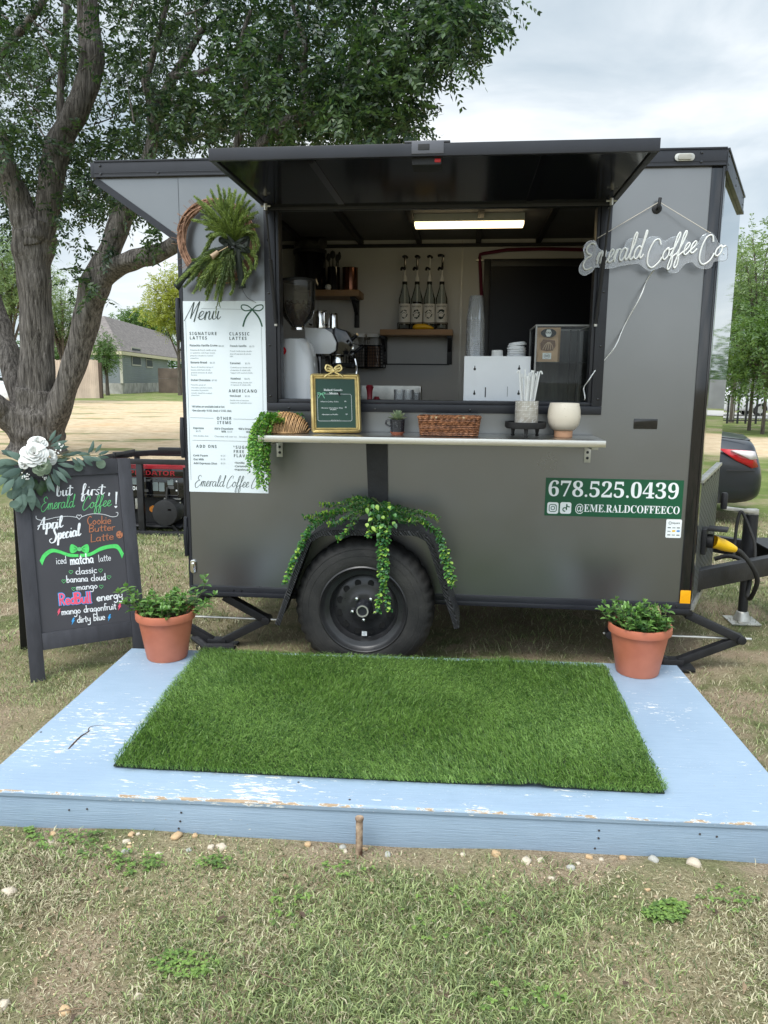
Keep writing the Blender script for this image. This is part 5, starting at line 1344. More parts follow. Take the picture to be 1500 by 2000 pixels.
# ------------------------------------------------------------------ the green phone banner and the payment sticker
t = thing('phone_banner', 'green banner with white phone number on the trailer side, below the shelf', 'sign', (2.08, -.002, .71))
A, B = (1.768, .705), (2.404, .888)
MB().box((A[0], -.0030, A[1]), (B[0], -.0012, B[1])).build('sheet', M['banner_green'], t)
BO = (0, -.0036, 0)
def bpx(cx, cy):
    p = at(1030 + cx / 3.191, 800 + cy / 3.191, -.003); return p.x, p.z
mb = MB()
a_, b_ = bpx(124, 545), bpx(940, 550)
put_text(mb, bold('678.525.0439', True), a_[0], (a_[1] + b_[1]) / 2, b_[0], .074, BO, EX, EZ, 0)
a_, b_ = bpx(294, 641), bpx(948, 645)
put_text(mb, '@' + bold('EME.RALDCOFFEECO', True), a_[0], (a_[1] + b_[1]) / 2, b_[0], .037, BO, EX, EZ, 0)
for i, (l_, r_) in enumerate(((122, 195), (202, 275))):
    p, q = bpx(l_, 648), bpx(r_, 578)
    mb.poly(rrect(p[0], p[1], q[0], q[1], .010), BO, EX, EZ, 0)
    c = ((p[0] + q[0]) / 2, (p[1] + q[1]) / 2); O2 = (0, -.0042, 0)
    if i == 0:
        rr = rrect(c[0] - .017, c[1] - .017, c[0] + .017, c[1] + .017, .009); mb.ribbon(rr + rr[:1], .0034, O2, EX, EZ, 1)
        mb.ribbon([(c[0] + .0085 * cos(t_ * pi / 10), c[1] + .0085 * sin(t_ * pi / 10)) for t_ in range(21)], .0034, O2, EX, EZ, 1); mb.disc((c[0] + .0105, c[1] + .0105), .0022, O2, EX, EZ, 8, 1)
    else:
        mb.ribbon([(c[0] - .004 + .0085 * cos(t_), c[1] - .007 + .0085 * sin(t_)) for t_ in np.linspace(.1, 2 * pi - 1.4, 20)][::-1], .0052, O2, EX, EZ, 1)
        mb.ribbon([(c[0] + .0045, c[1] - .008), (c[0] + .0045, c[1] + .018)], .0055, O2, EX, EZ, 1); mb.ribbon(spline([(c[0] + .0045, c[1] + .016), (c[0] + .009, c[1] + .008), (c[0] + .017, c[1] + .006)]), .005, O2, EX, EZ, 1)
mb.build('lettering', [M['ink_white'], M['banner_green']], t, fix=False, smooth=0)
t = thing('payment_sticker', 'small white payment sticker under the green phone banner', 'sticker', (2.372, -.002, .613))
MB().prism(rrect(2.337, .613, 2.408, .702, .006), (0, -.0012, 0), EX, EZ, .0015).build('sheet', M['ink_white'], t)
mb = MB(); O2 = (0, -.0034, 0)
put_text(mb, bold('Square'), 2.3640, .681, 2.399, .008, O2, EX, EZ, 0); rr = rrect(2.349, .679, 2.360, .690, .003); mb.ribbon(rr + rr[:1], .002, O2, EX, EZ, 0)
for r_ in range(3):
    for c_ in range(3):
        x, z = 2.345 + c_ * .021, .660 - r_ * .0175; mi = 3 if (r_, c_) == (1, 1) else 4 if (r_, c_) == (1, 2) else (1 if (r_ + c_) % 2 else 0)
        mb.poly([(x, z), (x + .014, z), (x + .014, z + (.008 if mi > 2 else .004)), (x, z + (.008 if mi > 2 else .004))], O2, EX, EZ, mi)
mb.build('lettering', [M['ink_dark'], M['ink_grey'], M['ink_green'], M['yellow'], pbr('card_blue', (.05, .25, .6), rough=.5)], t, fix=False, smooth=0)
# ------------------------------------------------------------------ the unlit neon name sign
YN = -.075
t = thing('neon_sign', 'unlit white script neon sign hung from a hook, right of the window', 'neon sign', (2.2, YN, 1.88))
def npx(cx, cy, Y=None):
    p = at(1100 + cx / 3.75, 280 + cy / 3.75, YN if Y is None else Y); return p.x, p.z
oc = [(118, 930), (125, 890), (160, 840), (150, 770), (180, 720), (235, 715), (262, 770), (330, 795), (430, 775), (470, 710), (520, 690), (590, 700), (660, 680), (710, 690), (745, 715), (790, 690), (850, 675), (900, 690), (940, 745), (985, 740), (1020, 680), (1080, 650), (1120, 690), (1140, 730), (1195, 745), (1208, 790), (1195, 855), (1110, 862), (1085, 905), (1030, 920), (975, 900), (945, 870), (890, 885), (840, 942), (780, 945), (735, 905), (690, 915), (630, 935), (585, 905), (545, 880), (430, 895), (330, 915), (240, 905), (215, 935), (165, 965), (130, 955)]
ol = spline([npx(*q) for q in oc], 4, closed=True)
MB().prism(ol, (0, YN + .006, 0), EX, EZ, .0045).build('backing', M['acrylic'], t, smooth=30)
edge = MB().tube([(x, YN + .0037, z) for x, z in ol], .0016, 5, closed=True)
edge.build('backing_edge', glass_mat('acrylic_edge', (.80, .83, .85), refl=.12, dens=.22), t)
mb = MB()
def neon(s, p0, p1, hpx, slant=.28):
    a_, b_ = npx(*p0), npx(*p1)
    for st in strokes(s, SCRIPT, a_[0], a_[1], b_[0], hpx * .000625 , slant, 6, (b_[1] - a_[1]) / (b_[0] - a_[0])):
        mb.tube([(x, YN - .004, z) for x, z in st], .0037, 8)
# capital E drawn on its own, then the small letters, as in the sign
for st in (spline([npx(*q) for q in ((236, 742), (205, 732), (172, 768), (178, 805), (205, 820), (165, 850), (145, 895), (165, 925), (210, 910))], 8),):
    mb.tube([(x, YN - .004, z) for x, z in st], .0037, 8)
neon('merald', (236, 885), (575, 842), 84)
mb.tube([(x, YN - .004, z) for x, z in spline([npx(*q) for q in ((714, 742), (702, 705), (665, 720), (625, 800), (615, 880), (645, 912), (690, 880), (722, 835))], 8)], .0037, 8)
neon('offee', (716, 858), (965, 800), 74)
mb.tube([(x, YN - .004, z) for x, z in spline([npx(*q) for q in ((1098, 722), (1090, 675), (1050, 690), (1010, 770), (996, 850), (1020, 888), (1070, 860), (1105, 805))], 8)], .0037, 8)
neon('o.', (1100, 832), (1188, 812), 66)
mb.build('letters', M['neon'], t, smooth=60)
hk = at(1283, 405)
hp_ = Vector((hk.x, -.032, at(1283, 398).z))
MB().tube([(x, y, z) for (x, y, z) in ((hp_.x, hp_.y - .004, hp_.z), (npx(250, 695)[0], YN, npx(250, 695)[1]))], .0016, 5).tube([(hp_.x, hp_.y - .004, hp_.z), (npx(1080, 658)[0], YN, npx(1080, 658)[1])], .0016, 5).build('hanging_cord', pbr('pale_cord', (.55, .50, .42), rough=.6), t)
MB().tube([(x, YN + .008 if i < 1 else -.035 - .03 * sin(i), z) for i, (x, z) in enumerate(spline([npx(680, 905), npx(655, 960), npx(560, 1140), npx(440, 1390), npx(330, 1570), npx(200, 1720), npx(166, 1800), npx(163, 1880)], 4))], .0024, 6).build('cable', M['paper'], t, smooth=60)
t = thing('wall_hook', 'black hook on the charcoal panel carrying the neon sign', 'hook', (hk.x, -.002, hk.z))
Mx = Matrix(((1, 0, 0, hk.x), (0, 0, -1, -.0008), (0, 1, 0, at(1283, 408).z), (0, 0, 0, 1)))
MB().lathe([(0, 0), (.021, 0), (.021, .006), (.015, .010), (0, .010)], n=24, M=Mx).tube(spline([(hk.x, -.009, at(1283, 408).z), (hk.x, -.030, at(1283, 408).z - .002), (hk.x, -.036, at(1283, 404).z), (hk.x + .004, -.034, at(1283, 390).z)], 5), .0075, 8).build('hook', M['black_matt'], t, smooth=50)

# ------------------------------------------------------------------ A-frame chalkboard
BL = Vector((-.600, -.497, -.072)); rot, BW, BH, ln = .627, .536, 1.036, .185
bx = Vector((cos(rot), sin(rot), 0)); bb = Vector((-sin(rot), cos(rot), 0)); by = Vector((0, 0, cos(ln))) + bb * sin(ln); bn = bx.cross(by)
cb = thing('chalkboard_sign', 'black A-frame chalkboard with chalk-lettered specials standing left of the deck', 'sign', BL + bx * BW / 2, rot)
def brd(mb, x0, y0, x1, y1, t0, t1, mi=0):
    vs = [BL + bx * x + by * y + bn * t for t in (t0, t1) for x, y in ((x0, y0), (x1, y0), (x1, y1), (x0, y1))]
    return mb.add(vs, [(3, 2, 1, 0), (4, 5, 6, 7), (0, 1, 5, 4), (1, 2, 6, 5), (2, 3, 7, 6), (3, 0, 4, 7)], mi)
bp_ = pbr('black_painted_wood', (.042, .042, .050), rough=.55, var=.22, vscale=5, stretch=(6, 6, 1), bump=.12, bscale=40)
sw_ = .064
for x0 in (0, BW - sw_): brd(MB(), x0, 0, x0 + sw_, BH, -.022, 0).build('leg', bp_, cb, bevel=.003)
for y0, y1 in ((.150, .229), (BH - .075, BH - .001)): brd(MB(), sw_ + .0005, y0, BW - sw_ - .0005, y1, -.022, -.001).build('rail', bp_, cb, bevel=.002)
brd(MB(), sw_ + .0005, .2295, BW - sw_ - .0005, BH - .0755, -.018, -.009).build('board', pbr('chalkboard', (.050, .049, .056), rough=.6, var=.12, vscale=3, rvar=.08), cb)
# rear frame, hinged at the top and spread backwards
ry = Vector((0, 0, -cos(.30))) + bb * sin(.30); TP = BL + by * (BH - .01) - bn * .03
TOPZ = 1.02
for x0 in (0, BW - sw_): MB().bar(TP + bx * (x0 + sw_ / 2), TP + bx * (x0 + sw_ / 2) + ry * 1.04, sw_, .02, up=bb).build('rear_leg', pbr('black_wood_back', (.010, .010, .011), rough=.6, var=.3), cb, bevel=.002)
MB().bar(TP + bx * (sw_ + .002) + ry * .42, TP + bx * (BW - sw_ - .002) + ry * .42, .72, .008, up=bn).build('rear_panel', M['black_matt'], cb)
MB().bar(BL + bx * .32 + by * .2 - bn * .03, BL + bx * .36 + by * .2 - bn * .03, .03, .03).build('hinge_catch', M['black_matt'], cb)
BO_ = BL - bn * .0075
def cpx(cx, cy):
    p = hit(cx / 3.92, 840 + cy / 3.92, BO_, bn) - BO_; return p.dot(bx), p.dot(by)
CK = .000553
mb = MB()
def chalk(s, font, p0, p1, hpx, w, mi=0, slant=0., brush=0., n=1, lift=0.):
    a_, b_ = cpx(*p0), cpx(*p1)
    for i in range(n): put_script(mb, s, font, a_[0] + .0012 * i, a_[1], b_[0] + .0012 * i, hpx * CK, w, BO_, bx, by, mi, lift, slant, (b_[1] - a_[1]) / (b_[0] - a_[0]), brush)
def cline(pts, w, mi=0, lift=0., smooth_=True):
    q = [cpx(*p) for p in pts]; mb.ribbon(spline(q, 6) if smooth_ else q, w, BO_, bx, by, mi, lift)
chalk('but', SCRIPT, (432, 508), (552, 498), 48, .0032, 0, .12, 1.3); chalk('first ,', SCRIPT, (622, 502), (850, 488), 48, .0032, 0, .12, 1.3)
chalk('Emerald', SCRIPT, (318, 612), (568, 590), 52, .0028, 1, .25); chalk('Coffee', SCRIPT, (632, 604), (848, 580), 50, .0028, 1, .25)
mb.ribbon([cpx(892, 478), cpx(888, 566)], lambda dx, dy, t_: .0095 - .005 * t_, BO_, bx, by, 0)
def heart(cx, cy, s_, w, mi, fill=False):
    pts = [(cx + s_ * 16 * sin(t_) ** 3 / 16, cy - s_ * (13 * cos(t_) - 5 * cos(2 * t_) - 2 * cos(3 * t_) - cos(4 * t_)) / 16) for t_ in np.linspace(0, 2 * pi, 25)]
    if fill: mb.poly([cpx(*p) for p in pts[:-1]], BO_, bx, by, mi)
    else: mb.ribbon([cpx(*p) for p in pts], w, BO_, bx, by, mi)
heart(887, 588, 11, 0, 0, True); heart(606, 664, 20, .0022, 0)
cline([(276, 658), (282, 680), (330, 690), (430, 668), (520, 660), (588, 668)], .0022); cline([(626, 664), (700, 642), (790, 645), (860, 664), (898, 655), (902, 632), (888, 630)], .0022)
chalk('April', SCRIPT, (300, 760), (478, 742), 46, .0040, 0, .15, 1.3); chalk('Special', SCRIPT, (400, 842), (616, 806), 50, .0040, 0, .15, 1.3)
chalk('Cookie', PRINT, (668, 724), (852, 716), 36, .0030, 2, .06, n=2); chalk('Butter', PRINT, (680, 782), (882, 764), 30, .0030, 2, .06, n=2); chalk('Latte', PRINT, (692, 858), (872, 836), 34, .0030, 2, .06, n=2)
c = cpx(915, 800); mb.disc(c, .0155, BO_, bx, by, 22, 2, .0185); 
for q in ((905, 790), (922, 812), (905, 815), (928, 782)): mb.disc(cpx(*q), .0028, BO_ + bn * .0006, bx, by, 8, 5)
def band(top, bot, mi):
    a_, b_ = spline([cpx(*p) for p in top], 6), spline([cpx(*p) for p in bot], 6)
    for i in range(len(a_) - 1): mb.poly([b_[i], b_[i + 1], a_[i + 1], a_[i]], BO_, bx, by, mi)
band([(304, 1000), (330, 950), (390, 910), (450, 918), (530, 945), (600, 950)], [(324, 1036), (350, 975), (400, 938), (455, 944), (530, 970), (602, 972)], 3)
band([(612, 948), (690, 938), (770, 895), (850, 876), (905, 880), (948, 945)], [(612, 972), (690, 964), (770, 925), (850, 905), (900, 915), (934, 982)], 3)
for s_ in (-1, 1): mb.poly(spline([cpx(608 + s_ * a_, 912 + b_) for a_, b_ in ((8, 0), (30, -26), (62, -38), (74, -10), (70, 22), (45, 30))], 4, True), BO_ + bn * .0006, bx, by, 3)
mb.disc(cpx(608, 912), .010, BO_ + bn * .001, bx, by, 14, 1)
for s_ in (-1, 1): cline([(608 + s_ * 20, 908), (608 + s_ * 40, 895)], .002, 5, .0016); cline([(608 + s_ * 20, 916), (608 + s_ * 42, 918)], .002, 5, .0016)
chalk('iced', PRINT, (432, 1026), (512, 1020), 32, .0026, 0); chalk('matcha', PRINT, (540, 1030), (720, 1014), 42, .0058, 0); chalk('latte', PRINT, (756, 1008), (852, 996), 30, .0026, 0)
chalk('classic', PRINT, (580, 1106), (744, 1092), 30, .0028, 0, n=2); chalk('banana cloud', PRINT, (510, 1168), (812, 1148), 30, .0028, 0, n=2); chalk('mango', PRINT, (586, 1226), (750, 1210), 28, .0028, 0, n=2)
for cx, cy in ((543, 1086), (770, 1074), (488, 1157), (834, 1126), (564, 1216), (775, 1198)): heart(cx, cy, 15, .0018, 1)
chalk('RedBull', PRINT, (458, 1338), (706, 1318), 46, .014, 4); chalk('RedBull', PRINT, (458, 1338), (706, 1318), 46, .0075, 6, lift=.0012)
chalk('energy', PRINT, (742, 1310), (944, 1284), 34, .0052, 0); chalk('mango dragonfruit', PRINT, (472, 1416), (892, 1370), 30, .0030, 0, n=2); chalk('dirty blue', PRINT, (592, 1476), (806, 1450), 30, .0030, 0, n=2)
def bolt(cx, cy, s_, mi): mb.poly([cpx(cx + a_ * s_, cy + b_ * s_) for a_, b_ in ((2, -28), (14, -30), (7, -10), (15, -10), (-10, 28), (-3, 2), (-12, 2))][::-1], BO_, bx, by, mi)
bolt(450, 1395, 1, 6); bolt(914, 1354, 1, 6); bolt(558, 1465, 1, 4); bolt(836, 1438, 1, 4)
mb.build('chalk_lettering', [pbr('white_chalk', (.78, .80, .82), rough=.8, var=.1, vscale=90), pbr('green_chalk', (.14, .55, .20), rough=.8, var=.1, vscale=90), pbr('brown_chalk', (.42, .16, .08), rough=.8, var=.15, vscale=90), pbr('bright_green_chalk', (.09, .62, .14), rough=.8, var=.15, vscale=60), pbr('blue_chalk', (.06, .36, .75), rough=.8, var=.1), M['black_matt'], pbr('pink_chalk', (.80, .10, .17), rough=.8, var=.1, vscale=90)], cb, fix=False, smooth=0)
# ------------------------------------------------------------------ ground: one sheet to the horizon
def axis(fine0, fine1, step, far):
    a = list(np.arange(fine0, fine1 + 1e-6, step)); d = step
    hi, lo = [], []
    x = fine1
    while x < far: d *= 1.35; x += d; hi.append(x)
    x = fine0; d = step
    while x > -far: d *= 1.35; x -= d; lo.append(x)
    return np.array(lo[::-1] + a + hi)
def bumps(x, y):
    return (.010 * np.sin(x * 3.1 + 1.3 * np.sin(y * 2.3)) * np.sin(y * 3.7 + .8 * np.sin(x * 1.9)) + .006 * np.sin(x * 8.3 + y * 5.1) * np.sin(y * 9.7 - x * 3.3))
def gh(x, y):
    """ground height, with small unevenness"""
    x = np.asarray(x, float); y = np.asarray(y, float)
    near = np.exp(-((y + 0) / 12) ** 2)
    return ground_z(x, y) + bumps(x, y) * near * .8
gx, gy = axis(-4, 6, .08, 700), axis(-4, 5, .08, 700)
X, Y = np.meshgrid(gx, gy)
Z = gh(X, Y)
nx, ny = len(gx), len(gy)
idx = np.arange(nx * ny).reshape(ny, nx)
F = np.stack([idx[:-1, :-1], idx[:-1, 1:], idx[1:, 1:], idx[1:, :-1]], -1).reshape(-1, 4)
def ground_mat():
    mt, nt, b = new_mat('worn_lawn'); N = nt.nodes.new; L = nt.links.new
    g = N('ShaderNodeNewGeometry'); sp = N('ShaderNodeSeparateXYZ'); L(g.outputs['Position'], sp.inputs[0])
    def noise(s, d=5, r=.55, vec=None, dist=0.):
        n = N('ShaderNodeTexNoise'); n.inputs['Scale'].default_value = s; n.inputs['Detail'].default_value = d; n.inputs['Roughness'].default_value = r; n.inputs['Distortion'].default_value = dist
        L(vec or g.outputs['Position'], n.inputs['Vector']); return n.outputs[0]
    def ramp(f, stops):
        r = N('ShaderNodeValToRGB'); e = r.color_ramp.elements
        e[0].position, e[0].color = stops[0][0], rgba(stops[0][1]); e[1].position, e[1].color = stops[-1][0], rgba(stops[-1][1])
        for p, c in stops[1:-1]: q = e.new(p); q.color = rgba(c)
        L(f, r.inputs[0]); return r.outputs[0]
    def mix(f, a, c, fac=None):
        m_ = N('ShaderNodeMix'); m_.data_type = 'RGBA'
        if f is None: m_.inputs[0].default_value = fac
        else: L(f, m_.inputs[0])
        L(a, m_.inputs[6]); L(c, m_.inputs[7]); return m_.outputs[2]
    def mth(op, a, c=None, k=None, clamp=False):
        m_ = N('ShaderNodeMath'); m_.operation = op; m_.use_clamp = clamp
        for i, q in enumerate((a, c)):
            if q is None: continue
            if isinstance(q, (int, float)): m_.inputs[i].default_value = q
            else: L(q, m_.inputs[i])
        return m_.outputs[0]
    def step(f, lo, hi, a=0., c=1.):
        m_ = N('ShaderNodeMapRange'); m_.interpolation_type = 'SMOOTHSTEP'
        m_.inputs[1].default_value, m_.inputs[2].default_value, m_.inputs[3].default_value, m_.inputs[4].default_value = lo, hi, a, c
        L(f, m_.inputs[0]); return m_.outputs[0]
    dirt = ramp(noise(7, 8, .65), [(.25, (.19, .14, .09)), (.5, (.31, .24, .16)), (.75, (.43, .35, .25))])
    grit = ramp(noise(160, 4, .7), [(.32, (.08, .06, .035)), (.52, (.30, .23, .15)), (.68, (.60, .52, .40))])
    dirt = mix(None, dirt, grit, .45)
    straw = ramp(noise(110, 5, .8), [(.3, (.12, .098, .055)), (.5, (.28, .235, .14)), (.7, (.45, .395, .26))])
    green = ramp(noise(100, 5, .8), [(.3, (.06, .065, .028)), (.5, (.13, .145, .06)), (.7, (.23, .25, .11))])
    f1 = step(noise(1.1, 6, .62, dist=.4), .44, .60)
    f2 = step(noise(2.3, 6, .6, dist=.3), .48, .60)
    near = mix(f2, mix(f1, straw, green), dirt)
    # the pale gravel drive behind, with grass in it, and the lawns beyond
    sand = ramp(noise(3.2, 10, .72), [(.25, (.33, .245, .15)), (.5, (.53, .41, .27)), (.75, (.68, .56, .40))])
    sand = mix(step(noise(.45, 6, .6), .5, .7), sand, ramp(noise(5, 5), [(.3, (.50, .32, .17)), (.7, (.60, .46, .30))]), None)
    fgreen = ramp(noise(.9, 8, .65), [(.25, (.075, .105, .03)), (.5, (.135, .175, .05)), (.75, (.24, .25, .10))])
    mp_ = N('ShaderNodeMapping'); mp_.inputs['Scale'].default_value = (.35, 1, 1); L(g.outputs['Position'], mp_.inputs[0])
    wob = mth('MULTIPLY', mth('SUBTRACT', noise(.22, 5, .6, mp_.outputs[0]), .5), 9.)
    yy = mth('ADD', sp.outputs[1], wob)
    left = mth('MULTIPLY', step(yy, 6.5, 9.5), step(yy, 40, 46, 1, 0)); left = mth('MULTIPLY', left, step(sp.outputs[0], 2, 6, 1, 0))
    tuft = step(noise(.75, 9, .68, mp_.outputs[0]), .54, .62, 1, .1); left = mth('MULTIPLY', left, tuft)
    right = mth('MULTIPLY', step(yy, 13, 15.5), step(yy, 20.5, 23.5, 1, 0)); right = mth('MULTIPLY', right, step(sp.outputs[0], 2, 6))
    fm = mth('MAXIMUM', left, right)
    far_lawn = mix(step(noise(.7, 6, .6), .5, .66), fgreen, straw)
    base = mix(step(sp.outputs[1], 2.5, 6.5), near, far_lawn)
    col = mix(fm, base, sand)
    L(col, b.inputs['Base Color']); b.inputs['Roughness'].default_value = .95; b.inputs['Specular IOR Level'].default_value = .1
    bp = N('ShaderNodeBump'); bp.inputs['Strength'].default_value = .8; bp.inputs['Distance'].default_value = .02
    h = mth('ADD', noise(35, 6, .7), mth('MULTIPLY', noise(140, 3, .6), .5))
    L(h, bp.inputs['Height']); L(bp.outputs[0], b.inputs['Normal'])
    return mt
gnd = np_mesh('ground', np.stack([X, Y, Z], -1), F, ground_mat(), smooth=True); tag(gnd, 'worn lawn of dry and green grass over pale dirt', 'ground', kind='structure')
# ------------------------------------------------------------------ the blue painted deck
DO = Vector((-.065, -1.694, 0)); DR = .039; DW, DD, DZ = 2.44, 1.22, .120
dx_, dy_ = Vector((cos(DR), sin(DR), 0)), Vector((-sin(DR), cos(DR), 0))
dk = thing('wooden_deck', 'low pale blue painted wooden deck with peeling paint in front of the trailer', 'deck', DO, DR)
MD = WM[dk]
def paint_mat(name, chip, bare_at=.085):
    """blue paint with worn white and bare wood chips along the grain"""
    mt, nt, b = new_mat(name); N = nt.nodes.new; L = nt.links.new
    t = N('ShaderNodeTexCoord')
    def noise(sc3, s, d, r=.6):
        m_ = N('ShaderNodeMapping'); m_.inputs['Scale'].default_value = sc3; L(t.outputs['Object'], m_.inputs[0])
        n = N('ShaderNodeTexNoise'); n.inputs['Scale'].default_value = s; n.inputs['Detail'].default_value = d; n.inputs['Roughness'].default_value = r; L(m_.outputs[0], n.inputs['Vector']); return n.outputs[0]
    def ramp(f, stops, const=False):
        r = N('ShaderNodeValToRGB'); e = r.color_ramp.elements
        if const: r.color_ramp.interpolation = 'LINEAR'
        e[0].position, e[0].color = stops[0][0], rgba(stops[0][1]); e[1].position, e[1].color = stops[-1][0], rgba(stops[-1][1])
        for p, c in stops[1:-1]: q = e.new(p); q.color = rgba(c)
        L(f, r.inputs[0]); return r.outputs[0]
    def mix(f, a, c):
        m_ = N('ShaderNodeMix'); m_.data_type = 'RGBA'; L(f, m_.inputs[0]); L(a, m_.inputs[6]); L(c, m_.inputs[7]); return m_.outputs[2]
    blue = ramp(noise((1, 1, 1), 2.2, 6), [(.3, (.245, .33, .425)), (.7, (.305, .395, .495))])
    grain = ramp(noise((2.2, 60, 60), 4, 5, .65), [(.3, (.80, .82, .85)), (.7, (1.04, 1.03, 1.02))])
    mm = N('ShaderNodeMix'); mm.data_type = 'RGBA'; mm.blend_type = 'MULTIPLY'; mm.inputs[0].default_value = .55; L(blue, mm.inputs[6]); L(grain, mm.inputs[7])
    blue = mm.outputs[2]
    # dirt specks
    spk = ramp(noise((1, 1, 1), 85, 3, .7), [(.27, (1, 1, 1)), (.31, (0, 0, 0))])
    blue = mix(spk, blue, ramp(noise((1, 1, 1), 20, 2), [(0, (.20, .22, .24)), (1, (.34, .33, .30))]))
    region = noise((1, 1.3, 1), 1.9, 4, .6); fine = noise((6, 24, 20), 3.6, 10, .74)
    ad = N('ShaderNodeMath'); ad.operation = 'MULTIPLY_ADD'; ad.inputs[1].default_value = .5; L(region, ad.inputs[0]); L(fine, ad.inputs[2])
    chipm = ramp(ad.outputs[0], [(chip, (0, 0, 0)), (chip + .012, (1, 1, 1))])
    white = ramp(noise((4, 30, 30), 5, 5), [(.3, (.60, .60, .57)), (.7, (.78, .78, .74))])
    wood = ramp(noise((3, 50, 50), 5, 5), [(.3, (.22, .14, .08)), (.7, (.45, .32, .19))])
    bare = ramp(ad.outputs[0], [(chip + bare_at, (0, 0, 0)), (chip + bare_at + .015, (1, 1, 1))])
    col = mix(chipm, blue, mix(bare, white, wood))
    L(col, b.inputs['Base Color']); b.inputs['Roughness'].default_value = .52
    bp = N('ShaderNodeBump'); bp.inputs['Strength'].default_value = .45; bp.inputs['Distance'].default_value = .004
    sub = N('ShaderNodeMath'); sub.operation = 'MULTIPLY_ADD'; sub.inputs[1].default_value = -.5; L(chipm, sub.inputs[0]); L(noise((2.2, 60, 60), 5, 5, .65), sub.inputs[2])
    L(sub.outputs[0], bp.inputs['Height']); L(bp.outputs[0], b.inputs['Normal'])
    return mt
# the top sheet, its front edge worn and splintered
mb = MB()
NS = 170
jag = [.004 * abs(sin(i * .37)) * random.random() + (.010 * random.random() if random.random() < .12 else 0) for i in range(NS + 1)]
for i in range(4, NS):
    jag[i] = .5 * jag[i] + .5 * jag[i - 1]
tp, lo = .0, .019
rows = []
for i in range(NS + 1):
    x = DW * i / NS; warp = .003 * sin(x * 2.1)
    rows.append([(x, DD, DZ), (x, .03, DZ), (x, .004 + jag[i] * .7, DZ - .0005), (x, .001 + jag[i] * .4, DZ - .005), (x, 0.0, DZ - .008), (x, .001, DZ - lo), (x, DD, DZ - lo)])
n = 7
vs = [MD @ Vector(p) for r in rows for p in r]
for i in range(NS):
    for j in range(n):
        mi = 1 if j in (2, 3) else 0
        mb.add([vs[i * n + j], vs[i * n + (j + 1) % n], vs[(i + 1) * n + (j + 1) % n], vs[(i + 1) * n + j]], [(0, 1, 2, 3)], mi)
for r in (rows[0], rows[-1]): mb.add([MD @ Vector(p) for p in r], [tuple(range(n))], 0)
PM = paint_mat('blue_deck_paint', .865)
o = mb.build('deck_top', [PM, paint_mat('worn_edge_paint', .755, .025)], dk, smooth=0)
bm = bmesh.new(); bm.from_mesh(o.data); bmesh.ops.remove_doubles(bm, verts=bm.verts, dist=1e-5); bmesh.ops.recalc_face_normals(bm, faces=bm.faces); bm.to_mesh(o.data); bm.free()
mb = MB().box((.004, .006, -.02), (DW - .004, .044, DZ - lo - .002), M=MD); mb.build('front_board', paint_mat('blue_board_paint', .96), dk, bevel=.003)
mb = MB()
for x in (.004, DW - .042): mb.box((x, .0445, -.06), (x + .038, DD - .0445, DZ - lo - .001), M=MD)
mb.box((.004, DD - .044, -.07), (DW - .004, DD - .006, DZ - lo - .001), M=MD)
mb.each('side_board', paint_mat('blue_side_paint', .96), dk, bevel=.002)
# a crack in the left of the top, and nail heads
mb = MB()
def dkp(u, v, lift=.0012):
    p = gz(u, v, DZ); q = MD.inverted() @ p; return (q.x, q.y)
for pts, w in (([(134, 1463), (148, 1448), (160, 1437), (172, 1430), (176, 1426)], .006), ([(172, 1431), (174, 1422), (184, 1418), (203, 1417)], .003), ([(160, 1436), (190, 1432)], .0025)):
    q = [dkp(*p) for p in pts]
    mb.ribbon(spline(q, 4), lambda dx, dy, t, w=w: w * (.35 + sin(pi * min(1, t + .1)) * (.7 + .6 * random.random())), MD @ Vector((0, 0, DZ + .0008)), dx_, dy_)
mb.build('crack', pbr('cracked_wood', (.045, .025, .014), rough=.9, var=.5, vscale=40), dk, fix=False)
mb = MB()
for u, v in ((354, 1587), (352, 1604), (349, 1618), (1170, 1622), (1169, 1637), (1162, 1657), (1367, 1629), (1400, 1634), (170, 1580), (135, 1582)):
    p = hit(u, v, MD @ Vector((0, .0055, 0)), -dy_); X_, Y_, Z_ = frame_of(-dy_)
    mb.lathe([(.0035, 0), (.0032, .0012), (0, .0014)], n=7, M=Matrix(((X_.x, Y_.x, Z_.x, p.x), (X_.y, Y_.y, Z_.y, p.y), (X_.z, Y_.z, Z_.z, p.z), (0, 0, 0, 1))))
for u, v in ((683, 1562), (583, 1528), (80, 1430)):
    q = dkp(u, v); mb.lathe([(.004, 0), (.0035, .0012), (0, .0014)], n=7, M=Matrix.Translation(MD @ Vector((q[0], q[1], DZ))))
mb.each('nail_head', pbr('rusty_nail', (.05, .045, .045), rough=.6, var=.4), dk)
# rusty stake in front of the deck
p = gz(701, 1668, .0); zt_ = hit(701, 1598, p, -dy_).z
mb = MB().tube([(p.x, p.y, -.08), (p.x + .001, p.y + .002, zt_ - .004)], .0105, 10).tube([(p.x + .001, p.y + .002, zt_ - .006), (p.x + .001, p.y + .002, zt_ + .002)], .0125, 10)
t = mb.build('stake', pbr('rusty_steel', (.15, .065, .033), rough=.85, var=.55, vscale=35, bump=.4, col2=(.30, .22, .15)), None, bevel=.0015); tag(t, 'short rusty steel stake driven in against the deck front', 'stake')
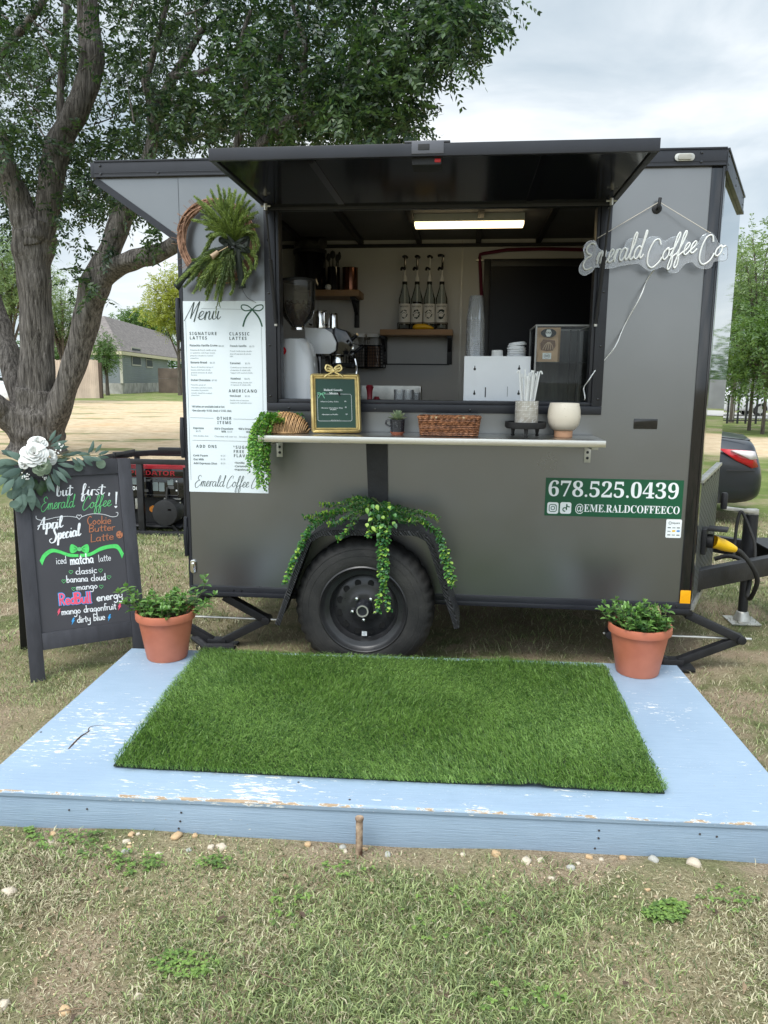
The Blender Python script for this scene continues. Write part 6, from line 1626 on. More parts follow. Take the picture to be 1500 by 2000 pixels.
# ------------------------------------------------------------------ artificial turf mat
def blade_field(P, h, w, lean_dir, lean, curl=.4):
    """grass blades as three-segment strips at the points P (n,3)"""
    n = len(P); a = RNG.uniform(0, 2 * pi, n)
    side = np.stack([np.cos(a), np.sin(a), np.zeros(n)], -1)
    H = h if np.ndim(h) else np.full(n, h); W = w if np.ndim(w) else np.full(n, w)
    d = lean_dir; l = lean
    p1 = P + np.stack([d[:, 0] * l * .35 * H, d[:, 1] * l * .35 * H, H * .55], -1)
    p2 = P + np.stack([d[:, 0] * l * H, d[:, 1] * l * H, H * np.sqrt(np.clip(1 - (l * .8) ** 2, .05, 1))], -1)
    s = side * (W / 2)[:, None]
    V = np.stack([P - s, P + s, p1 + s * .8, p1 - s * .8, p2], 1)
    k = np.arange(n)[:, None] * 5
    F = np.concatenate([k + [0, 1, 2], k + [0, 2, 3], k + [3, 2, 4]], 0)
    return V.reshape(-1, 3), F
MC = [gz(*q, DZ + .01) for q in ((213, 1497), (1307, 1549), (1185, 1299), (395, 1269))]
tm = thing('turf_mat', 'bright green artificial turf mat lying on the blue deck', 'mat', (MC[0] + MC[1] + MC[2] + MC[3]) / 4)
tm.location.z = DZ; WM[tm] = Matrix.Translation(tm.location)
def quad_pts(C_, u, v):
    A, B, C2, D = [np.array(c) for c in C_]
    return ((1 - u) * (1 - v))[:, None] * A + (u * (1 - v))[:, None] * B + (u * v)[:, None] * C2 + ((1 - u) * v)[:, None] * D
ctr = sum((Vector(c) for c in MC), Vector()) / 4
u_, v_ = np.meshgrid(np.linspace(.006, .994, 90), np.linspace(.009, .991, 50)); bp0 = quad_pts(MC, u_.ravel(), v_.ravel())
wav = .003 * np.sin(bp0[:, 0] * 9) + .003 * np.sin(bp0[:, 0] * 4.1 + 1)
ridge = .007 * np.exp(-((bp0[:, 0] - 1.62 - .05 * np.sin(bp0[:, 1] * 2)) / .03) ** 2)
bp0[:, 2] = DZ + .006 + np.clip(wav, 0, 1) + ridge
ii = np.arange(90 * 50).reshape(50, 90); Fb = np.stack([ii[:-1, :-1], ii[:-1, 1:], ii[1:, 1:], ii[1:, :-1]], -1).reshape(-1, 4)
o = np_mesh('backing', bp0, Fb, pbr('turf_backing', (.012, .022, .008), rough=.95, var=.3), tm)
so = o.modifiers.new('thick', 'SOLIDIFY'); so.thickness = .0045; so.offset = -1
NB = 125000
u, v = RNG.random(NB), RNG.random(NB)
cu, cv = np.maximum(np.abs(u - .5) - .475, 0) / .025, np.maximum(np.abs(v - .5) - .46, 0) / .04; kp = cu * cu + cv * cv < 1; u, v = u[kp], v[kp]; NB = len(u); P = quad_pts(MC, u, v)
P[:, 2] = DZ + .0075 + np.clip(.003 * np.sin(P[:, 0] * 9) + .003 * np.sin(P[:, 0] * 4.1 + 1), 0, 1) + .007 * np.exp(-((P[:, 0] - 1.62 - .05 * np.sin(P[:, 1] * 2)) / .03) ** 2)
ang = -1.9 + 1.1 * np.sin(P[:, 0] * 3.1 + 2 * np.sin(P[:, 1] * 2.3)) + RNG.normal(0, .9, NB)
sw = .5 + .25 * np.sin(P[:, 0] * 5 + P[:, 1] * 7)
V, F = blade_field(P, RNG.uniform(.016, .028, NB), RNG.uniform(.0013, .0024, NB), np.stack([np.cos(ang), np.sin(ang)], -1), np.clip(sw + RNG.normal(.42, .25, NB), .15, 1.2))
np_mesh('turf_blades', V, F, leaf_mat('turf_green', (.064, .145, .027), (.24, .385, .095), .5, 4., .28, .55), tm)['kind'] = 'stuff'
# ------------------------------------------------------------------ living grass, dry and green, thick where the camera stands
def in_deck(x, y, m=.0):
    q = MD.inverted(); lx = (x - DO.x) * dx_.x + (y - DO.y) * dx_.y; ly = (x - DO.x) * dy_.x + (y - DO.y) * dy_.y
    return (lx > -m) & (lx < DW + m) & (ly > -m) & (ly < DD + m)
def vnoise(x, y, s, seed):
    """smooth value noise"""
    r = np.random.default_rng(seed).random((64, 64)); xs, ys = x * s, y * s
    i, j = np.floor(xs).astype(int), np.floor(ys).astype(int); f, g = xs - i, ys - j; f = f * f * (3 - 2 * f); g = g * g * (3 - 2 * g)
    a = lambda p, q: r[(i + p) % 64, (j + q) % 64]
    return a(0, 0) * (1 - f) * (1 - g) + a(1, 0) * f * (1 - g) + a(0, 1) * (1 - f) * g + a(1, 1) * f * g
def fbm(x, y, s, seed): return .5 * vnoise(x, y, s, seed) + .3 * vnoise(x, y, s * 2.3, seed + 1) + .2 * vnoise(x, y, s * 5.1, seed + 2)
def scatter(n, x0, x1, y0, y1, dens, hmul=1.):
    x, y = RNG.uniform(x0, x1, n), RNG.uniform(y0, y1, n)
    keep = ~in_deck(x, y, .01) & (RNG.random(n) < dens(x, y)); return x[keep], y[keep]
def dens_(x, y):
    d = sm(.26, .52, fbm(x, y, 1.6, 3)); d = np.maximum(d, .36)
    edge = sm(-1.72, -1.84, y); d = d * np.where((y < -1.6) & (x > -.1), .18 + .82 * edge, 1)             # trodden strip along the deck
    bare = ((x + .55) ** 2 / .5 + (y + 1.35) ** 2 / .35) < 1; d = np.where(bare, d * .2, d)                # bare dirt left of the deck
    bare2 = ((x - .42) ** 2 / .06 + (y + 2.22) ** 2 / .02) < 1; d = np.where(bare2, d * .4, d)
    return d
gm_green = leaf_mat('grass_green', (.095, .130, .046), (.34, .40, .165), .55, 9., .22, .55); gm_dry = leaf_mat('grass_dry', (.20, .17, .095), (.51, .465, .305), .6, 9., .15, .6)
VV, FF, MM = [], [], []
off = 0
for (n, x0, x1, y0, y1, hh, ww) in ((165000, -.35, 3.3, -2.75, -1.66, (.009, .024), (.0018, .0042)), (38000, -1.9, -.05, -2.0, .1, (.012, .034), (.0016, .0032)), (36000, 2.2, 4.2, -2.0, 2.0, (.012, .038), (.0018, .0036)),
                                   (16000, -.3, 2.9, -.45, 1.9, (.012, .05), (.0016, .0034)), (52000, -3.6, .1, .0, 4.5, (.015, .045), (.003, .007)), (26000, 2.3, 6.5, 1.5, 7.0, (.02, .05), (.004, .008))):
    x, y = scatter(n, x0, x1, y0, y1, dens_); k = len(x)
    gsel = (RNG.random(k) < sm(.32, .64, fbm(x, y, 1.9, 11)) * .64 + .15); h = RNG.uniform(hh[0], hh[1], k) * (.7 + .7 * vnoise(x, y, 3.1, 5)) * np.where(gsel, 1.15, .95); lean = np.where(gsel, RNG.uniform(.7, 1.2, k), RNG.uniform(.8, 1.2, k))
    a = RNG.uniform(0, 2 * pi, k)
    V, F = blade_field(np.stack([x, y, gh(x, y) - .002], -1), h, RNG.uniform(ww[0], ww[1], k), np.stack([np.cos(a), np.sin(a)], -1), lean)
    VV.append(V); FF.append(F + off); off += len(V); MM.append(np.tile(np.where(gsel, 0, 1), 3))
gr_ = np_mesh('grass', np.concatenate(VV), np.concatenate(FF), [gm_green, gm_dry], mi=np.concatenate(MM)); tag(gr_, 'short dry and green grass growing over the dirt', 'grass', kind='stuff')
# straw litter: dead stems lying flat
k = 5200
x = np.concatenate([RNG.uniform(-.3, 3.2, 3600), RNG.uniform(-1.6, 3.6, 1600)]); y = np.concatenate([RNG.uniform(-2.7, -1.68, 3600), RNG.uniform(-1.6, 1.5, 1600)]); kp = ~in_deck(x, y, .02); x, y = x[kp], y[kp]; k = len(x)
a = RNG.uniform(0, 2 * pi, k); l = RNG.uniform(.012, .042, k); w = RNG.uniform(.0008, .0018, k); z = gh(x, y) + RNG.uniform(.001, .008, k)
d = np.stack([np.cos(a), np.sin(a), RNG.normal(0, .08, k)], -1); s = np.stack([-np.sin(a), np.cos(a), np.zeros(k)], -1); P = np.stack([x, y, z], -1); mid = P + d * (l * .5)[:, None] + s * (RNG.normal(0, .12, k) * l)[:, None]; en = P + d * l[:, None]
V = np.stack([P - s * w[:, None] / 2, P + s * w[:, None] / 2, mid + s * w[:, None] / 2, mid - s * w[:, None] / 2, en], 1).reshape(-1, 3); kk = np.arange(k)[:, None] * 5
o = np_mesh('straw_litter', V, np.concatenate([kk + [0, 1, 2], kk + [0, 2, 3], kk + [3, 2, 4]], 0), leaf_mat('dead_straw', (.19, .15, .085), (.42, .37, .24), .7, 14, .1, .5)); tag(o, 'dead straw stems scattered flat over the ground', 'straw', kind='stuff')
# broad-leaved weeds and clover in a few spots
wv = MB(); wr_ = random.Random(8)
for cu, cv, ru, rv, n in ((150, 1655, 90, 26, 60), (265, 1690, 60, 22, 55), (420, 1690, 40, 16, 30), (360, 1895, 70, 26, 70), (1300, 1785, 45, 22, 120), (1420, 1760, 60, 24, 30), (560, 1780, 60, 40, 25), (900, 1800, 120, 60, 40), (70, 1630, 25, 12, 26), (1000, 1960, 120, 30, 30), (690, 1700, 60, 20, 16)):
    for i in range(n):
        a_, r_ = wr_.uniform(0, 6.3), math.sqrt(wr_.random()); p = gz(cu + ru * r_ * cos(a_), cv + rv * r_ * sin(a_), 0.)
        if bool(in_deck(p.x, p.y, .01)): continue
        b = Vector((p.x, p.y, float(gh(p.x, p.y)) + wr_.uniform(.006, .018))); a0 = wr_.uniform(0, 6)
        for k in range(3): wv.leaf(b, (cos(a0 + k * 2.1), sin(a0 + k * 2.1), .15), (0, 0, 1), wr_.uniform(.007, .013), wr_.uniform(.006, .010), 0, .1, .2)
o = wv.build('clover', leaf_mat('clover_leaf', (.075, .135, .03), (.19, .30, .065), .5, 8., .25, .35), None, fix=False, smooth=60); tag(o, 'bright green clover and weeds in small patches of the lawn', 'clover', kind='stuff')
lv = MB()
for i in range(95):
    x, y = wr_.uniform(-.4, 3.1), wr_.uniform(-2.55, -1.74)
    if i % 3 == 0: x, y = wr_.uniform(-1.5, -.1), wr_.uniform(-1.7, -.2)
    if bool(in_deck(x, y, .02)): continue
    a_ = wr_.uniform(0, 6.3); z = float(gh(x, y)) + wr_.uniform(.006, .014)
    if i % 4: lv.leaf((x, y, z), (cos(a_), sin(a_), wr_.uniform(-.1, .35)), (wr_.uniform(-.4, .4), wr_.uniform(-.4, .4), 1), wr_.uniform(.018, .036), wr_.uniform(.009, .016), 0, .25, .3)
    else:
        l_ = wr_.uniform(.05, .15); lv.tube(spline([(x, y, z), (x + cos(a_) * l_ * .5 + wr_.uniform(-.012, .012), y + sin(a_) * l_ * .5, z + .006), (x + cos(a_) * l_, y + sin(a_) * l_, z - .002)], 4), wr_.uniform(.0010, .0019), 5)
o = lv.build('leaf_litter', leaf_mat('dead_leaf', (.075, .048, .03), (.24, .165, .10), .8, 9., .1, .5), None, fix=False, smooth=60); tag(o, 'scattered brown dead leaves and twigs on the lawn', 'leaf litter', kind='stuff')
# grit
k = 15000
x = np.concatenate([RNG.uniform(-.2, 3.1, 9000), RNG.uniform(-1.8, .1, 6000)]); y = np.concatenate([RNG.uniform(-2.6, -1.66, 9000), RNG.uniform(-2.0, -.3, 6000)]); kp = ~in_deck(x, y, .005); x, y = x[kp], y[kp]; k = len(x)
r = RNG.uniform(.0012, .0042, k) * np.where(RNG.random(k) < .06, 1.8, 1); c = np.stack([x, y, gh(x, y) + r * .3], -1)
oct_ = np.array([(1, 0, 0), (-1, 0, 0), (0, 1, 0), (0, -1, 0), (0, 0, .7), (0, 0, -.7)]); V = (c[:, None, :] + oct_[None] * r[:, None, None] * RNG.uniform(.6, 1.4, (k, 6, 1))).reshape(-1, 3)
fo = np.array([(0, 2, 4), (2, 1, 4), (1, 3, 4), (3, 0, 4), (2, 0, 5), (1, 2, 5), (3, 1, 5), (0, 3, 5)]); F = (np.arange(k)[:, None, None] * 6 + fo[None]).reshape(-1, 3)
o = np_mesh('grit', V, F, pbr('grit_stone', (.40, .31, .20), rough=.9, var=.3, island=.5)); tag(o, 'fine pale grit and gravel on the bare dirt', 'grit', kind='stuff')
# pale stones one can count along the deck front
def stone(r, seed):
    rr = random.Random(seed); bm = bmesh.new(); bmesh.ops.create_icosphere(bm, subdivisions=2, radius=1)
    ph = [rr.uniform(0, 6) for _ in range(6)]
    for v in bm.verts:
        k_ = 1 + .16 * sin(2.3 * v.co.x + ph[0]) + .14 * sin(2.9 * v.co.y + ph[1]) + .12 * sin(3.3 * v.co.z + ph[2]) + .10 * sin(5 * v.co.x + 4 * v.co.y + ph[3]) + .08 * sin(7 * v.co.z - 6 * v.co.x + ph[4])
        v.co = Vector((max(-.8, min(.85, v.co.x * k_)) * 1.2, max(-.75, min(.8, v.co.y * k_)) * .95, min(.55, v.co.z * k_ * .7))) * r
    me = bpy.data.meshes.new('stone'); bm.to_mesh(me); bm.free(); me.polygons.foreach_set('use_smooth', [True] * len(me.polygons)); return me
smats = [pbr('pale_stone', (.52, .44, .34), rough=.85, var=.2, vscale=30, bump=.3), pbr('tan_stone', (.50, .34, .19), rough=.85, var=.25, vscale=30, bump=.3), pbr('grey_stone', (.38, .37, .33), rough=.85, var=.2, vscale=30, bump=.3)]
sm_ = []
for i in range(6):
    me = stone(1, i); me.materials.append(smats[(0, 0, 1, 0, 2, 1)[i]]); sm_.append(me)
for i, (u, v, s) in enumerate(((257, 1635, 13), (270, 1634, 9), (247, 1648, 14), (252, 1658, 11), (246, 1665, 16), (311, 1671, 15), (345, 1638, 21), (412, 1656, 15), (432, 1655, 21), (381, 1634, 13), (369, 1662, 11), (100, 1643, 14), (103, 1629, 13), (20, 1745, 25), (148, 1744, 13), (602, 1648, 16), (670, 1652, 14), (674, 1660, 11), (713, 1654, 13),
                               (1028, 1685, 21), (1056, 1682, 14), (968, 1669, 19), (1115, 1695, 16), (1129, 1687, 10), (1151, 1674, 13), (1175, 1679, 10), (1077, 1715, 13), (1217, 1675, 14), (1277, 1679, 18), (1355, 1686, 25), (1265, 1738, 10), (5, 1960, 22), (272, 1950, 16), (125, 1972, 24), (757, 1664, 14), (905, 1667, 11))):
    p = gz(u, v, .0); r = s * (p - CAM).length / FPX * .47
    o = bpy.data.objects.new('stone', sm_[(i * 5 + 2) % 6]); COL.objects.link(o)
    o.location = (p.x, p.y, float(gh(p.x, p.y)) + r * .12); o.scale = (r, r, r); o.rotation_euler = (random.uniform(-.3, .3), random.uniform(-.3, .3), random.uniform(0, 6))
    kc = ('pale', 'pale', 'tan', 'pale', 'grey', 'tan')[(i * 5 + 2) % 6]; sz = 'small' if s < 13 else 'large' if s > 19 else 'medium'
    wh = 'far left of' if u < 180 else 'left of' if u < 500 else 'middle of' if u < 950 else 'right of' if u < 1200 else 'far right of'
    tag(o, f'{sz} {kc} stone on the ground, {wh} the strip before the deck' if v < 1725 else f'{sz} {kc} stone lying in the grass well before the deck, {wh} the photo', 'stone', 'stones along the deck front')
# ------------------------------------------------------------------ potted mint at the two back corners of the deck
mint = leaf_mat('mint_leaf', (.065, .135, .030), (.19, .35, .085), .42, 12., .25, .35)
mint_b = leaf_mat('mint_leaf_deep', (.022, .065, .016), (.075, .17, .035), .42, 12., .25, .35)
stem_m = pbr('green_stem', (.12, .13, .05), rough=.6, var=.3)
def serrate_leaf(mb, p, d, up, l, w, mi=0):
    """a toothed mint leaf, folded along its rib and arching"""
    d = Vector(d).normalized(); x = d.cross(Vector(up)); x = x.normalized() if x.length > 1e-4 else frame_of(d)[0]; z = x.cross(d); p = Vector(p)
    prof = ((0, .05), (.12, .30), (.22, .44), (.27, .40), (.38, .50), (.43, .45), (.55, .46), (.60, .40), (.72, .34), (.77, .28), (.9, .14), (1, .0))
    rib = [p + d * (l * t) - z * (l * .28 * t * t) for t, _ in prof]
    vs = rib + [rib[i] + x * (w * q) + z * (w * q * .35) for i, (_, q) in enumerate(prof)] + [rib[i] - x * (w * q) + z * (w * q * .35) for i, (_, q) in enumerate(prof)]
    n = len(prof)
    return mb.add(vs, [(i, i + 1, n + i + 1, n + i) for i in range(n - 1)] + [(i + 1, i, 2 * n + i, 2 * n + i + 1) for i in range(n - 1)], mi)
def pot(u, v, rimu, label, seed, tall, dead):
    rr = random.Random(seed)
    p = gz(u, v - 6, DZ); rb, rt = .088, (rimu[1] - rimu[0]) / 2 * (p - CAM).dot(C_F) / FPX * .985
    h = .215
    t = thing('potted_mint', label, 'potted plant', p)
    z = DZ
    MB().lathe([(0, z + .0005), (rb * .96, z + .0005), (rb, z + .006), (rt * .90, z + h - .04), (rt * .905, z + h - .036), (rt * .985, z + h - .034), (rt, z + h - .028), (rt, z + h - .006), (rt * .985, z + h), (rt * .93, z + h), (rt * .90, z + h - .02), (rt * .86, z + h - .05), (0, z + h - .05)], p * Vector((1, 1, 0)) if False else (p.x, p.y, 0), 48).build('pot', M['terracotta'], t, smooth=40)
    MB().lathe([(0, z + h - .028), (rt * .5, z + h - .024), (rt * .895, z + h - .032)], (p.x, p.y, 0), 24).build('soil', M['soil'], t, fix=False)
    st, lf = MB(), MB()
    top = z + h - .03
    def shoot(b, d, ln, nl, ls):
        pts = [b]; q = b.copy(); dd = d.copy()
        for i in range(5):
            dd = (dd + Vector((rr.uniform(-.18, .18), rr.uniform(-.18, .18), .10))).normalized(); q = q + dd * (ln / 5); pts.append(q.copy())
        st.tube(pts, [.0022, .002, .0018, .0016, .0013, .001], 5)
        a0 = rr.uniform(0, 6)
        for i in range(nl):
            f = .25 + .75 * (i + .6) / nl; k_ = min(4, int(f * 5)); q = pts[k_].lerp(pts[k_ + 1], f * 5 - k_) if f < 1 else pts[-1]
            for s_ in (0, pi):
                a_ = a0 + i * 1.57 + s_; tl = rr.uniform(-.15, .5) + .25 * f; dl = Vector((cos(a_) * cos(tl), sin(a_) * cos(tl), sin(tl)))
                l_ = ls * rr.uniform(.7, 1.2) * (1 - .35 * abs(f - .55)); serrate_leaf(lf, q, dl, (0, 0, 1), l_, l_ * .62, 0 if rr.random() < .6 else 1)
        for s_ in (0, 2.1, 4.2): serrate_leaf(lf, pts[-1], Vector((cos(a0 + s_) * .5, sin(a0 + s_) * .5, .8)), (cos(a0), sin(a0), .2), ls * .5, ls * .3, 0)
    for i in range(58):
        a_ = rr.uniform(0, 2 * pi); r_ = rt * .84 * math.sqrt(rr.random()); b = Vector((p.x + r_ * cos(a_), p.y + r_ * sin(a_), top))
        out = Vector((cos(a_), sin(a_), 0)) * (r_ / rt)
        shoot(b, (Vector((0, 0, 1)) + out * rr.uniform(.1, .8)).normalized(), rr.uniform(.045, .115), rr.choice((2, 3, 3)), rr.uniform(.030, .046))
    for (dx, dy, ln, b0) in tall:
        shoot(Vector((p.x + b0 * rt, p.y, top)), Vector((dx, dy, .55)).normalized(), ln, 4, .043)
    lf.build('leaves', [mint, mint_b], t, fix=False, smooth=60); st.build('stems', stem_m, t)
    if dead:
        q = MB()
        for i in range(6):
            a_ = rr.uniform(-.3, 1.2); b = Vector((p.x + .05, p.y, top)); q.tube(spline([b, b + Vector((.02 * cos(a_) + .01, rr.uniform(-.02, .02), .05)), b + Vector((.05 * cos(a_) - .02, rr.uniform(-.03, .03), .085 + .02 * rr.random()))], 4), .0013, 4)
            q.leaf(b + Vector((.05 * cos(a_) - .02, 0, .085)), Vector((-.6, rr.uniform(-.5, .5), .6)), (0, 0, 1), .03, .010)
        q.build('dead_stems', pbr('dry_stem', (.40, .32, .17), rough=.8, var=.3), t, fix=False)
    return t
pot(327, 1288, (272, 387), 'terracotta pot of leggy mint on the deck corner beside the chalkboard', 3, ((-.9, -.1, .17, -.6), (-.75, .2, .15, -.5), (-1, -.4, .10, -.7), (.75, .1, .20, .5), (.95, .0, .17, .7), (1.1, -.2, .13, .8), (.6, .3, .22, .3), (-.5, .0, .18, -.4)), False)
pot(1244, 1318, (1187, 1308), 'terracotta pot of compact mint with dry stems on the right deck corner', 9, ((-.8, -.1, .10, -.5), (-1, .1, .12, -.6), (.3, -.6, .1, .2), (-.2, -.8, .1, -.1), (-.4, .2, .12, -.3)), True)
# ------------------------------------------------------------------ small-leaved strands: fender garland and the trailing plant on the shelf
def strand(st, lf, path, rr, step, ll, lw, mi_fn, round_=True, hang=.2, r0=.0016):
    pts = [Vector(p) for p in spline(path, 6)]; st.tube(pts, r0, 5)
    acc = 0.; a0 = rr.uniform(0, 6)
    tot = sum((pts[i + 1] - pts[i]).length for i in range(len(pts) - 1)); run = 0.
    for i in range(len(pts) - 1):
        d = pts[i + 1] - pts[i]; L_ = d.length; d.normalize(); acc += L_; run += L_
        while acc > step:
            acc -= step; a0 += 1.35
            x, y, _ = frame_of(d)
            for s_ in (0, pi):
                o = (x * cos(a0 + s_) + y * sin(a0 + s_) + d * .45 + Vector((0, -.15, -hang * .3))).normalized(); q = pts[i].lerp(pts[i + 1], rr.random()); l_ = ll * rr.uniform(.55, 1.45); mi = mi_fn(run / tot, rr)
                if round_:
                    xx = o.cross(d + Vector((.01, .3, .2))).normalized(); zz = xx.cross(o); c = q + o * l_ * .55
                    lf.add([q] + [c + o * (l_ * .5 * cos(t)) + xx * (lw * .5 * sin(t)) + zz * (.0015 * cos(2 * t)) for t in (2.3, 1.5, .8, 0, -.8, -1.5, -2.3)], [(0, 1, 2, 3, 4, 5, 6, 7)], mi)
                else: lf.leaf(q, o, (0, -.5, 1), l_, lw, mi)
box_g = [leaf_mat('box_leaf', (.025, .10, .025), (.085, .24, .05), .45, 14., .25, .3), leaf_mat('box_leaf_tip', (.16, .33, .04), (.36, .52, .10), .45, 14., .25, .3), leaf_mat('box_leaf_grey', (.04, .12, .06), (.13, .25, .13), .45, 14., .25, .3)]
rr = random.Random(21)
fg = thing('fender_garland', 'artificial green leaf garland draped over the black wheel fender', 'garland', at(735, 985, -.2))
def fa(u, v, Y): return tuple(at(u, v, Y))
def tipmix(f, r): return 1 if r.random() < .12 + .55 * max(0, f - .55) else (2 if r.random() < .3 else 0)
st, lf = MB(), MB()
S_ = [[(735, 985, -.10), (700, 980, -.2), (655, 1004, -.255), (612, 1028, -.27), (590, 1060, -.275), (574, 1095, -.275), (560, 1130, -.275), (553, 1137, -.275)],
      [(735, 985, -.10), (690, 990, -.2), (640, 1010, -.26), (603, 1034, -.29), (583, 1072, -.285), (568, 1112, -.28)],
      [(730, 982, -.08), (700, 975, -.16), (665, 985, -.2), (640, 986, -.22), (624, 984, -.22)], [(730, 984, -.08), (695, 984, -.16), (650, 1000, -.24), (615, 1008, -.27), (592, 1012, -.28)],
      [(728, 978, -.05), (705, 974, -.1), (690, 975, -.12), (680, 980, -.14)], [(728, 990, -.2), (700, 1010, -.26), (680, 1035, -.29), (657, 1053, -.30)], [(722, 988, -.2), (690, 1006, -.26), (664, 1018, -.28), (640, 1024, -.29)], [(722, 988, -.2), (680, 998, -.25), (640, 1000, -.26), (606, 1020, -.28)],
      [(735, 990, -.2), (728, 1012, -.28), (722, 1032, -.30), (720, 1048, -.30)], [(740, 990, -.2), (738, 1015, -.28), (733, 1040, -.30)],
      [(742, 990, -.2), (744, 1020, -.29), (741, 1060, -.30), (742, 1100, -.30), (746, 1145, -.295), (740, 1170, -.295), (738, 1194, -.295)], [(746, 990, -.2), (750, 1025, -.29), (748, 1070, -.305), (745, 1120, -.30), (752, 1160, -.295), (758, 1195, -.295)], [(748, 992, -.2), (756, 1030, -.28), (754, 1070, -.30), (752, 1120, -.30), (748, 1150, -.30)],
      [(744, 988, -.1), (780, 1000, -.2), (815, 1010, -.26), (840, 1028, -.275), (860, 1056, -.28), (872, 1090, -.28), (882, 1122, -.28), (888, 1135, -.28)], [(744, 990, -.1), (790, 1010, -.22), (830, 1022, -.27), (856, 1046, -.29), (866, 1085, -.285), (874, 1120, -.28), (880, 1142, -.28)],
      [(744, 986, -.08), (790, 996, -.18), (830, 1004, -.24), (855, 1014, -.27)], [(742, 984, -.06), (755, 986, -.15), (762, 990, -.2)], [(744, 988, -.1), (780, 1012, -.25), (800, 1020, -.27), (830, 1018, -.27)]]
for s_ in S_:
    strand(st, lf, [fa(*q) for q in s_], rr, .0085, .017, .013, tipmix)
    q2 = [(u + rr.uniform(-5, 5), v + rr.uniform(-4, 4), Y + rr.uniform(-.012, .012)) for u, v, Y in s_]; strand(st, lf, [fa(*q) for q in q2], rr, .0095, .016, .012, tipmix)
for i in range(26):
    p = at(rr.uniform(715, 772), rr.uniform(985, 1048), -.295 - rr.random() * .02); d = Vector((rr.uniform(-.7, .7), -.5, rr.uniform(-.8, .3))).normalized(); serrate_leaf(lf, p, d, (0, -.6, .8), rr.uniform(.017, .029), .019, 1 if rr.random() < .45 else 0)
st.tube(spline([fa(735, 975, -.03), fa(726, 972, -.06), fa(742, 984, -.12), fa(750, 1000, -.2)], 5), .003, 6)
lf.build('leaves', box_g, fg, fix=False, smooth=60); st.build('stems', pbr('wire_stem', (.10, .14, .05), rough=.6), fg)
rr = random.Random(5)
tp_ = thing('trailing_plant', 'trailing green plant spilling over the left end of the steel shelf', 'plant', at(535, 830, -.15))
st, lf = MB(), MB()
for i in range(34):
    u0 = rr.uniform(520, 560); Y0 = rr.uniform(-.12, -.28); ub = rr.uniform(486, 523); ln = rr.uniform(.3, 1.0)
    ve = 868 + (958 - 868) * ln if ub > 500 else 868 + (930 - 868) * ln
    Ye_ = rr.uniform(-.36, -.10)
    P_ = [fa(u0, 826, Y0), fa((u0 + ub) / 2 + 4, 814 + rr.uniform(-8, 8), Y0), fa(ub + 6, 838, Ye_), fa(ub + rr.uniform(-4, 4), (850 + ve) / 2, Ye_), fa(ub + rr.uniform(-5, 7), ve, Ye_)]
    strand(st, lf, P_, rr, .0075, .0115, .010, lambda f, r: 1 if r.random() < .25 else 0, True, .5, .0008)
for i in range(8): strand(st, lf, [fa(530 + 9 * i, 830, -.08), fa(528 + 9 * i, 806 + rr.uniform(0, 8), -.10), fa(520 + 9 * i, 812, -.12)], rr, .007, .012, .010, lambda f, r: 0, True, .2, .0008)
lf.build('leaves', [leaf_mat('trailing_leaf', (.045, .15, .022), (.13, .31, .045), .45, 14., .28, .3), leaf_mat('trailing_tip', (.18, .36, .05), (.30, .46, .09), .45, 14., .25, .3)], tp_, fix=False, smooth=60); st.build('stems', stem_m, tp_)
# ------------------------------------------------------------------ wreath on the trailer side
rr = random.Random(31)
wc = at(424, 470, -.05); WRR = .168
wr = thing('wreath', 'half-covered grapevine wreath with pine fronds and a dark velvet bow', 'wreath', (wc.x, -.002, wc.z))
mb = MB()
for i in range(46):
    a0 = rr.uniform(0, 6.28); span = rr.uniform(1.6, 4.5); R0 = WRR + .004 + rr.uniform(-.013, .013); dz_ = rr.uniform(-.016, .016); ph = rr.uniform(0, 6)
    mb.tube([(wc.x + (R0 + .008 * sin(ph + 5 * t)) * cos(a0 + span * t), wc.y + dz_ * cos(ph + 4 * t), wc.z + (R0 + .008 * sin(ph + 5 * t)) * 1.02 * sin(a0 + span * t)) for t in np.linspace(0, 1, 30)], rr.uniform(.0018, .0042), 5)
for i in range(16):
    a0 = rr.uniform(1.8, 4.2); b = Vector((wc.x + WRR * cos(a0), wc.y - .02, wc.z + WRR * sin(a0))); mb.tube(spline([b, b + Vector((cos(a0 + 1) * .02, -.01, sin(a0 + 1) * .03)), b + Vector((cos(a0 + .6) * .045, -.02, sin(a0 + .6) * .045))], 4), .001, 4)
mb.build('vine_ring', M['twig'], wr, smooth=60)
tie = at(459, 478, -.10)
nd_m = [leaf_mat('pine_needle', (.085, .135, .034), (.28, .36, .10), .5, 12., .3, .35), leaf_mat('pine_needle_dark', (.045, .080, .022), (.13, .19, .055), .5, 12., .25, .35)]
NV, NF, NM = [], [], []
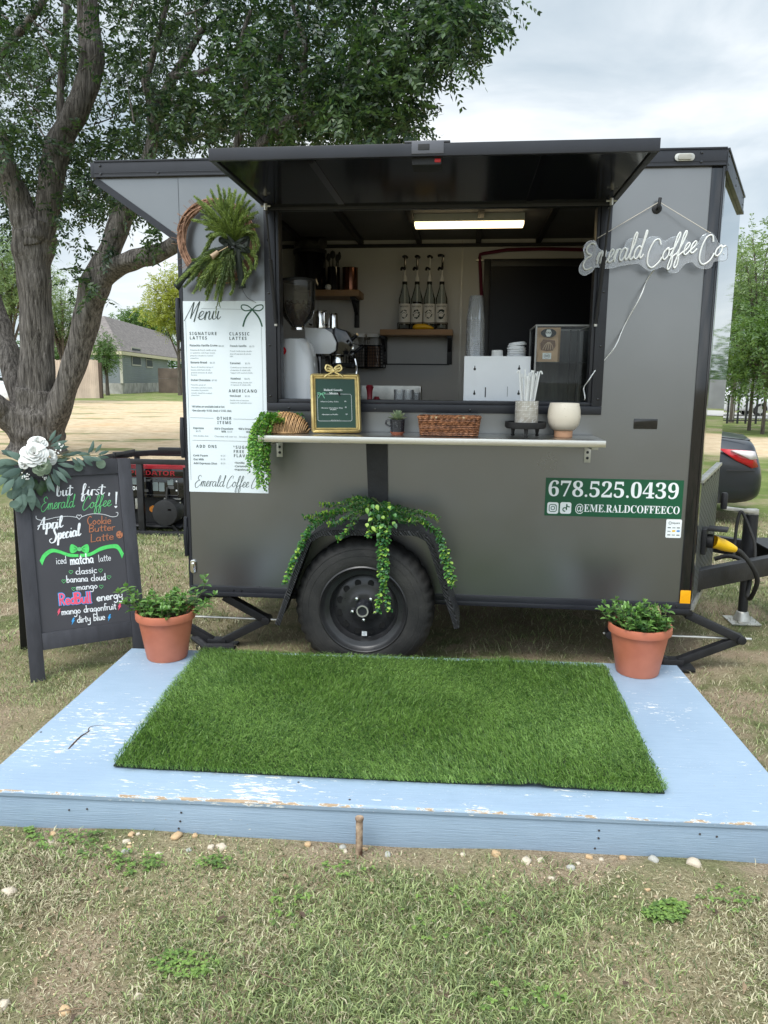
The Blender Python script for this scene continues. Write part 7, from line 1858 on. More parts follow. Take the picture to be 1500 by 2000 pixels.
def frond(path, ln_n, mi, dens=900):
    P_ = np.array(spline(path, 8)); seg = np.diff(P_, axis=0); L_ = np.linalg.norm(seg, axis=1); tot = L_.sum(); n = int(tot * dens * 4)
    cum = np.concatenate([[0], np.cumsum(L_)]); t = np.sort(RNG.uniform(0, tot, n)); i = np.clip(np.searchsorted(cum, t) - 1, 0, len(L_) - 1); f = (t - cum[i]) / L_[i]
    p = P_[i] + seg[i] * f[:, None]; d = seg[i] / L_[i][:, None]
    r = RNG.normal(size=(n, 3)); r -= d * (r * d).sum(1)[:, None]; r /= np.linalg.norm(r, axis=1)[:, None]
    o = r * .62 + d * .78; nl = ln_n * (.75 + .5 * RNG.random(n)) * np.clip(1.25 - .6 * (t / tot) ** 3, .4, 1.2); e_ = p + o * nl[:, None]
    s = np.cross(o, RNG.normal(size=(n, 3))); s /= np.linalg.norm(s, axis=1)[:, None]; s *= .0013
    k = sum(len(v) for v in NV)
    V = np.stack([p - s, p + s, e_ + s * .5, e_ - s * .5], 1).reshape(-1, 3); NV.append(V); NF.append(np.arange(n)[:, None] * 4 + np.array([0, 1, 2, 3]) + k); NM.append(np.full(n, mi))
    stm.tube([tuple(q) for q in P_], .0016, 4)
stm = MB()
tipsU = [(496, 400, 1), (502, 415, 1), (486, 415, 1), (476, 395, 1), (452, 378, 1), (428, 392, 1), (408, 410, 1), (394, 424, 1), (498, 455, 1), (488, 445, 1), (446, 430, 1), (462, 440, 1), (380, 384, 1), (400, 398, 1), (412, 372, 1), (425, 362, 1), (437, 370, 1), (448, 368, 1), (460, 372, 1), (470, 380, 1), (484, 372, 1), (488, 392, 1), (392, 412, 1), (376, 430, .9), (398, 432, 1), (402, 448, 1), (410, 464, .9), (430, 380, 1), (442, 392, 1), (455, 390, 1), (466, 398, 1), (432, 405, 1), (420, 420, 1), (478, 410, 1), (500, 440, 1), (506, 442, .9), (494, 425, 1), (386, 395, 1), (405, 385, 1), (440, 415, 1), (450, 410, 1), (470, 425, 1), (484, 432, 1), (415, 440, 1)]
for (u, v, k_) in tipsU:
    e_ = at(u, v, -.09 - rr.random() * .06); m1 = tie.lerp(e_, .45) + Vector((rr.uniform(-.012, .012), -.035, .022)); frond([tie, m1, tie.lerp(e_, .8) + Vector((0, -.02, .012)), e_], .0145, 0)
for pth in (((459, 470), (440, 452), (415, 462), (405, 480), (396, 496), (388, 508)), ((459, 470), (430, 456), (412, 470), (402, 495)), ((465, 470), (490, 455), (503, 472), (502, 488), (492, 498)), ((465, 468), (488, 452), (500, 465), (506, 480)), ((462, 470), (482, 455), (494, 470), (496, 490)), ((459, 472), (436, 456), (420, 455), (404, 462)), ((445, 490), (410, 500), (390, 506), (376, 508)), ((463, 480), (480, 500), (490, 520), (484, 540)), ((462, 482), (470, 510), (480, 535), (474, 556)), ((462, 480), (486, 488), (500, 505), (498, 525)), ((458, 490), (452, 530), (456, 560), (450, 575))):
    frond([tuple(at(u, v, -.10 - .02 * (i > 0))) for i, (u, v) in enumerate(pth)], .0145, 0)
tipsD = [(378, 521), (372, 532), (368, 542), (345, 553), (360, 560), (378, 572), (390, 566), (402, 574), (400, 560), (412, 552), (420, 584), (428, 570), (434, 560), (386, 548), (376, 545), (395, 535), (410, 530), (424, 540), (404, 585), (430, 588)]
for (u, v) in tipsD:
    e_ = at(u, v, -.08 - rr.random() * .05); frond([tie + Vector((-.012, 0, -.02)), tie.lerp(e_, .5) + Vector((0, -.03, .015)), e_], .0150, 0 if rr.random() < .7 else 1)
for i in range(30):
    u, v = rr.uniform(420, 462), rr.uniform(500, 560); e_ = at(u, v, -.10 - rr.random() * .05); frond([tie + Vector((0, 0, -.02)), tie.lerp(e_, .5) + Vector((rr.uniform(-.01, .01), -.03, 0)), e_], .008, 1, 300)
for pth in (((432, 560), (426, 590), (423, 600), (421, 618)), ((430, 565), (428, 588), (430, 600))): frond([tuple(at(u, v, -.09)) for u, v in pth], .008, 1, 160)
np_mesh('fronds', np.concatenate(NV), np.concatenate(NF), nd_m, wr, mi=np.concatenate(NM)); stm.build('frond_stems', stem_m, wr)
def tape(path, w0, w1, parent, mat, name, nrm=(0, -1, 0)):
    pts = [Vector(p) for p in spline(path, 6)]; mb = MB(); vs = []
    for i, p in enumerate(pts):
        d = (pts[min(i + 1, len(pts) - 1)] - pts[max(i - 1, 0)]).normalized(); x = d.cross(Vector(nrm)).normalized(); w = w0 + (w1 - w0) * i / (len(pts) - 1); q = Vector(nrm) * .004 * sin(i * .8)
        vs += [p - x * w / 2 + q, p + q * -1, p + x * w / 2 + q]
    n = len(pts); mb.add(vs, [(3 * i + j, 3 * i + j + 1, 3 * i + j + 4, 3 * i + j + 3) for i in range(n - 1) for j in (0, 1)])
    o = mb.build(name, mat, parent, fix=False, smooth=60); md = o.modifiers.new('thick', 'SOLIDIFY'); md.thickness = .0015; return o
tape([at(452, 482, -.13), at(425, 488, -.14), at(400, 498, -.12), at(376, 520, -.10), at(360, 540, -.10), at(343, 562, -.09)], .020, .036, wr, M['velvet'], 'ribbon_tail')
tape([at(462, 480, -.13), at(466, 510, -.135), at(470, 540, -.12), at(474, 563, -.11)], .026, .034, wr, M['velvet'], 'ribbon_tail')
for pts in (((459, 478), (444, 462), (438, 458), (436, 470), (446, 476), (459, 478)), ((459, 478), (476, 466), (484, 466), (478, 480), (459, 480)), ((459, 480), (438, 466), (430, 470), (444, 480)), ((459, 478), (478, 484), (486, 492), (470, 488))):
    tape([at(u, v, -.13 - .012 * (i % 2)) for i, (u, v) in enumerate(pts)], .016, .016, wr, M['velvet'], 'bow_loop')
MB().tube(spline([at(456, 478, -.145), at(462, 520, -.13), at(470, 555, -.09), at(482, 580, -.03), at(500, 591, -.012)], 6), .0011, 5).tube(spline([at(458, 478, -.15), at(459, 500, -.15), at(460, 535, -.14)], 5), .0009, 4).build('thin_cord', M['black_matt'], wr)
bc_ = at(420, 497, -.15); ax = Vector((-.55, -.25, -.5)).normalized(); X_, Y_, Z_ = frame_of(ax)
MB().lathe([(.0, -.02), (.010, -.018), (.0125, .012), (.0135, .02), (.011, .02), (.009, .0), (0, 0)], n=18, M=Matrix(((X_.x, Y_.x, Z_.x, bc_.x), (X_.y, Y_.y, Z_.y, bc_.y), (X_.z, Y_.z, Z_.z, bc_.z), (0, 0, 0, 1)))).build('bell', pbr('wooden_bell', (.34, .24, .15), rough=.6, var=.2, vscale=20), wr, smooth=40)
MB().tube(spline([bc_ - ax * .018, at(434, 488, -.15), at(445, 482, -.14)], 4), .002, 5).build('bell_string', pbr('jute', (.5, .38, .22), rough=.8), wr)
# ------------------------------------------------------------------ flower swag on the chalkboard
rr = random.Random(77)
def bp3(u, v, off=.03): return hit(u, v, BL + bn * off, bn)
sg = thing('flower_swag', 'artificial swag of white roses and eucalyptus over the chalkboard corner', 'flower swag', bp3(67, 890, 0))
wht = pbr('white_petal', (.74, .74, .71), rough=.7, var=.04, vscale=20, sss=.0); grn_p = leaf_mat('green_petal', (.20, .28, .19), (.36, .42, .30), .6, 20., .2, .1)
def rose(c, ax, R, mat, name, seed, layers=6):
    r_ = random.Random(seed); mb = MB(); X_, Y_, Z_ = frame_of(ax); c = Vector(c)
    for k in range(layers):
        f = k / (layers - 1); n = (3, 4, 5, 6, 7)[k]; r0, r1 = R * (.06 + .26 * f), R * (.30 + .70 * f); z0, z1 = R * (.20 - .35 * f), R * (.62 - .50 * f); hw = pi / n * 1.45
        for j in range(n):
            a = 2 * pi * (j + .37 * k) / n + r_.uniform(-.12, .12); NU, NVv = 7, 6; lift_ = .05 * R * (j % 2); vs = []
            for iv in range(NVv):
                v = iv / (NVv - 1)
                for iu in range(NU):
                    u = iu / (NU - 1) * 2 - 1; aa = a + u * hw * (.6 + .4 * v) * (1 - .35 * v ** 4); rr_ = r0 + (r1 - r0) * v ** .8 * (1 - .14 * u * u * v); zz = z0 + (z1 - z0) * sin(v * pi / 2) - .16 * R * f * v ** 4 * (1 - .4 * u * u) + lift_ + .05 * R * u * u * v
                    vs.append(c + X_ * rr_ * cos(aa) + Y_ * rr_ * sin(aa) + Z_ * zz)
            mb.add(vs, [(iv * NU + iu, iv * NU + iu + 1, (iv + 1) * NU + iu + 1, (iv + 1) * NU + iu) for iv in range(NVv - 1) for iu in range(NU - 1)])
    o = mb.build(name, mat, sg, fix=False, smooth=70); return o
rose(bp3(67, 888, .085), bn + Vector((-.1, 0, .35)), .064, wht, 'rose', 1, 5); rose(bp3(74, 866, .045), bn + Vector((.1, 0, .9)), .046, wht, 'rose', 2, 4); rose(bp3(49, 900, .055), bn + Vector((-.8, 0, .1)), .042, wht, 'rose', 3, 4); rose(bp3(97, 893, .05), bn + Vector((.8, 0, .3)), .040, wht, 'rose', 4, 4)
rose(bp3(81, 911, .085), bn + Vector((.2, 0, -.1)), .046, grn_p, 'green_rose', 5, 5)
euc = leaf_mat('eucalyptus_leaf', (.060, .105, .085), (.14, .21, .165), .55, 8., .12, .3); eucl = leaf_mat('silver_dollar_leaf', (.11, .18, .125), (.22, .29, .20), .55, 8., .15, .25); dgl = leaf_mat('dark_leaf', (.025, .06, .02), (.06, .12, .04), .4, 8., .15, .2)
lf, st = MB(), MB()
def eu_leaf(u, v, ang, l, w, mi, off):
    b = bp3(u, v, off); d = bx * cos(ang) + by * sin(ang) + bn * rr.uniform(-.15, .25); d.normalize(); x = d.cross(bn).normalized(); z = x.cross(d)
    prof = [(0, .02), (.15, .28), (.35, .48), (.55, .49), (.75, .36), (.9, .18), (1, .0)]; rib = [b + d * l * t + z * (l * .10 * sin(pi * t)) for t, _ in prof]; n = len(prof)
    lf.add(rib + [rib[i] + x * w * q - z * w * q * .2 for i, (_, q) in enumerate(prof)] + [rib[i] - x * w * q - z * w * q * .2 for i, (_, q) in enumerate(prof)], [(i, i + 1, n + i + 1, n + i) for i in range(n - 1)] + [(i + 1, i, 2 * n + i, 2 * n + i + 1) for i in range(n - 1)], mi)
def eu_round(u, v, r, mi, off, ry=None):
    c = bp3(u, v, off); tl = rr.uniform(-.3, .3); nx_ = (bx + bn * tl).normalized(); ny_ = (by + bn * rr.uniform(-.25, .35)).normalized()
    pts = [c + nx_ * (r * cos(2 * pi * t / 18)) + ny_ * ((ry or r) * sin(2 * pi * t / 18)) for t in range(18)]; lf.add(pts + [c - bn * r * .12], [(t, (t + 1) % 18, 18) for t in range(18)], mi)
for (u, v, a, l, w) in ((50, 900, 2.6, .085, .032), (38, 905, 3.0, .10, .030), (30, 912, 3.1, .09, .028), (45, 915, 3.5, .10, .034), (40, 920, 3.9, .11, .036), (52, 925, 4.0, .10, .036), (35, 893, 2.7, .075, .030), (25, 918, 3.3, .08, .030), (18, 925, 3.9, .09, .030), (55, 935, 4.4, .10, .038), (42, 940, 4.2, .09, .038), (60, 950, 4.7, .11, .036), (58, 962, 5.2, .09, .028), (48, 960, 4.5, .10, .036), (40, 968, 4.3, .07, .034), (62, 930, 4.5, .08, .032), (28, 935, 4.0, .09, .032), (12, 905, 3.2, .06, .026),
                       (105, 900, .1, .070, .022), (112, 905, -.3, .080, .021), (112, 912, -.8, .082, .022), (104, 915, -1.3, .075, .024), (100, 925, -1.1, .07, .022), (95, 928, -1.6, .075, .024), (92, 935, -1.2, .07, .022), (108, 918, -.95, .08, .022), (100, 866, .7, .065, .018), (98, 872, .3, .08, .02), (96, 862, 1.0, .06, .016), (104, 876, .1, .07, .02),
                       (140, 894, -.9, .055, .018), (148, 893, -.9, .06, .018), (158, 890, -.6, .06, .018), (166, 890, -.5, .062, .018), (150, 886, -.1, .06, .018), (172, 886, 1.0, .055, .016), (178, 884, 1.3, .06, .017), (186, 884, .9, .05, .016), (192, 888, .3, .05, .016), (190, 892, -.1, .055, .016), (176, 892, -.4, .06, .018), (130, 889, .2, .07, .018), (120, 889, .0, .06, .018), (162, 896, -.7, .055, .018)): eu_leaf(u, v, a, l * 1.05, w, 0, rr.uniform(.01, .06))
for (u, v, r) in ((51, 946, .027), (25, 966, .027), (46, 966, .025), (28, 985, .022), (38, 992, .024), (20, 940, .020), (60, 975, .02)): eu_round(u, v, r, 0, rr.uniform(.02, .05), r * .82)
for (u, v, r) in ((197, 906, .0235), (153, 912, .022)): eu_round(u, v, r, 1, .012)
for (u, v, a) in ((70, 935, 4.4), (80, 938, 5.0), (76, 945, 4.8), (88, 934, 5.3)): eu_leaf(u, v, a, .06, .034, 2, .012)
for pth in ((( 70, 900), (110, 892), (150, 890), (197, 889)), ((60, 905), (40, 930), (30, 965)), ((60, 905), (30, 908), (5, 912)), ((75, 910), (95, 925), (104, 940))): st.tube(spline([bp3(u, v, .02) for u, v in pth], 5), .0018, 5)
for i in range(16): st.tube(spline([bp3(105 + rr.uniform(0, 30), 892 + rr.uniform(-6, 6), .02), bp3(115 + rr.uniform(0, 30), 888 + rr.uniform(-10, 10), .03)], 3), .001, 4)
lf.build('eucalyptus_leaves', [euc, eucl, dgl], sg, fix=False, smooth=70); st.build('stems', stem_m, sg)
mb = MB()
for (cu, cv, n, s_) in ((50, 930, 16, 7), (118, 870, 9, 6), (87, 933, 6, 4), (112, 884, 7, 8)):
    for i in range(n):
        p = bp3(cu + rr.uniform(-s_, s_), cv + rr.uniform(-s_, s_), .05 + rr.random() * .02); mb.lathe([(0, -.004), (.004, 0), (0, .004)], n=6, M=Matrix.Translation(p))
mb.build('tiny_blossoms', wht, sg)
# ------------------------------------------------------------------ power cord
yc = thing('power_cord', 'black cable with a yellow plug joined to the trailer front', 'cable', nose(.30, .55, .05))
Mx2 = Matrix(((nd.x, 0, nn.x, PIN.x), (nd.y, 0, nn.y, PIN.y), (0, 1, 0, PIN.z), (0, 0, 0, 1)))
MB().lathe([(.034, .0225), (.036, .03), (.036, .050), (.033, .052), (0, .052)], n=20, M=Mx2).build('collar', M['black_matt'], yc)
pl = PIN + nn * .052; pe = Vector((2.762, .285, .505)); ax = (pe - pl).normalized(); X_, Y_, Z_ = frame_of(ax); Lp = (pe - pl).length
mb = MB().lathe([(.033, 0), (.034, .012), (.031, .02), (.030, .06), (.024, .10), (.017, .13), (.0155, Lp), (0, Lp)], n=20, M=Matrix(((X_.x, Y_.x, Z_.x, pl.x), (X_.y, Y_.y, Z_.y, pl.y), (X_.z, Y_.z, Z_.z, pl.z), (0, 0, 0, 1))))
for i in range(4): mb.lathe([(.0165, Lp - .012 - i * .012), (.0178, Lp - .009 - i * .012), (.0165, Lp - .006 - i * .012)], n=18, M=Matrix(((X_.x, Y_.x, Z_.x, pl.x), (X_.y, Y_.y, Z_.y, pl.y), (X_.z, Y_.z, Z_.z, pl.z), (0, 0, 0, 1))))
mb.build('plug', M['yellow'], yc, smooth=45)
mb = MB().tube(spline([pe - ax * .01, at(1448, 1080, .30), at(1468, 1105, .32), at(1479, 1132, .36), at(1473, 1155, .42), at(1464, 1169, .5), at(1460, 1160, .58), at(1464, 1135, .62), at(1460, 1110, .66), at(1445, 1092, .70), at(1420, 1086, .74), at(1395, 1092, .76)], 6), .0125, 8)
mb.build('cable', M['rubber'], yc, smooth=60)
MB().tube(spline([at(1433, 1092, .80), at(1435, 1060, .84), at(1440, 1020, .86), at(1446, 1001, .865), at(1452, 1004, .86), at(1465, 1035, .82), at(1474, 1062, .78), at(1475, 1095, .74), at(1477, 1118, .72)], 6), .009, 8).build('thin_cable', M['rubber'], yc, smooth=60)
# ------------------------------------------------------------------ generator in its steel cage, behind the chalkboard
YG = 2.95
def g3(u, v, Y=YG): return at(u, v, Y)
zg = float(gh(-1.3, 3.0))
gx0, gx1 = g3(205, 1000).x, g3(392, 1000).x
zt_, zr = g3(300, 900).z, g3(300, 905).z
cg = thing('steel_cage', 'black steel frame cage around the generator behind the chalkboard', 'cage', ((gx0 + gx1) / 2, YG + .3, zg))
mb = MB()
ztop = g3(300, 897).z
for x in (gx0, gx1):
    for y in (YG, YG + .75): mb.box((x - .022, y - .022, zg - .02), (x + .022, y + .022, ztop - .046))
x_ = g3(277, 1000).x; mb.box((x_ - .028, YG - .024, zg - .02), (x_ + .028, YG + .02, ztop - .046))
mb.each('post', M['black_steel'], cg, bevel=.003)
mb = MB()
for y in (YG, YG + .75): mb.box((gx0 - .03, y - .022, ztop - .0455), (gx1 + .03, y + .022, ztop))
for x in (gx0, gx1): mb.box((x - .022, YG + .0225, ztop - .045), (x + .022, YG + .7275, ztop - .001))
mb.bar((gx0 + .1, YG + .023, ztop + .03), (gx1 - .1, YG + .74, ztop + .03), .05, .05).bar((gx0 + .5, YG + .1, ztop + .085), (gx1, YG + .1, ztop + .085), .05, .03).bar((gx0, YG + .03, ztop + .012), (gx0 + .3, YG + .03, ztop + .07), .03, .03)
mb.build('top_rail', M['black_steel'], cg, bevel=.003)
mb = MB().box((gx0 - .03, YG - .05, zg - .03), (gx1 + .03, YG - .0, zg + .035)).box((gx0 - .03, YG + .75, zg - .03), (gx1 + .03, YG + .8, zg + .035)); mb.each('base_rail', M['black_steel'], cg, bevel=.003)
g0, g1 = g3(215, 1000, 3.05), g3(363, 1000, 3.05); Yf = 3.05; zb_ = g3(300, 1025, Yf).z
ge = thing('generator', 'black portable generator with a red tank inside the steel cage', 'generator', ((g0.x + g1.x) / 2, 3.3, zb_))
za, zbb = g3(300, 932, Yf).z, g3(300, 970, Yf).z
MB().prism(rrect(g0.x + .03, za - .002, g1.x - .005, g3(300, 909, Yf).z, .04), (0, Yf + .45, 0), EX, EZ, .44).build('fuel_tank', pbr('tank_red', (.28, .012, .018), rough=.32), ge, bevel=.01)
mb = MB().box((g0.x + .0, Yf, g3(300, 971, Yf).z), (g1.x - .0, Yf + .06, za + .0)).box((g0.x, Yf - .004, g3(300, 930, Yf).z), (g1.x, Yf - .0, g3(300, 916, Yf).z)); gp = mb.build('control_panel', M['black_gloss'], ge, bevel=.004)
q = MB(); p1, p2 = g3(252, 925, Yf - .006), g3(342, 925, Yf - .006); put_text(q, bold('PREDATOR'), p1.x, g3(300, 928, Yf).z, p2.x, .042, (0, Yf - .0065, 0), EX, EZ, 0)
p1, p2 = g3(258, 956, Yf - .003), g3(272, 956, Yf - .003); put_text(q, bold('00'), p1.x, g3(300, 958, Yf).z, p2.x, .035, (0, Yf - .003, 0), EX, EZ, 1)
for (u, v, w, h_, mi) in ((264, 940, 12, 12, 2), (304, 950, 10, 17, 2), (316, 951, 10, 17, 2), (333, 942, 11, 11, 2), (334, 952, 12, 6, 3), (290, 938, 8, 4, 3), (325, 936, 14, 3, 3), (300, 936, 14, 2, 3), (286, 958, 8, 5, 3), (345, 940, 3, 3, 1), (345, 958, 3, 3, 1)):
    a_, b_ = g3(u - w / 2, v + h_ / 2, Yf), g3(u + w / 2, v - h_ / 2, Yf); q.poly(rrect(a_.x, a_.z, b_.x, b_.z, .006), (0, Yf - .0025, 0), EX, EZ, mi)
rr_ = rrect(g3(280, 966, Yf).x, g3(280, 966, Yf).z, g3(347, 934, Yf).x, g3(347, 934, Yf).z, .012); q.ribbon(rr_ + rr_[:1], .004, (0, Yf - .0022, 0), EX, EZ, 3)
q.build('panel_marks', [pbr('red_print', (.42, .02, .03), rough=.5), M['ink_white'], M['ink_grey'], pbr('mid_grey', (.10, .10, .10), rough=.5)], gp, fix=False, smooth=0)
mb = MB().box((g0.x + .05, Yf + .1, zb_), (g1.x - .05, Yf + .42, zbb)); mb.lathe([(0, 0), (.12, 0), (.12, .2), (0, .2)], n=24, M=Matrix.Translation((g1.x - .16, Yf + .09, (zb_ + zbb) / 2)) @ Matrix.Rotation(pi / 2, 4, 'X')); mb.build('engine', M['black_matt'], ge, bevel=.01)
mb = MB().box((g0.x + .07, Yf + .05, zb_ + .10), (g0.x + .20, Yf + .099, zbb - .06)).box((g0.x + .22, Yf + .06, zbb - .13), (g0.x + .26, Yf + .098, zbb - .03))
for i in range(6): mb.box((g1.x - .22, Yf + .03, zb_ + .06 + i * .035), (g1.x - .06, Yf + .05, zb_ + .075 + i * .035))
mb.build('engine_fittings', M['galv'], ge, bevel=.003)
MB().lathe([(0, 0), (.03, 0), (.03, .03), (0, .03)], n=16, M=Matrix.Translation((g3(296, 995, Yf).x, Yf + .05, g3(296, 995, Yf).z)) @ Matrix.Rotation(pi / 2, 4, 'X')).build('oil_cap', pbr('orange_plastic', (.65, .22, .03), rough=.4), ge)
mb = MB()
for pts in (((g0.x - .02, Yf - .02, zb_ - .01), (g1.x - .04, Yf - .02, zb_ - .01), (g1.x, Yf - .02, zb_ + .03), (g1.x + .01, Yf - .02, zbb), (g1.x + .01, Yf - .02, g3(300, 912, Yf).z)), ((g0.x - .01, Yf - .02, zb_ - .01), (g0.x - .01, Yf - .02, g3(300, 912, Yf).z))): mb.tube(pts, .016, 8)
mb.box((g0.x, Yf, zb_ - .025), (g1.x, Yf + .42, zb_ - .001)); mb.build('tube_frame', M['black_steel'], ge)
MB().tube([(g1.x - .1, Yf + .02, zg), (g1.x - .1, Yf + .02, zb_ - .026)], .04, 10).tube([(g0.x + .1, Yf + .02, zg), (g0.x + .1, Yf + .02, zb_ - .026)], .04, 10).tube([(g1.x - .1, Yf + .38, zg), (g1.x - .1, Yf + .38, zb_ - .026)], .04, 10).each('foot', M['rubber'], ge)
gc = thing('generator_cable', 'black cord with a grey plug hanging from the generator panel', 'cord', g3(326, 1030, 3.0))
MB().tube(spline([g3(327, 952, 3.035), g3(325, 975, 3.0), g3(326, 1000, 2.98), g3(334, 1022, 2.97), g3(347, 1038, 2.99), (g3(352, 1040, 3.0).x, 2.95, zg + .01), (g3(375, 1040, 3.0).x, 2.7, zg + .01)], 6), .011, 8).build('cable', M['rubber'], gc, smooth=60)
MB().tube(spline([g3(325, 988, 2.985), g3(326, 996, 2.98), g3(330, 1010, 2.975)], 4), [.012, .02, .026, .03, .03, .028, .024, .018, .012], 10).build('plug', pbr('dark_grey_plastic', (.05, .055, .06), rough=.5), gc, smooth=60)
MB().box((g3(331, 996, 2.94).x - .02, 2.94, g3(331, 996, 2.94).z - .012), (g3(331, 996, 2.94).x + .02, 2.965, g3(331, 996, 2.94).z + .012)).build('red_tab', M['red_lens'], gc, bevel=.004)
# ------------------------------------------------------------------ trees
def bark_mat(name, c1, c2, sv=26.):
    mt, nt, b = new_mat(name); N = nt.nodes.new; L = nt.links.new
    t = N('ShaderNodeTexCoord'); m_ = N('ShaderNodeMapping'); m_.inputs['Scale'].default_value = (1, 1, .07); L(t.outputs['Object'], m_.inputs[0])
    n = N('ShaderNodeTexNoise'); n.inputs['Scale'].default_value = sv; n.inputs['Detail'].default_value = 9; n.inputs['Roughness'].default_value = .66; n.inputs['Distortion'].default_value = .25; L(m_.outputs[0], n.inputs['Vector'])
    v = N('ShaderNodeTexVoronoi'); v.feature = 'DISTANCE_TO_EDGE'; v.inputs['Scale'].default_value = sv * 1.8; L(m_.outputs[0], v.inputs['Vector'])
    r = N('ShaderNodeValToRGB'); e = r.color_ramp.elements; e[0].position, e[0].color = .36, rgba(c1); e[1].position, e[1].color = .66, rgba(c2); L(n.outputs[0], r.inputs[0])
    L(r.outputs[0], b.inputs['Base Color']); b.inputs['Roughness'].default_value = .9; b.inputs['Specular IOR Level'].default_value = .2
    mr = N('ShaderNodeMapRange'); mr.inputs[2].default_value = .16; L(v.outputs[0], mr.inputs[0]); ad = N('ShaderNodeMath'); ad.operation = 'MULTIPLY_ADD'; ad.inputs[1].default_value = .6; L(mr.outputs[0], ad.inputs[0]); L(n.outputs[0], ad.inputs[2])
    bp = N('ShaderNodeBump'); bp.inputs['Strength'].default_value = 1.; bp.inputs['Distance'].default_value = .016; L(ad.outputs[0], bp.inputs['Height']); L(bp.outputs[0], b.inputs['Normal'])
    return mt
bark = bark_mat('furrowed_bark', (.040, .035, .031), (.235, .212, .192)); bark2 = bark_mat('grey_bark', (.06, .05, .04), (.20, .17, .14))
YT = 9.9
tz = float(gh(-6.9, 9.9))
tree = thing('shade_tree', 'large shade tree with several thick leaning trunks left of the trailer', 'tree', at(75, 870, YT))
tree.location.z = tz; WM[tree] = Matrix.Translation(tree.location)
def limb(mb, pts, n=14, wob=.02):
    """pts: (u, v, width in photograph pixels, Y)"""
    P = [(*at(u, v, Y), w * (Y - CAM.y) / FPX / 2) for u, v, w, Y in pts]; S = spline(P, 7)
    r_ = random.Random(int(pts[0][0] * 7 + pts[-1][1])); vs = []; x = None; k = len(S); fs = []
    ph = [r_.uniform(0, 6) for _ in range(5)]
    for i, q in enumerate(S):
        p = Vector(q[:3]); a_, b_ = Vector(S[max(i - 1, 0)][:3]), Vector(S[min(i + 1, k - 1)][:3]); d = (b_ - a_).normalized()
        x = frame_of(d)[0] if x is None else (x - d * x.dot(d)).normalized(); y = d.cross(x)
        for j in range(n):
            t = 2 * pi * j / n; r = max(.006, q[3]) * (1 + .07 * sin(2 * t + ph[0] + i * .25) + .05 * sin(3 * t + ph[1] - i * .35) + .045 * sin(5 * t + ph[2] + i * .13) + .04 * sin(i * .9 + ph[3]))
            vs.append(p + (x * cos(t) + y * sin(t)) * r)
    for i in range(k - 1):
        for j in range(n): fs.append((i * n + j, i * n + (j + 1) % n, (i + 1) * n + (j + 1) % n, (i + 1) * n + j))
    fs.append(tuple(range(n - 1, -1, -1))); fs.append(tuple(range((k - 1) * n, k * n)))
    mb.add(vs, fs); return [Vector(s[:3]) for s in S]
tmb = MB()
limb(tmb, [(76, 905, 135, 9.9), (74, 875, 106, 9.9), (73, 840, 102, 9.9), (75, 800, 92, 9.9), (78, 760, 80, 9.9)], 22)
limb(tmb, [(76, 820, 74, 9.85), (75, 740, 64, 9.85), (72, 650, 62, 9.85), (68, 560, 64, 9.85), (64, 500, 72, 9.85), (66, 462, 78, 9.85), (72, 430, 60, 9.85)], 20)
limb(tmb, [(66, 850, 80, 9.8), (40, 832, 62, 9.7), (10, 808, 56, 9.6), (-20, 785, 52, 9.4), (-80, 730, 48, 9.2), (-170, 690, 40, 9.)], 16)
limb(tmb, [(60, 825, 60, 10.0), (36, 768, 44, 10.1), (22, 712, 46, 10.2), (6, 660, 42, 10.3), (-8, 612, 42, 10.4), (-34, 540, 38, 10.5), (-70, 430, 32, 10.6), (-120, 300, 24, 10.8)], 16)
limb(tmb, [(64, 480, 60, 9.8), (52, 440, 52, 9.75), (36, 395, 46, 9.7), (16, 345, 46, 9.6), (-2, 290, 46, 9.5), (-30, 220, 42, 9.4), (-70, 120, 34, 9.3)], 16)
limb(tmb, [(72, 480, 60, 9.9), (88, 430, 48, 9.9), (96, 385, 46, 9.95), (105, 330, 44, 10), (118, 275, 48, 10), (150, 215, 46, 10), (172, 160, 42, 10.1), (178, 100, 42, 10.1), (172, 30, 40, 10.2), (170, -60, 38, 10.2), (180, -200, 26, 10.2), (200, -330, 12, 10.2)], 18)
limb(tmb, [(96, 840, 52, 9.8), (122, 775, 50, 9.7), (152, 690, 50, 9.65), (172, 610, 50, 9.6), (192, 545, 54, 9.55), (212, 495, 46, 9.5), (236, 430, 42, 9.5), (258, 385, 36, 9.5), (285, 320, 26, 9.5), (298, 275, 23, 9.5), (305, 225, 22, 9.6), (318, 190, 18, 9.6), (345, 140, 16, 9.6), (372, 95, 14, 9.7), (400, 50, 9, 9.7)], 16)
limb(tmb, [(190, 560, 46, 9.6), (222, 525, 40, 9.4), (260, 508, 36, 9.2), (300, 498, 34, 9.0), (340, 478, 32, 8.8), (390, 430, 30, 8.6), (440, 360, 28, 8.4), (500, 295, 27, 8.2), (545, 252, 26, 8.1), (585, 232, 24, 8.0), (625, 228, 21, 8.0), (665, 215, 16, 8.0), (700, 190, 13, 8.0), (760, 175, 9, 8.0), (820, 150, 6, 8.0)], 16)
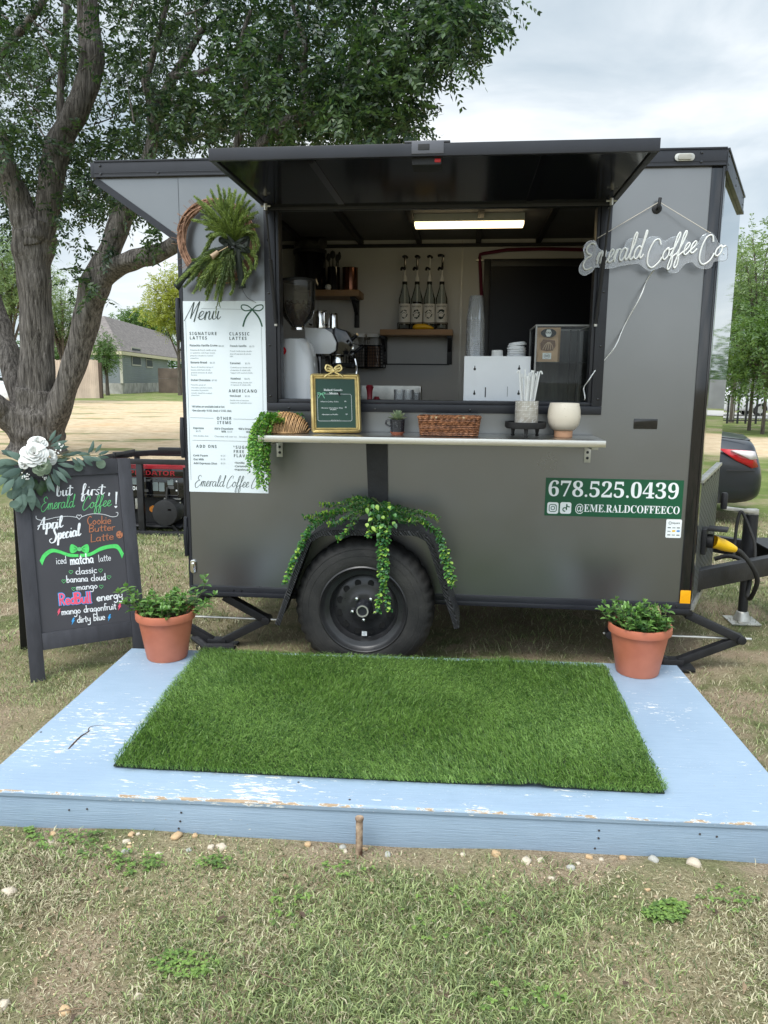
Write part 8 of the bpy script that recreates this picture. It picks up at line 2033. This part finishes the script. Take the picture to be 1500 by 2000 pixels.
BR = [[(300, 260, 20, 9.5), (292, 180, 16, 9.4), (284, 160, 15, 9.4), (296, 120, 12, 9.4), (312, 60, 10, 9.3), (330, -10, 7, 9.3)], [(120, 270, 16, 10), (118, 180, 14, 10.1), (126, 100, 13, 10.1), (130, 20, 12, 10.2), (128, -50, 9, 10.2)], [(-10, 120, 16, 9), (40, 60, 14, 8.9), (80, 10, 12, 8.8), (110, -40, 9, 8.8)],
      [(592, 232, 16, 8), (600, 190, 14, 8), (592, 140, 12, 8.1), (595, 80, 11, 8.1), (575, 20, 9, 8.2), (565, -30, 7, 8.2)], [(690, 195, 13, 8), (720, 150, 11, 7.9), (750, 105, 10, 7.8), (780, 60, 8, 7.7), (800, 10, 6, 7.6)], [(680, 200, 12, 8), (685, 130, 12, 8), (720, 65, 10, 8), (735, 0, 8, 8)], [(700, 130, 9, 7.9), (760, 110, 8, 7.8), (820, 80, 7, 7.8), (860, 55, 5, 7.8)],
      [(700, 185, 8, 8), (770, 175, 7, 7.9), (830, 150, 5, 7.8), (880, 110, 4, 7.8), (900, 95, 2, 7.8)], [(330, 150, 12, 9.6), (400, 140, 10, 9.4), (450, 110, 9, 9.3), (500, 60, 7, 9.2)], [(440, 360, 14, 8.4), (470, 250, 12, 8.4), (480, 180, 10, 8.4), (470, 90, 8, 8.4), (490, 20, 6, 8.4)], [(545, 250, 12, 8.1), (520, 190, 11, 8.2), (545, 120, 9, 8.2), (560, 60, 7, 8.2)], [(330, 190, 9, 9.6), (360, 220, 8, 9.4), (400, 235, 6, 9.2), (440, 240, 4, 9.1)], [(600, 232, 9, 8), (680, 235, 8, 7.9), (740, 250, 6, 7.8), (790, 240, 4, 7.8)]]
for b in BR: limb(tmb, b, 9)
tr_ = random.Random(11)
LT = [(0, 120, 26, 9.3), (150, 215, 30, 10)]
for i in range(60):     # bare twigs among the leaves
    u, v = tr_.uniform(0, 860), tr_.uniform(0, 270)
    if v > 300 - (u - 600) * .5 and u > 650: continue
    Y = tr_.uniform(7.6, 10.5); a_ = tr_.uniform(-2.6, -.4); l_ = tr_.uniform(40, 110); tmb.tube(spline([at(u, v, Y), at(u + cos(a_) * l_ * .5, v + sin(a_) * l_ * .5 + 4, Y), at(u + cos(a_) * l_, v + sin(a_) * l_, Y + tr_.uniform(-.3, .3))], 4), [.016 - .0017 * q for q in range(9)], 5)
for pth in (((820, 155), (858, 115), (870, 100), (884, 88)), ((858, 115), (880, 108), (899, 95)), ((866, 104), (868, 90), (880, 80)), ((845, 130), (838, 108), (842, 88))): tmb.tube(spline([at(u, v, 7.8) for u, v in pth], 4), [.014 - .0009 * q for q in range(13)], 5)
tmb.build('trunk', bark, tree, smooth=80)
def sprays(C_, D_, ls, lw, nl, rach, seed, droop=.35):
    """pinnate leaves: C_ stalk ends (n,3), D_ outward directions; each with nl pairs of leaflets"""
    r = np.random.default_rng(seed); n = len(C_); d = D_ / np.linalg.norm(D_, axis=1)[:, None]
    side = np.cross(d, np.array([0, 0, 1.]) + r.normal(0, .35, (n, 3))); side /= np.linalg.norm(side, axis=1)[:, None] + 1e-9; up = np.cross(side, d)
    Vs = []
    for k in range(nl):
        f = (k + .6) / nl; base = C_ + d * (rach * f)[:, None] - np.array([0, 0, 1]) * (rach * droop * f * f)[:, None]
        for s_ in (1, -1):
            o = side * s_ * .8 + d * .55 + up * r.normal(0, .25, (n, 1)) - np.array([0, 0, 1]) * (droop * .9); o /= np.linalg.norm(o, axis=1)[:, None]
            w = np.cross(o, up + r.normal(0, .5, (n, 3))); w /= np.linalg.norm(w, axis=1)[:, None] + 1e-9
            L_ = (ls * r.uniform(.7, 1.25, n))[:, None]; W_ = (lw * r.uniform(.75, 1.2, n))[:, None]
            Vs.append(np.stack([base, base + o * L_ * .45 + w * W_ * .5, base + o * L_, base + o * L_ * .45 - w * W_ * .5], 1))
    V = np.concatenate(Vs).reshape(-1, 3); return V, np.arange(len(V)).reshape(-1, 4)
def clusters_to_sprays(cen, rad, per, seed):
    r = np.random.default_rng(seed); n = len(cen) * per; c = np.repeat(cen, per, 0); d = r.normal(size=(n, 3)); d /= np.linalg.norm(d, axis=1)[:, None]; rr_ = rad * r.random(n) ** .5
    return c + d * rr_[:, None] * np.array([1, 1, .75]), d + np.array([0, 0, -.15])
CEN = []
tr_ = np.random.default_rng(4)
for (cu, cv, ru, rv, n, y0, y1) in ((130, 90, 230, 130, 110, 10, 12.8), (60, 60, 120, 80, 22, 8, 9.6), (400, 110, 190, 150, 142, 7.9, 12), (620, 120, 170, 140, 124, 7, 10.5), (800, 50, 120, 80, 62, 6.6, 9.6), (705, 195, 95, 75, 70, 7, 9.2), (760, 235, 55, 38, 26, 6.8, 8.8), (890, 15, 75, 40, 34, 6.8, 8.8), (940, 0, 34, 22, 8, 7, 8.4), (40, 300, 110, 80, 46, 10, 12.5), (60, 290, 60, 40, 8, 8.8, 9.6), (230, 300, 110, 60, 60, 9.4, 12.5), (420, 235, 160, 60, 80, 8.3, 11.5), (560, 245, 120, 38, 46, 7.6, 10), (860, 110, 60, 38, 18, 7, 8.8), (130, 400, 60, 50, 18, 9.6, 11.5), (20, 420, 40, 60, 14, 9.8, 12), (240, 375, 70, 36, 26, 8.6, 11),
                                    (-140, 150, 160, 260, 150, 8, 13), (300, -140, 460, 120, 220, 7, 13), (700, -110, 250, 90, 90, 7, 10), (150, -300, 300, 100, 90, 7.5, 12.5)):
    k = 0
    while k < n:
        a, b = tr_.uniform(-1, 1, 2)
        if a * a + b * b > 1: continue
        CEN.append(tuple(at(cu + a * ru, cv + b * rv, tr_.uniform(y0, y1)))); k += 1
CEN = np.array(CEN)
C_, D_ = clusters_to_sprays(CEN, .38, 8, 8)
# a few sprays hang alone round the trunks
EXT = [(145, 455, 9.4), (130, 475, 9.4), (160, 470, 9.4), (175, 530, 9.2), (140, 525, 9.2), (128, 520, 9.2), (160, 555, 9.2), (150, 540, 9.2), (185, 480, 9.3), (205, 500, 9.3), (215, 490, 9.1), (190, 575, 9.2), (290, 470, 8.8), (300, 460, 8.8), (310, 455, 8.8), (320, 450, 8.8), (288, 440, 8.8), (120, 440, 9.5), (180, 565, 9.1), (110, 420, 9.6), (240, 440, 9.3), (330, 430, 8.8)]
E_ = np.array([tuple(at(*q)) for q in EXT for _ in range(5)]) + tr_.normal(0, .10, (len(EXT) * 5, 3)); C_ = np.concatenate([C_, E_]); D_ = np.concatenate([D_, tr_.normal(0, 1, E_.shape) + np.array([0, 0, -.5])])
V, F = sprays(C_, D_, .100, .042, 5, np.random.default_rng(2).uniform(.16, .30, len(C_)), 3)
np_mesh('crown', V, F, [leaf_mat('tree_leaf', (.013, .034, .016), (.065, .115, .034), .42, .9, .30, .34)], tree)
def far_tree(label, base, h, cr, mats, seed, n=420, ls=.16, lw=.06, trunk_r=.18, group=None, full=False, per=7, rad=.7, lean=0.):
    """a tree farther off: base (x, y), height h, crown radii cr=(rx, ry, rz)"""
    r = np.random.default_rng(seed); x, y = base; z = float(gh(x, y)); t = thing('tree', label, 'tree', (x, y, z), group=group)
    rx, ry, rz = cr; cz = z + h - rz; lim = []
    mb = MB(); mb.tube(spline([(x, y, z - .1), (x + .1 * lean, y, z + h * .25), (x + .4 * lean, y + .1, cz)], 5), [trunk_r * (1 - .06 * i) for i in range(11)], 10)
    nb = 16; subs = []
    for i in range(nb):
        a = 2 * pi * i / nb + r.uniform(-.3, .3); el = r.uniform(-.2, 1.2); d = np.array([cos(a) * cos(el) * rx, sin(a) * cos(el) * ry, sin(el) * rz]) * r.uniform(.6, .95); s0 = Vector((x + .2 * lean, y, z + h * r.uniform(.25, .5))); e_ = Vector((x, y, cz)) + Vector(d); m1 = s0.lerp(e_, .5) + Vector((0, 0, .12 * h * r.random()))
        mb.tube(spline([s0, m1, e_], 4), [trunk_r * .42 * (1 - .1 * q) for q in range(9)], 6); subs.append(np.array(e_))
    mb.build('trunk', bark2, t, smooth=60)
    subs = np.array(subs); q = r.normal(size=(n, 3)); q /= np.linalg.norm(q, axis=1)[:, None]; q *= (r.random(n) ** .45)[:, None]; q[:, 2] = q[:, 2] if full else np.where(q[:, 2] < -.4, -.4 + .3 * (q[:, 2] + .4), q[:, 2])
    q[:, :2] *= 1.3 if full else 1
    cen = np.array([x, y, cz]) + q * np.array([rx, ry, rz]); pull = subs[r.integers(0, nb, n)]; cen = cen * .72 + pull * .28
    c2, d2 = clusters_to_sprays(cen, rad, per, seed + 1); V, F = sprays(c2, d2, ls, lw, 4, np.full(len(c2), ls * 2.4), seed + 2); np_mesh('crown', V, F, mats, t); return t
lm_feather = leaf_mat('feathery_leaf', (.085, .14, .05), (.22, .30, .11), .5, .35, .35, .2); lm_mid = leaf_mat('mid_green_leaf', (.05, .10, .025), (.15, .24, .06), .5, .3, .35, .2); lm_yel = leaf_mat('yellow_green_leaf', (.17, .20, .03), (.38, .40, .08), .5, .4, .35, .2); lm_deep = leaf_mat('deep_green_leaf', (.025, .06, .018), (.08, .15, .04), .5, .3, .3, .2)
def bpos(u, Y): p = at(u, 780, Y); return (p.x, Y)
far_tree('feathery pale green tree rising behind the left trunks of the shade tree', bpos(30, 36), 9.6, (3.6, 3, 3.4), lm_feather, 51, 420, .17, .05)
far_tree('feathery tree in front of the house, between the two big trunks', bpos(128, 40), 7.2, (2.0, 2, 2.6), lm_feather, 52, 130, .16, .05)
far_tree('yellow-green tree behind the left edge of the trailer', bpos(352, 60), 11.5, (3.4, 3, 4.4), lm_yel, 53, 330, .22, .08)
far_tree('small leafy tree growing against the grey house wall', bpos(211, 57), 4.9, (1.1, 1.2, 1.9), lm_mid, 54, 120, .16, .06)
far_tree('rounded green tree showing over the house roof ridge', bpos(285, 98), 11.2, (6, 4, 3.4), lm_mid, 55, 340, .32, .12)
far_tree('darker low tree behind the roof, left of the rounded tree', bpos(222, 100), 9.6, (4, 4, 3.0), lm_deep, 56, 240, .3, .12)
far_tree('green bush of a tree behind the wooden fence', bpos(118, 54), 4.4, (2.2, 1.5, 1.6), lm_mid, 57, 180, .16, .06)
far_tree('tall airy tree standing right of the trailer', bpos(1468, 26), 7.7, (2.3, 2, 3.6), lm_feather, 61, 250, .15, .05, .07, full=True)
far_tree('dense low-branched green tree at the right edge', bpos(1495, 24), 4.9, (2.8, 2, 2.25), lm_mid, 62, 270, .15, .06, .07, full=True)
far_tree('thin pale tree beside the dark trailer corner', bpos(1432, 32), 8.6, (1.5, 2, 2.8), lm_feather, 63, 110, .16, .05, .12)
far_tree('broad airy tree far right beyond the metal fence', bpos(1545, 34), 8.0, (3.2, 3, 3.2), lm_feather, 64, 240, .18, .07, .18)
r_ = np.random.default_rng(90); n_ = 2600
fx = r_.uniform(-170, 170, n_); fh = 5.5 + 2.6 * np.sin(fx * .13) + 1.6 * np.sin(fx * .37 + 1); fc = np.stack([fx, 125 + r_.uniform(-5, 5, n_) + .06 * np.abs(fx), r_.random(n_) ** .8 * fh], -1)
fV, fF = sprays(*clusters_to_sprays(fc, 1.5, 7, 91), .7, .36, 2, np.full(n_ * 7, 1.2), 92)
o = np_mesh('far_wood', fV, fF, lm_deep); tag(o, 'distant line of dark green trees along the horizon', 'woodland', kind='stuff')
# ------------------------------------------------------------------ house, fences
def lap_mat(name, col, pitch):
    mt = pbr(name, col, rough=.7, var=.06, vscale=.5); nt = mt.node_tree; b = nt.nodes['Principled BSDF']; N = nt.nodes.new; L = nt.links.new
    g = N('ShaderNodeNewGeometry'); s = N('ShaderNodeSeparateXYZ'); L(g.outputs['Position'], s.inputs[0]); m_ = N('ShaderNodeMath'); m_.operation = 'MULTIPLY'; m_.inputs[1].default_value = 1 / pitch; f = N('ShaderNodeMath'); f.operation = 'FRACT'; L(s.outputs[2], m_.inputs[0]); L(m_.outputs[0], f.inputs[0])
    bp = N('ShaderNodeBump'); bp.inputs['Strength'].default_value = 1.; bp.inputs['Distance'].default_value = .06; L(f.outputs[0], bp.inputs['Height']); L(bp.outputs[0], b.inputs['Normal']); return mt
Y1, Y2 = 63., 83.
hz0 = float(gh(-28, 66))
ca, cb_ = at(240, 770, Y1), at(330, 766, Y2); cl = at(80, 772, Y1 + 3)
he1 = at(240, 684, Y1).z
hs = thing('house', 'grey lap-sided house with a brown hipped roof beyond the gravel', 'house', (ca.x, Y1, hz0))
dR = Vector((cb_.x - ca.x, Y2 - Y1, 0)); LR = dR.length; dR.normalize(); dL = Vector((cl.x - ca.x, 3.0, 0)); LL = dL.length; dL.normalize()
zs0 = hz0 + .95
def wall(mb, o, d, l, z0, z1, t=.2, mi=0):
    o = Vector((o.x, o.y, 0)); n = Vector((-d.y, d.x, 0)); q = [o, o + d * l, o + d * l + n * t, o + n * t]; mb.add([p + Vector((0, 0, z0)) for p in q] + [p + Vector((0, 0, z1)) for p in q], [(3, 2, 1, 0), (4, 5, 6, 7), (0, 1, 5, 4), (1, 2, 6, 5), (2, 3, 7, 6), (3, 0, 4, 7)], mi)
    return mb
w_ = MB(); wall(w_, ca, dR, LR, zs0, he1, .2); wall(w_, ca, dL, LL, zs0, he1, -.2); w_.build('wall', lap_mat('grey_lap_siding', (.26, .285, .32), .19), hs, smooth=0)
w_ = MB(); wall(w_, ca, dR, LR, hz0 - .3, zs0, .18); wall(w_, ca, dL, LL, hz0 - .3, zs0, -.18); w_.build('block_foundation', pbr('concrete_block', (.30, .29, .26), rough=.9, var=.35, vscale=1.4), hs, smooth=0)
ov = .6; eR = (ca - dR * .3 + Vector((dR.y, -dR.x, 0)) * ov); far_ = ca + dR * LR
pk = at(203, 617, Y1 + 7.); pk2 = at(352, 655, Y2 + 7)
roof = MB()
A_ = Vector((ca.x + .35, ca.y - ov, he1 - .05)); B_ = Vector((far_.x + .7, far_.y - .3, he1 - .05)) + dR * 9; Cl = Vector((cl.x, cl.y - ov, he1 - .05)); K1 = Vector(pk); K2 = Vector((K1.x + dR.x * (LR + 9), K1.y + dR.y * (LR + 9), K1.z)); K0 = Vector((cl.x, K1.y + 3, K1.z - .4))
roof.add([A_, B_, K2, K1], [(0, 1, 2, 3)]).add([Cl, A_, K1, K0], [(0, 1, 2, 3)])
ro = roof.build('roof', pbr('brown_shingle', (.16, .14, .13), rough=.9, var=.3, vscale=1.6, stretch=(1, 1, 4), bump=.5, bscale=6), hs, fix=False, smooth=0); sd_ = ro.modifiers.new('thick', 'SOLIDIFY'); sd_.thickness = .16; sd_.offset = -1
MB().bar(A_ + Vector((0, -.1, -.2)), B_ + Vector((0, -.1, -.2)), .08, .30).bar(Cl + Vector((0, -.1, -.2)), A_ + Vector((0, -.1, -.2)), .08, .30).build('fascia', pbr('cream_trim', (.62, .55, .38), rough=.7), hs)
def opening(name, o, d, u_frac, w, z0, z1, nrm):
    c = Vector((o.x, o.y, 0)) + d * u_frac + nrm * .03; q = MB().add([c + d * a + Vector((0, 0, z)) + nrm * t for t in (0, .05) for a, z in ((-w / 2, z0), (w / 2, z0), (w / 2, z1), (-w / 2, z1))], [(3, 2, 1, 0), (4, 5, 6, 7), (0, 1, 5, 4), (1, 2, 6, 5), (2, 3, 7, 6), (3, 0, 4, 7)])
    f = q.build('window', pbr('pale_window_trim', (.42, .40, .34), rough=.6), hs); i_ = .13; q = MB()
    for z_0, z_1 in ((z0 + i_, (z0 + z1) / 2 - .04), ((z0 + z1) / 2 + .04, z1 - i_)): q.add([c + d * a + Vector((0, 0, z)) + nrm * .06 for a, z in ((-w / 2 + i_, z_0), (w / 2 - i_, z_0), (w / 2 - i_, z_1), (-w / 2 + i_, z_1))], [(0, 1, 2, 3)])
    q.build('pane', pbr('dark_house_pane', (.045, .05, .055), rough=.5, spec=.2), f, fix=False, smooth=0)  # dull panes of one dark colour
nR = Vector((dR.y, -dR.x, 0))
for u, u2, v0, v1 in ((257, 273, 714, 680), (285, 296, 718, 688)):
    a_, b_ = hit(u, v0, ca, nR), hit(u2, v1, ca, nR); s0, s1 = (a_ - ca).dot(dR), (b_ - ca).dot(dR); opening('window', ca, dR, (s0 + s1) / 2, s1 - s0, a_.z, b_.z, nR)
nL = Vector((-dL.y, dL.x, 0)); nL = nL if nL.y < 0 else -nL
a_, b_ = hit(187, 690, ca, nL), hit(205, 676, ca, nL); opening('window', ca, dL, abs((a_ + b_ - ca * 2).dot(dL)) / 2, abs((b_ - a_).dot(dL)), a_.z, b_.z, nL)
MB().box((ca.x - .12, Y1 - .12, zs0), (ca.x + .12, Y1 - .02, he1 - .1)).build('corner_board', pbr('corner_trim', (.46, .44, .37), rough=.7), hs)
p_ = at(340, 750, 70.); MB().box((p_.x - 1.6, 70, hz0), (p_.x + 1.6, 72, hz0 + 1.4)).box((p_.x - 1.6, 70, hz0 + 1.41), (p_.x + 1.6, 70.1, hz0 + 2.4)).build('porch', pbr('weathered_deck', (.13, .10, .08), rough=.9, var=.3, vscale=1.), hs)
def board_fence(name, label, a, b, h, mat, bw=.14, post=True):
    a, b = Vector(a), Vector(b); d = (b - a); L_ = d.length; d.normalize(); n = int(L_ / bw); z0 = float(gh(a.x, a.y)); r = random.Random(n)
    f = thing('wooden_fence', label, 'fence', (*a.xy, z0)); mb = MB()
    for i in range(n):
        p = a + d * (bw * i); q = p + d * (bw * .95); hh = h + r.uniform(-.03, .03); nn_ = Vector((d.y, -d.x, 0)) * .02
        mb.add([v + Vector((0, 0, z)) for z in (z0 - .1, z0 + hh) for v in (p - nn_, q - nn_, q + nn_, p + nn_)], [(3, 2, 1, 0), (4, 5, 6, 7), (0, 1, 5, 4), (1, 2, 6, 5), (2, 3, 7, 6), (3, 0, 4, 7)])
    mb.build('boards', mat, f, smooth=0)
    if post: MB().box((b.x, b.y - .1, z0 - .1), (b.x + .2, b.y + .1, z0 + h * .93)).build('post', pbr('dark_post', (.08, .055, .04), rough=.9), f)
    return f
a_, b_ = at(30, 778, 48.), at(196, 778, 48.)
board_fence('f', 'tan wooden board fence beside the grey house', (a_.x, 48.5, 0), (b_.x, 48, 0), at(180, 703, 48.).z - float(gh(b_.x, 48)), pbr('tan_fence_board', (.50, .39, .31), rough=.85, var=.15, vscale=1.2, island=.12))
a_, b_ = at(1395, 800, 46.), at(1560, 800, 46.)
board_fence('g', 'grey weathered board fence beyond the right road', (a_.x, 46, 0), (b_.x + 6, 46, 0), 1.9, pbr('grey_fence_board', (.23, .23, .23), rough=.85, var=.15, vscale=1., island=.12), .15, False)
Yr = 31.; a_, b_ = at(1395, 805, Yr), at(1560, 805, Yr); zf = float(gh(a_.x, Yr))
mf = thing('metal_fence', 'dark metal post fence across the lawn right of the trailer', 'fence', (a_.x, Yr, zf))
for i in range(6):
    x = at(1422 + i * 18 + (i % 2) * 2, 800, Yr).x; MB().box((x - .035, Yr - .035, zf - .1), (x + .035, Yr + .035, zf + 1.25)).build('post', M['black_steel'], mf)
MB().box((a_.x, Yr - .015, zf + 1.16), (b_.x, Yr + .015, zf + 1.2)).box((a_.x, Yr - .015, zf + .12), (b_.x, Yr + .015, zf + .16)).build('rail', M['black_steel'], mf)
mb = MB()
for i in range(int((b_.x - a_.x) / .16)): x = a_.x + .16 * i; mb.box((x - .007, Yr - .007, zf + .16), (x + .007, Yr + .007, zf + 1.16))
mb.build('mesh_panel', M['galv'], mf)
zr_ = float(gh(14, 40)); rd = MB(); x0 = at(1380, 800, 38.).x; rd.add([(x0 - 12, 35.5, zr_ + .02), (x0 + 40, 35.5, zr_ + .02), (x0 + 40, 43, zr_ + .02), (x0 - 12, 43, zr_ + .02)], [(0, 1, 2, 3)])
o = rd.build('road', pbr('pale_road', (.42, .40, .37), rough=.9, var=.12, vscale=.4), None, fix=False); tag(o, 'pale concrete road beyond the metal fence', 'road', kind='structure')
p_ = at(1440, 770, 62.); q = MB().box((p_.x - 6, 62, -.4), (p_.x + 6, 70, 2.0)); sh2 = thing('far_house', 'low far house with a dark roof behind the grey board fence', 'house', (p_.x, 66, -.4))
q.build('wall', pbr('tan_wall', (.35, .33, .30), rough=.8), sh2, smooth=0); MB().add([(p_.x - 6.5, 61.5, 2.0), (p_.x + 6.5, 61.5, 2.0), (p_.x + 6.5, 66, 3.7), (p_.x - 6.5, 66, 3.7), (p_.x - 6.5, 70.5, 2.0), (p_.x + 6.5, 70.5, 2.0)], [(0, 1, 2, 3), (3, 2, 5, 4), (0, 3, 4), (1, 5, 2)]).build('roof', pbr('slate_roof', (.09, .09, .10), rough=.9), sh2, smooth=0)
# ------------------------------------------------------------------ cars
def car(label, loc, rz, paint, sub=1):
    """a four-door saloon about 4.6 m long, nose along +x, built from cross sections"""
    t = thing('parked_car', label, 'car', loc, rz); W0 = WM[t]
    # x, z bottom, z shoulder, z top, half width low, half width shoulder, half width top
    S_ = [(-2.36, .44, .82, .98, .62, .68, .60), (-2.34, .36, .86, 1.03, .72, .77, .66), (-2.27, .30, .90, 1.06, .82, .85, .70), (-2.10, .25, .92, 1.08, .86, .89, .71), (-1.75, .24, .92, 1.11, .88, .91, .71), (-1.40, .24, .91, 1.16, .88, .91, .66), (-.85, .24, .90, 1.40, .88, .91, .58), (-.2, .24, .90, 1.46, .88, .91, .58), (.4, .24, .90, 1.42, .88, .91, .58), (1.0, .24, .86, 1.08, .88, .91, .62), (1.55, .24, .80, .98, .86, .89, .64), (2.0, .25, .72, .86, .82, .85, .62), (2.22, .30, .60, .72, .72, .74, .55), (2.30, .40, .54, .60, .55, .58, .5)]
    rows = []
    for x, z0, z1, z2, w0, w1, w2 in S_:
        pr = [(w0 * .9, z0), (w0, z0 + .06), (w1, (z0 + z1) / 2), (w1, z1 - .06), (w1 * .975, z1), (w2 + .05, z2 - .05), (w2, z2 - .008), (w2 * .5, z2 + .012)]
        sx = lambda z: x + (max(0, z - .66) * .34 if x < -2.05 else 0)
        rows.append([(sx(z), y, z) for y, z in pr] + [(sx(z), -y, z) for y, z in pr[::-1]])
    n = len(rows[0]); mb = MB().add([W0 @ Vector(p) for r_ in rows for p in r_], [(i * n + j, i * n + (j + 1) % n, (i + 1) * n + (j + 1) % n, (i + 1) * n + j) for i in range(len(rows) - 1) for j in range(n)] + [tuple(range(n)), tuple(range((len(rows) - 1) * n, len(rows) * n))])
    body = mb.build('body', paint, t, smooth=50, sub=1)
    MB().tube([W0 @ Vector(p) for p in ((-1.93, .915, .70), (-2.10, .895, .705), (-2.25, .845, .70))], .006, 5).build('bumper_seam', M['black_matt'], body); MB().tube([W0 @ Vector(p) for p in ((-2.14, .735, 1.058), (-1.75, .728, 1.092), (-1.45, .69, 1.145))], .006, 5).build('boot_seam', M['black_matt'], body)
    gl = pbr('car_glass', (.015, .018, .02), rough=.06, coat=.5)
    for s_ in (1, -1):
        q = MB().add([W0 @ Vector(p) for p in ((-1.25, .80 * s_, .98), (.95, .80 * s_, .96), (.35, .655 * s_, 1.34), (-.25, .655 * s_, 1.385), (-.80, .655 * s_, 1.33))], [(0, 1, 2, 3, 4)]); q.build('side_window', gl, t, fix=False, smooth=0)
        for x in (-1.50, 1.38):
            Mw = W0 @ Matrix.Translation((x, .72 * s_, .33)) @ Matrix.Rotation(pi / 2 * s_, 4, 'X')
            wh = MB().lathe([(.19, -.19), (.30, -.195), (.33, -.16), (.33, 0), (.19, 0)], n=32, M=Mw).build('wheel', M['rubber'], t, smooth=40); MB().lathe([(.20, -.17), (.19, -.185), (.05, -.175), (0, -.178)], n=24, M=Mw).build('rim', M['galv'], wh)
            arch = [(x + .385 * cos(a_), .885 * s_, .33 + .385 * sin(a_)) for a_ in np.linspace(-.1, pi + .1, 16)]; MB().add([W0 @ Vector(p) for p in arch] , [tuple(range(16))]).build('wheel_arch', M['black_matt'], t, fix=False)
    q = MB().add([W0 @ Vector(p) for p in ((-1.38, .55, 1.19), (-.88, .52, 1.40), (-.88, -.52, 1.40), (-1.38, -.55, 1.19))], [(0, 1, 2, 3)]).add([W0 @ Vector(p) for p in ((.98, .55, 1.115), (.45, .52, 1.41), (.45, -.52, 1.41), (.98, -.55, 1.115))], [(0, 1, 2, 3)]); q.build('windscreen', gl, t, fix=False, smooth=0)
    return t, W0
dark = pbr('dark_car_paint', (.014, .017, .023), rough=.28, var=.05, coat=.35); whitep = pbr('white_car_paint', (.7, .7, .7), rough=.2, coat=1.)
crz = pi - .25; tail = at(1467, 900, 5.9)
fwd = Vector((cos(crz), sin(crz), 0)); lft = Vector((-sin(crz), cos(crz), 0))
cloc = Vector((tail.x, 5.9, 0)) + fwd * 2.2 - lft * .80; cloc.z = float(gh(4.4, 6.2)) - .0
ct, W0 = car('dark grey saloon parked behind the trailer, only its tail in view', cloc, crz, dark)
tl = MB().add([W0 @ Vector(p) for p in ((-1.82, .905, .955), (-2.02, .905, .82), (-2.20, .855, .73), (-2.26, .80, .74), (-2.20, .79, .92), (-2.17, .845, .935))], [(0, 1, 2, 5), (2, 3, 4, 5)])
o = tl.build('tail_lamp', M['red_lens'], ct, fix=False, smooth=60); sd_ = o.modifiers.new('thick', 'SOLIDIFY'); sd_.thickness = .03; sd_.offset = 1
tl = MB().add([W0 @ Vector(p) for p in ((-1.95, .912, .935), (-2.06, .908, .885), (-2.17, .862, .83), (-2.235, .805, .835), (-2.205, .795, .925), (-2.165, .85, .93))], [(0, 1, 2, 5), (2, 3, 4, 5)])
o2 = tl.build('clear_lamp', M['clear_lens'], o, fix=False, smooth=60); sd_ = o2.modifiers.new('thick', 'SOLIDIFY'); sd_.thickness = .04; sd_.offset = 1
MB().add([W0 @ Vector(p) for p in ((-2.02, .58, 1.055), (-2.20, .54, 1.052), (-2.20, -.54, 1.052), (-2.02, -.58, 1.055), (-2.02, .58, 1.00), (-2.19, .54, 1.035), (-2.19, -.54, 1.035), (-2.02, -.58, 1.00))], [(0, 1, 2, 3), (7, 6, 5, 4), (0, 4, 5, 1), (1, 5, 6, 2), (2, 6, 7, 3), (3, 7, 4, 0)]).build('boot_spoiler', dark, ct, bevel=.006)
p_ = at(1418, 802, 39.); t2, _w = car('white car on the pale road beyond the metal fence', (p_.x, 39., zr_ + .02), .1, whitep)
p_ = at(-8, 790, 33.); t3, _w = car('white car at the left edge behind the shade tree', (p_.x, 33., float(gh(p_.x, 33))), 2.2, whitep)
